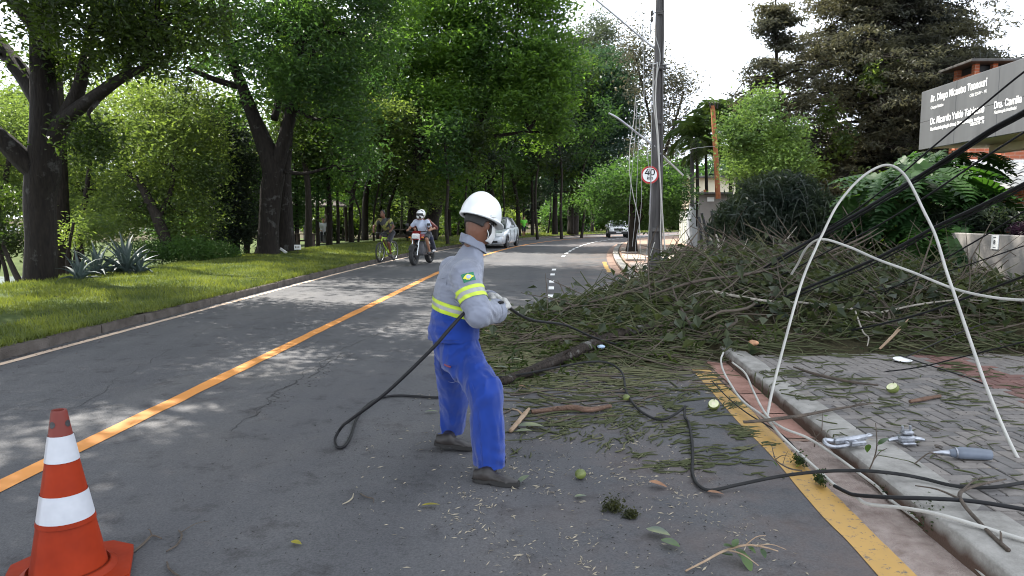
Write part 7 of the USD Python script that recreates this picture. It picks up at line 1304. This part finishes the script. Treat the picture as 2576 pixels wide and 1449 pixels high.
# ---------------------------------------------------------------- smaller figures: one body mesh, clothes as parts
def figure(name, label, J, loc, rz, wear, skin=None, res=.020, group=None, scale=1.0):
    """J: joints in the figure's own frame (x forward). wear: list of (part name, material, [(a, b, ra, rb)], extra offset)"""
    t = thing(name, label, 'person', loc, rz, group); J = {k: np.array(v, float) * scale for k, v in J.items()}; s = scale
    def seg(P, L):
        d = None
        for a, b, ra, rb in L:
            e = sd_cone(P, J[a] if isinstance(a, str) else np.array(a) * s, J[b] if isinstance(b, str) else np.array(b) * s, ra * s, rb * s); d = e if d is None else smin(d, e, .03 * s)
        return d
    hd, fw = J['head'], np.array([1.0, 0, 0])
    def bodyf(P):
        d = sd_ell(P, hd, np.array([.096, .076, .118]) * s); d = smin(d, sd_ell(P, hd + np.array([.045, 0, -.07]) * s, np.array([.055, .05, .055]) * s), .03 * s); d = smin(d, sd_cone(P, hd + np.array([.09, 0, 0]) * s, hd + np.array([.112, 0, -.025]) * s, .010 * s, .013 * s), .012)
        for k in (-1, 1): d = smin(d, sd_ell(P, hd + np.array([-.005, k * .078, -.01]) * s, np.array([.018, .01, .03]) * s), .01)
        d = smin(d, seg(P, [('neck', 'head', .055, .05), ('chest', 'neck', .12, .06), ('pelvis', 'chest', .11, .13), ('shR', 'chest', .06, .1), ('shL', 'chest', .06, .1), ('shR', 'elR', .048, .038), ('elR', 'haR', .038, .028), ('shL', 'elL', .048, .038), ('elL', 'haL', .038, .028), ('hiR', 'knR', .078, .055), ('knR', 'anR', .055, .036), ('hiL', 'knL', .078, .055), ('knL', 'anL', .055, .036), ('hiR', 'pelvis', .08, .1), ('hiL', 'pelvis', .08, .1)]), .03)
        for h in ('haR', 'haL'): d = smin(d, sd_ell(P, J[h], np.array([.042, .038, .034]) * s), .02)
        for a in ('R', 'L'): d = smin(d, sd_cone(P, J['an' + a] + np.array([-.03, 0, -.05]) * s, J['an' + a] + np.array([.13, 0, -.065]) * s, .035 * s, .03 * s), .02)
        return d
    A = np.array(list(J.values())); lo, hi = A.min(0) - .24, A.max(0) + .24
    part(t, 'body', surfnet(bodyf, lo, hi, res), skin or M_skinl, smooth=True)
    for nm, m, L in wear:
        part(t, nm, surfnet(lambda P: seg(P, L), lo, hi, res), m, smooth=True)
    return t, J
def hairmesh(J, m, t, s=1.0):
    hd = J['head']; f = lambda P: np.maximum(sd_ell(P, hd + np.array([-.008, 0, .012]) * s, np.array([.104, .084, .118]) * s), np.maximum((P - hd)[:, 0] - .055 * s, -((P - hd)[:, 2] + .045 * s) + 1.2 * np.maximum(0, (P - hd)[:, 0]))); part(t, 'hair', surfnet(f, hd - .18, hd + .18, .012), m, smooth=True)
M_tyre = mat('tyre_rubber_look', (.014, .014, .014), .8, var=.2); M_rim = mat('alloy_rim_look', (.52, .53, .55), .35, metal=.7, var=.08); M_chr = mat('chrome_look', (.6, .61, .63), .18, metal=1.0, var=.04)
def wheel(parent, c, R, w, spokes=0, rim=.62, m_rim=None, name='wheel', thin=False):
    """a wheel that rolls along x"""
    prof = [(R * rim, -w * .42), (R * .86, -w * .5), (R * .97, -w * .36), (R, 0), (R * .97, w * .36), (R * .86, w * .5), (R * rim, w * .42)]; n = 28; a = np.linspace(0, 2 * np.pi, n, endpoint=False)
    V = np.concatenate([np.stack([np.cos(a) * r, 0 * a + y, np.sin(a) * r], 1) for r, y in prof]) + c; i, j = np.meshgrid(np.arange(len(prof)), np.arange(n), indexing='ij'); k2 = (i + 1) % len(prof)
    tw = part(parent, name, tm(V, np.stack([i * n + j, i * n + (j + 1) % n, k2 * n + (j + 1) % n, k2 * n + j], -1).reshape(-1, 4)), M_tyre, smooth=True)
    rims = [tube(np.stack([np.cos(a) * R * rim, 0 * a, np.sin(a) * R * rim], 1).tolist() + [[R * rim, 0, 0]] + c * 0 if False else np.vstack([np.stack([np.cos(a) * R * rim, 0 * a, np.sin(a) * R * rim], 1), [[R * rim, 0, 0]]]) + c, R * (.02 if thin else .05), 6)]
    for s in range(spokes):
        th = s * 2 * np.pi / spokes; d = np.array([math.cos(th), 0, math.sin(th)])
        rims.append(tube([c + d * R * .08, c + d * R * rim], R * (.006 if thin else .075), 4 if thin else 6))
    rims.append(tube([c - [0, w * .5, 0], c + [0, w * .5, 0]], R * (.07 if thin else .16), 10)); part(tw, 'rim', cat_(rims), m_rim or M_rim, smooth=40)
    return tw
# bicycle and its rider
M_limef = mat('lime_frame_look', (.42, .62, .04), .35, var=.05); M_blk = mat('black_plastic_look', (.015, .015, .016), .5, var=.2)
def bicycle(label, loc, rz, col, s=1.0):
    t = thing('bicycle', label, 'bicycle', loc, rz); R = .335 * s; f, r = np.array([.53, 0, .335]) * s, np.array([-.53, 0, .335]) * s
    wheel(t, f, R, .045 * s, 14, .90, M_rim, thin=True); wheel(t, r, R, .045 * s, 14, .90, M_rim, thin=True)
    bb, st, hd, hb = np.array([-.10, 0, .29]) * s, np.array([-.22, 0, .82]) * s, np.array([.36, 0, .84]) * s, np.array([.40, 0, .70]) * s
    part(t, 'frame', cat_([tube(x, .020 * s, 8) for x in ([bb, st], [st - [0, 0, .06], hd - [0, 0, .03]], [bb, hb], [hd, hb])] + [tube([r + [0, k * .05, 0], q], .011 * s, 6) for k in (-1, 1) for q in (bb, st - [0, 0, .08])]), col, smooth=True)
    part(t, 'fork', cat_([tube([hb, hb + [.02, k * .05, -.03], f + [0, k * .05, 0]], .015 * s, 6) for k in (-1, 1)] + [tube([hb, hd + [-.02, 0, .10]], .018 * s, 6)]), M_blk, smooth=True)
    part(t, 'handlebar', tube(spline([hd + [.0, -.31, .13], hd + [.03, -.1, .12], hd + [.03, .1, .12], hd + [0, .31, .13]], 4), .015 * s, 8), M_blk, smooth=True); part(t, 'saddle', jitter(trimesh.convex.convex_hull(np.array([[-.34, -.07, .90], [-.34, .07, .90], [-.10, -.015, .92], [-.10, .015, .92], [-.34, -.05, .95], [-.34, .05, .95], [-.1, 0, .94]]) * s), .002, 9), M_blk); part(t, 'seat_post', tube([st, st + [-.02, 0, .10]], .014 * s, 6), M_chr)
    part(t, 'crank', cat_([tube([bb + [0, k * .06, 0], bb + [k * .12, k * .08, -k * .12]], .011 * s, 6) for k in (-1, 1)] + [tube([bb + [0, -.05, 0], bb + [0, -.042, 0]], .09 * s, 16)]), M_chr)
    for k in (-1, 1): part(t, 'pedal', bbox(bb + [k * .12 - .04, k * .10 - .04, -k * .12 - .012], bb + [k * .12 + .04, k * .10 + .04, -k * .12 + .012], .004), M_blk)
    return t
M_jers = usdkit.material(stage, '/World/Looks/patterned_jersey_look', {'tc': ('texture_coordinate', {}), 'v': ('voronoi_texture', {'scale': 9.0}), 'r': ('rgb_ramp', {'ramp': [(.0, (.20, .21, .05)), (.33, (.16, .16, .05)), (.36, (.02, .02, .02)), (.62, (.03, .028, .02)), (.66, (.15, .12, .04)), (1, (.2, .2, .14))], 'interpolate': False}), 'p': ('principled_bsdf', {'roughness': .8})}, [('tc.object', 'v.vector'), ('v.color', 'r.fac'), ('r.color', 'p.base_color')], surface='p.BSDF')
M_dark = cloth('black_cloth_look', (.016, .016, .02)); M_navy = cloth('navy_cloth_look', (.02, .025, .05)); M_tee = cloth('pale_tshirt_look', (.40, .44, .54)); M_green = cloth('neon_green_shirt_look', (.16, .55, .06)); M_whitec = cloth('white_cloth_look', (.55, .56, .58)); M_redc = cloth('dull_red_shirt_look', (.12, .03, .026))
BIKE = dict(head=(.30, 0, 1.60), neck=(.20, 0, 1.42), chest=(.13, 0, 1.28), pelvis=(-.20, 0, .98), shR=(.15, -.19, 1.37), shL=(.15, .19, 1.37), elR=(.24, -.36, 1.17), elL=(.24, .36, 1.17), haR=(.39, -.30, 1.00), haL=(.39, .30, 1.00), hiR=(-.20, -.10, .95), hiL=(-.20, .10, .95), knR=(.20, -.13, .82), knL=(.16, .13, .62), anR=(-.18, -.12, .50), anL=(-.02, .12, .26))
SHIRT = [('pelvis', 'chest', .135, .155), ('chest', 'neck', .15, .075), ('shR', 'chest', .085, .12), ('shL', 'chest', .085, .12)]
def sleeves(k=.55): return [('shR', 'elR', .075, .062), ('shL', 'elL', .075, .062)]
def short_sl(J): return [('shR', tuple(np.array(J['shR']) * .45 + np.array(J['elR']) * .55), .078, .068), ('shL', tuple(np.array(J['shL']) * .45 + np.array(J['elL']) * .55), .078, .068)]
def shorts(J): return [('hiR', tuple(np.array(J['hiR']) * .15 + np.array(J['knR']) * .85), .10, .088), ('hiL', tuple(np.array(J['hiL']) * .15 + np.array(J['knL']) * .85), .10, .088), ('hiR', 'hiL', .11, .11)]
def pants(J): return [('hiR', 'knR', .098, .075), ('knR', 'anR', .075, .062), ('hiL', 'knL', .098, .075), ('knL', 'anL', .075, .062), ('hiR', 'hiL', .11, .11)]
def shoes(J, m): return ('shoes', m, [(tuple(np.array(J[a]) + [-.04, 0, -.055]), tuple(np.array(J[a]) + [.14, 0, -.07]), .043, .036) for a in ('anR',)]), ('shoes', m, [(tuple(np.array(J[a]) + [-.04, 0, -.055]), tuple(np.array(J[a]) + [.14, 0, -.07]), .043, .036) for a in ('anL',)])
def face_camera(x, y, extra=0.0): return math.atan2(-y, -x) + extra
bx, by = -5.66, 23.9; rb = math.atan2(-1, -.22); zb_ = float(zr(by))
bicycle('lime green bicycle ridden along the left kerb', (bx, by, zb_ + .004), rb, M_limef)
t, J = figure('person', 'person in patterned yellow and black jersey riding the lime green bicycle', BIKE, (bx, by, zb_ + .004), rb, [('jersey', M_jers, SHIRT + short_sl(BIKE)), ('shorts', M_dark, shorts(BIKE)), *shoes(BIKE, M_blk)], skin=M_skin); hairmesh(J, M_hair, t)
yq = 80.0; xq = at(1484, 0, yq)[0]; rq = face_camera(xq, yq)
bicycle('small dark bicycle far off at the bend', (xq, yq, float(zr(yq)) + .01), rq, M_blk)
t, J = figure('person', 'person in dull red top riding far off at the bend', BIKE, (xq, yq, float(zr(yq)) + .01), rq, [('shirt', M_redc, SHIRT + short_sl(BIKE)), ('trousers', M_whitec, pants(BIKE))], res=.028); hairmesh(J, M_hair, t)
# motorcycle with two riders
M_redp = mat('motorcycle_red_look', (.13, .008, .010), .25, coat=.5, var=.05); M_lamp = mat('headlamp_glass_look', (.5, .5, .49), .12, var=.03); M_eng = mat('engine_metal_look', (.10, .10, .105), .4, metal=.6, var=.2)
mx_, my_ = -4.22, 22.6; rm = math.atan2(-1, -.19); zm_ = float(zr(my_)) + .004
mc = thing('motorcycle', 'red and black motorcycle with bright headlight coming along the left lane', 'motorcycle', (mx_, my_, zm_), rm)
f, r = np.array([.70, 0, .315]), np.array([-.64, 0, .315]); wheel(mc, f, .315, .13, 5, .66, M_blk); wheel(mc, r, .315, .16, 5, .66, M_blk)
part(mc, 'fork', cat_([tube([f + [0, k * .10, 0], f + [-.20, k * .10, .55]], .026, 8) for k in (-1, 1)] + [tube([f + [-.21, -.11, .56], f + [-.21, .11, .56]], .02, 6)]), M_chr, smooth=True); part(mc, 'front_mudguard', tm(*(lambda a: (np.concatenate([np.stack([f[0] + np.cos(a) * .345, 0 * a + s, f[2] + np.sin(a) * .345], 1) for s in (-.075, .075)]), np.stack([np.arange(9), np.arange(9) + 1, np.arange(9) + 11, np.arange(9) + 10], 1)))(np.linspace(.5, 2.4, 10))), M_blk, smooth=True)
part(mc, 'headlight', jitter(trimesh.convex.convex_hull(np.vstack([bbox((.50, -.13, .80), (.56, .13, .98), .03).vertices, bbox((.60, -.10, .82), (.65, .10, .94), .02).vertices])), .002, 8), M_lamp, smooth=40); part(mc, 'headlight_cowl', trimesh.convex.convex_hull(np.array([[.46, -.14, .78], [.46, .14, .78], [.50, -.15, .98], [.50, .15, .98], [.42, -.12, 1.06], [.42, .12, 1.06], [.63, -.07, .79], [.63, .07, .79]])), M_redp, smooth=40)
part(mc, 'tank', jitter(trimesh.convex.convex_hull(np.vstack([bbox((-.05, -.16, .78), (.36, .16, .96), .06).vertices, bbox((-.16, -.10, .76), (-.04, .10, .86), .03).vertices])), .004, 6), M_redp, smooth=50); part(mc, 'seat', trimesh.convex.convex_hull(np.vstack([bbox((-.72, -.12, .80), (-.06, .12, .86), .03).vertices, bbox((-.80, -.08, .86), (-.5, .08, .91), .02).vertices])), M_blk, smooth=40)
part(mc, 'engine', jitter(trimesh.convex.convex_hull(np.vstack([bbox((-.20, -.17, .28), (.28, .17, .58), .05).vertices, bbox((-.05, -.12, .56), (.22, .12, .74), .03).vertices])), .012, 12), M_eng, smooth=40); part(mc, 'exhaust', tube(spline([(.2, -.18, .45), (.1, -.2, .26), (-.3, -.22, .27), (-.78, -.23, .42)], 5), [.022, .022, .03, .05], 8), M_eng, smooth=True)
part(mc, 'swingarm', cat_([tube([r + [0, k * .11, 0], (-.15, k * .12, .40)], .028, 6) for k in (-1, 1)]), M_blk); part(mc, 'handlebar', tube(spline([(.30, -.40, 1.06), (.40, -.18, 1.04), (.40, .18, 1.04), (.30, .40, 1.06)], 4), .016, 8), M_blk, smooth=True)
for k in (-1, 1):
    part(mc, 'mirror', cat_([tube([(.36, k * .26, 1.05), (.36, k * .33, 1.24)], .008, 5)]), M_blk); part(mc, 'mirror_head', bbox((.34, k * .36 - .06, 1.22), (.365, k * .36 + .06, 1.30), .012), M_blk); part(mc, 'indicator', tube([(.50, k * .17, .86), (.52, k * .24, .86)], .022, 8), mat('amber_lens_look', (.55, .2, .02), .3))
part(mc, 'licence_plate', bbox((-.86, -.10, .55), (-.85, .10, .68), .004), M_white)
MOTO = dict(head=(.12, 0, 1.56), neck=(.06, 0, 1.37), chest=(.02, 0, 1.22), pelvis=(-.14, 0, .92), shR=(.03, -.19, 1.33), shL=(.03, .19, 1.33), elR=(.10, -.38, 1.14), elL=(.12, .36, 1.12), haR=(.31, -.36, 1.07), haL=(.31, .36, 1.07), hiR=(-.14, -.13, .92), hiL=(-.14, .13, .92), knR=(.24, -.24, .80), knL=(.24, .24, .80), anR=(-.02, -.24, .42), anL=(-.02, .24, .42))
t, J = figure('person', 'person in pale blue t-shirt and patterned helmet driving the motorcycle', MOTO, (mx_, my_, zm_), rm, [('tshirt', M_tee, SHIRT + short_sl(MOTO)), ('shorts', M_dark, shorts(MOTO)), *shoes(MOTO, M_blk)])
M_hp = usdkit.material(stage, '/World/Looks/patterned_helmet_look', {'tc': ('texture_coordinate', {}), 'v': ('noise_texture', {'scale': 7.0, 'detail': 1.0}), 'r': ('rgb_ramp', {'ramp': [(.0, (.02, .02, .02)), (.46, (.03, .03, .03)), (.49, (.62, .62, .62)), (1, (.75, .75, .75))]}), 'p': ('principled_bsdf', {'roughness': .2})}, [('tc.object', 'v.vector'), ('v.fac', 'r.fac'), ('r.color', 'p.base_color')], surface='p.BSDF')
def motohelmet(t, J, m, turn=0.0):
    hd = J['head'] + np.array([0, 0, .01]); f = lambda P: np.maximum(smin(sd_ell(P, hd, (.155, .128, .148)), sd_ell(P, hd + [.07, 0, -.08], (.085, .085, .07)), .04), -((P - hd)[:, 2] + .125)); h = part(t, 'helmet', surfnet(f, hd - .24, hd + .24, .012), m, smooth=True)
    g = lambda P: np.maximum(sd_ell(P, hd + [.012, 0, 0], (.155, .125, .135)), np.maximum(np.abs((P - hd)[:, 2] + .0) - .042, .055 - (P - hd)[:, 0])); part(h, 'visor', surfnet(g, hd - .2, hd + .2, .010), M_black, smooth=True)
motohelmet(t, J, M_hp)
PASS = {k: tuple(np.array(v) + [-.32, -.09, .02]) for k, v in MOTO.items()}; PASS.update(haR=(.0, -.22, 1.08), haL=(.0, .24, 1.08), elR=(-.22, -.34, 1.14), elL=(-.22, .40, 1.14), knR=(-.06, -.26, .80), knL=(-.06, .28, .80), anR=(-.34, -.26, .48), anL=(-.34, .28, .48))
t, J = figure('person', 'dark dressed passenger behind the motorcycle driver', PASS, (mx_, my_, zm_), rm, [('jacket', M_redc, SHIRT + sleeves()), ('trousers', M_navy, pants(PASS)), *shoes(PASS, M_whitec)]); motohelmet(t, J, M_helm)
# walker in green and seated person
STAND = dict(head=(.03, 0, 1.60), neck=(0, 0, 1.43), chest=(0, 0, 1.27), pelvis=(0, 0, .95), shR=(0, -.19, 1.38), shL=(0, .19, 1.38), elR=(-.10, -.28, 1.14), elL=(.03, .27, 1.13), haR=(.12, -.24, 1.08), haL=(.20, .20, 1.05), hiR=(0, -.10, .92), hiL=(0, .10, .92), knR=(.12, -.10, .52), knL=(-.06, .10, .50), anR=(.06, -.10, .09), anL=(-.26, .10, .16))
yw = 54.0; xw = at(1318, 0, yw)[0]; t, J = figure('person', 'person in neon green shirt and dark shorts jogging at the roadside', STAND, (xw, yw, float(zr(yw)) + .03), face_camera(xw, yw, .3), [('shirt', M_green, SHIRT + short_sl(STAND)), ('shorts', M_dark, shorts(STAND)), *shoes(STAND, M_whitec)], res=.025, scale=.95); hairmesh(J, M_hair, t)
SIT = dict(head=(.08, 0, 1.20), neck=(.03, 0, 1.02), chest=(.0, 0, .86), pelvis=(-.05, 0, .50), shR=(.02, -.19, .98), shL=(.02, .19, .98), elR=(.10, -.30, .74), elL=(.10, .30, .74), haR=(.30, -.12, .62), haL=(.30, .12, .62), hiR=(-.05, -.10, .50), hiL=(-.05, .10, .50), knR=(.36, -.16, .52), knL=(.36, .16, .52), anR=(.34, -.16, .09), anL=(.34, .16, .09))
ysit = 38.0; xs = at(797, 0, ysit)[0]; zs_ = float(zr(ysit)) + .115
t, J = figure('person', 'person in whitish shirt sitting on a low block beside the pavilion', SIT, (xs, ysit, zs_), face_camera(xs, ysit, .2), [('shirt', M_whitec, SHIRT + sleeves()), ('trousers', M_dark, pants(SIT))], res=.025); hairmesh(J, M_hair, t)
st_ = thing('seat_block', 'low stone block under the seated person by the pavilion', 'seat', (xs, ysit + .05, zs_)); part(st_, 'block', bbox((-.3, -.2, -.02), (.3, .25, .40), .02), M_conc)

# ---------------------------------------------------------------- cars
M_silverp = mat('silver_car_paint_look', (.50, .53, .56), .28, metal=.55, var=.03, coat=.6); M_whitep = mat('white_car_paint_look', (.72, .72, .71), .3, var=.03, coat=.5)
M_glass = mat('car_glass_look', (.03, .035, .04), .06, var=.1, spec=.8); M_lens = mat('head_lens_look', (.72, .74, .76), .1, var=.05); M_plate = mat('grey_plate_look', (.45, .46, .47), .5)
def loft(rings):
    n = len(rings[0]); V = np.vstack(rings); i, j = np.meshgrid(np.arange(len(rings) - 1), np.arange(n), indexing='ij'); F = np.stack([i * n + j, (i + 1) * n + j, (i + 1) * n + (j + 1) % n, i * n + (j + 1) % n], -1).reshape(-1, 4)
    a, b = len(V), len(V) + 1; V = np.vstack([V, rings[0].mean(0), rings[-1].mean(0)]); k = np.arange(n); o = (len(rings) - 1) * n
    T = np.vstack([F[:, [0, 1, 2]], F[:, [0, 2, 3]], np.stack([np.full(n, a), k, (k + 1) % n], 1), np.stack([np.full(n, b), o + (k + 1) % n, o + k], 1)]); return trimesh.Trimesh(V, T, process=False)
def body_ring(x, zb, zs, w, tuck=.10):
    h = zs - zb; P = [(-w * .90, zb), (-w * .98, zb + h * .12), (-w, zb + h * .45), (-w * .985, zb + h * .78), (-w * .93, zs - .03), (-w * .80, zs), (-w * .4, zs + .018), (0, zs + .022)]; P = P + [(-a, b) for a, b in P[-2::-1]]; return np.array([(x, y, z) for y, z in P])
def cabin_ring(x, z0, z1, w0, w1):
    P = [(-w0, z0), (-(w0 * .45 + w1 * .55), z0 * .45 + z1 * .55), (-w1, z1 - .04), (-w1 * .8, z1), (0, z1 + .015)]; P = P + [(-a, b) for a, b in P[-2::-1]]; return np.array([(x, y, z) for y, z in P])
def car(name, label, cat, loc, rz, paint, st, cab, wb, R, Wd, lights):
    t = thing(name, label, cat, loc, rz); body = loft([body_ring(*s) for s in st]); part(t, 'body', body, paint, smooth=35)
    part(t, 'windows', loft([cabin_ring(*c) for c in cab]), M_glass, smooth=35)
    roof = [cabin_ring(x, z0, z1 + .012, w0, w1 + .008)[2:-2] for x, z0, z1, w0, w1 in cab[1:-1]]; n = len(roof[0]); V = np.vstack(roof); i, j = np.meshgrid(np.arange(len(roof) - 1), np.arange(n - 1), indexing='ij'); part(t, 'roof', tm(V, np.stack([i * n + j, (i + 1) * n + j, (i + 1) * n + j + 1, i * n + j + 1], -1).reshape(-1, 4)), paint, smooth=40)
    for k in (-1, 1):
        (xa, za, _, wa, _2), (xb, _3, zb, _4, wb_) = cab[0], cab[1]; part(t, 'windscreen_pillar', tube([(xa, k * wa, za), (xb, k * (wb_ + .004), zb)], .035, 6), paint, smooth=True); (xa, za, _, wa, _2), (xb, _3, zb, _4, wb_) = cab[-1], cab[-2]; part(t, 'rear_pillar', tube([(xa, k * wa, za), (xb, k * (wb_ + .004), zb)], .05, 6), paint, smooth=True)
        xm = (cab[1][0] + cab[-2][0]) / 2; part(t, 'door_pillar', tube([(xm, k * cab[1][3] * 1.0, cab[1][1]), (xm - .05, k * (cab[1][4] + .006), cab[1][2] - .02)], .03, 6), M_blk, smooth=True)
        part(t, 'door_mirror', bbox((cab[0][0] - .42, k * (Wd + .10) - .09, cab[0][1] + .02), (cab[0][0] - .30, k * (Wd + .10) + .09, cab[0][1] + .16), .03), paint)
        for xx in (xm, xm + .95, xm - .85): part(t, 'door_gap', box((xx - .006, k * Wd * .998 - .006, st[2][1] + .12), (xx + .006, k * Wd * .998 + .006, cab[1][1] - .10)), M_black)
        for xx in (xm + .18, xm - .72): part(t, 'door_handle', bbox((xx - .08, k * (Wd + .006) - .014, cab[1][1] - .16), (xx + .08, k * (Wd + .006) + .014, cab[1][1] - .13), .006), paint)
        for xx in wb:
            a = np.linspace(0, 6.283, 25); part(t, 'wheel_arch', tm(np.vstack([np.stack([xx + np.cos(a) * (R + .055), 0 * a + k * (Wd + .004), R + np.sin(a) * (R + .055)], 1), [[xx, k * (Wd + .004), R]]]), [[q, q + 1, 25] for q in range(24)]), M_black, smooth=False); wheel(t, np.array([xx, k * (Wd - .075), R]), R, .19, 6, .64)
    for nm, lo, hi, m in lights: part(t, nm, bbox(lo, hi, .02), m)
    return t
yc = 35.6; xc = -2.95; rc_ = math.atan2(-1, -float(dcy(yc)))
sed = [(2.12, .30, .52, .62), (2.06, .22, .66, .76), (1.85, .20, .74, .83), (1.2, .19, .88, .86), (.75, .19, .95, .865), (0, .19, .97, .87), (-1.0, .19, .98, .87), (-1.6, .20, 1.0, .86), (-2.0, .24, .98, .82), (-2.12, .34, .86, .74)]
scab = [(1.02, .92, .93, .74, .70), (.20, .96, 1.40, .78, .60), (-.55, .97, 1.46, .78, .60), (-1.10, .98, 1.38, .76, .58), (-1.75, 1.0, 1.01, .70, .66)]
car('silver_car', 'silver sedan driving along the left lane behind the white helmet', 'car', (xc, yc, float(zr(yc)) + .004), rc_, M_silverp, sed, scab, (1.28, -1.28), .31, .87,
    [('headlight', (1.86, -.80, .58), (2.09, -.46, .70), M_lens), ('headlight', (1.86, .46, .58), (2.09, .80, .70), M_lens), ('grille', (2.03, -.38, .56), (2.10, .38, .64), M_black), ('lower_grille', (2.02, -.55, .27), (2.128, .55, .38), M_black), ('licence_plate', (2.06, -.20, .42), (2.135, .20, .52), M_plate), ('bonnet_gap', (1.80, -.70, .742), (1.812, .70, .768), M_black)])
ys_ = 59.0; xs_ = at(1560, 0, ys_)[0]; suv = [(1.75, .40, .62, .60), (1.70, .34, .80, .72), (1.4, .32, .88, .76), (.7, .32, .92, .78), (-.8, .32, .92, .78), (-1.6, .34, .92, .77), (-1.75, .42, .86, .70)]
vcab = [(.72, .88, .90, .68, .64), (.35, .90, 1.36, .70, .58), (-.5, .90, 1.40, .70, .58), (-1.45, .90, 1.36, .70, .58), (-1.68, .90, .93, .68, .64)]
sv = car('white_jeep', 'white jeep-like car coming round the bend left of the pole', 'car', (xs_, ys_, float(zr(ys_)) + .004), rc_ + .12, M_whitep, suv, vcab, (1.1, -1.1), .34, .78,
    [('headlight', (1.70, -.62, .62), (1.765, -.42, .76), M_lens), ('headlight', (1.70, .42, .62), (1.765, .62, .76), M_lens), ('grille', (1.70, -.36, .58), (1.768, .36, .78), M_black), ('bumper', (1.72, -.76, .34), (1.86, .76, .54), M_blk), ('licence_plate', (1.85, -.20, .40), (1.868, .20, .50), M_plate)])
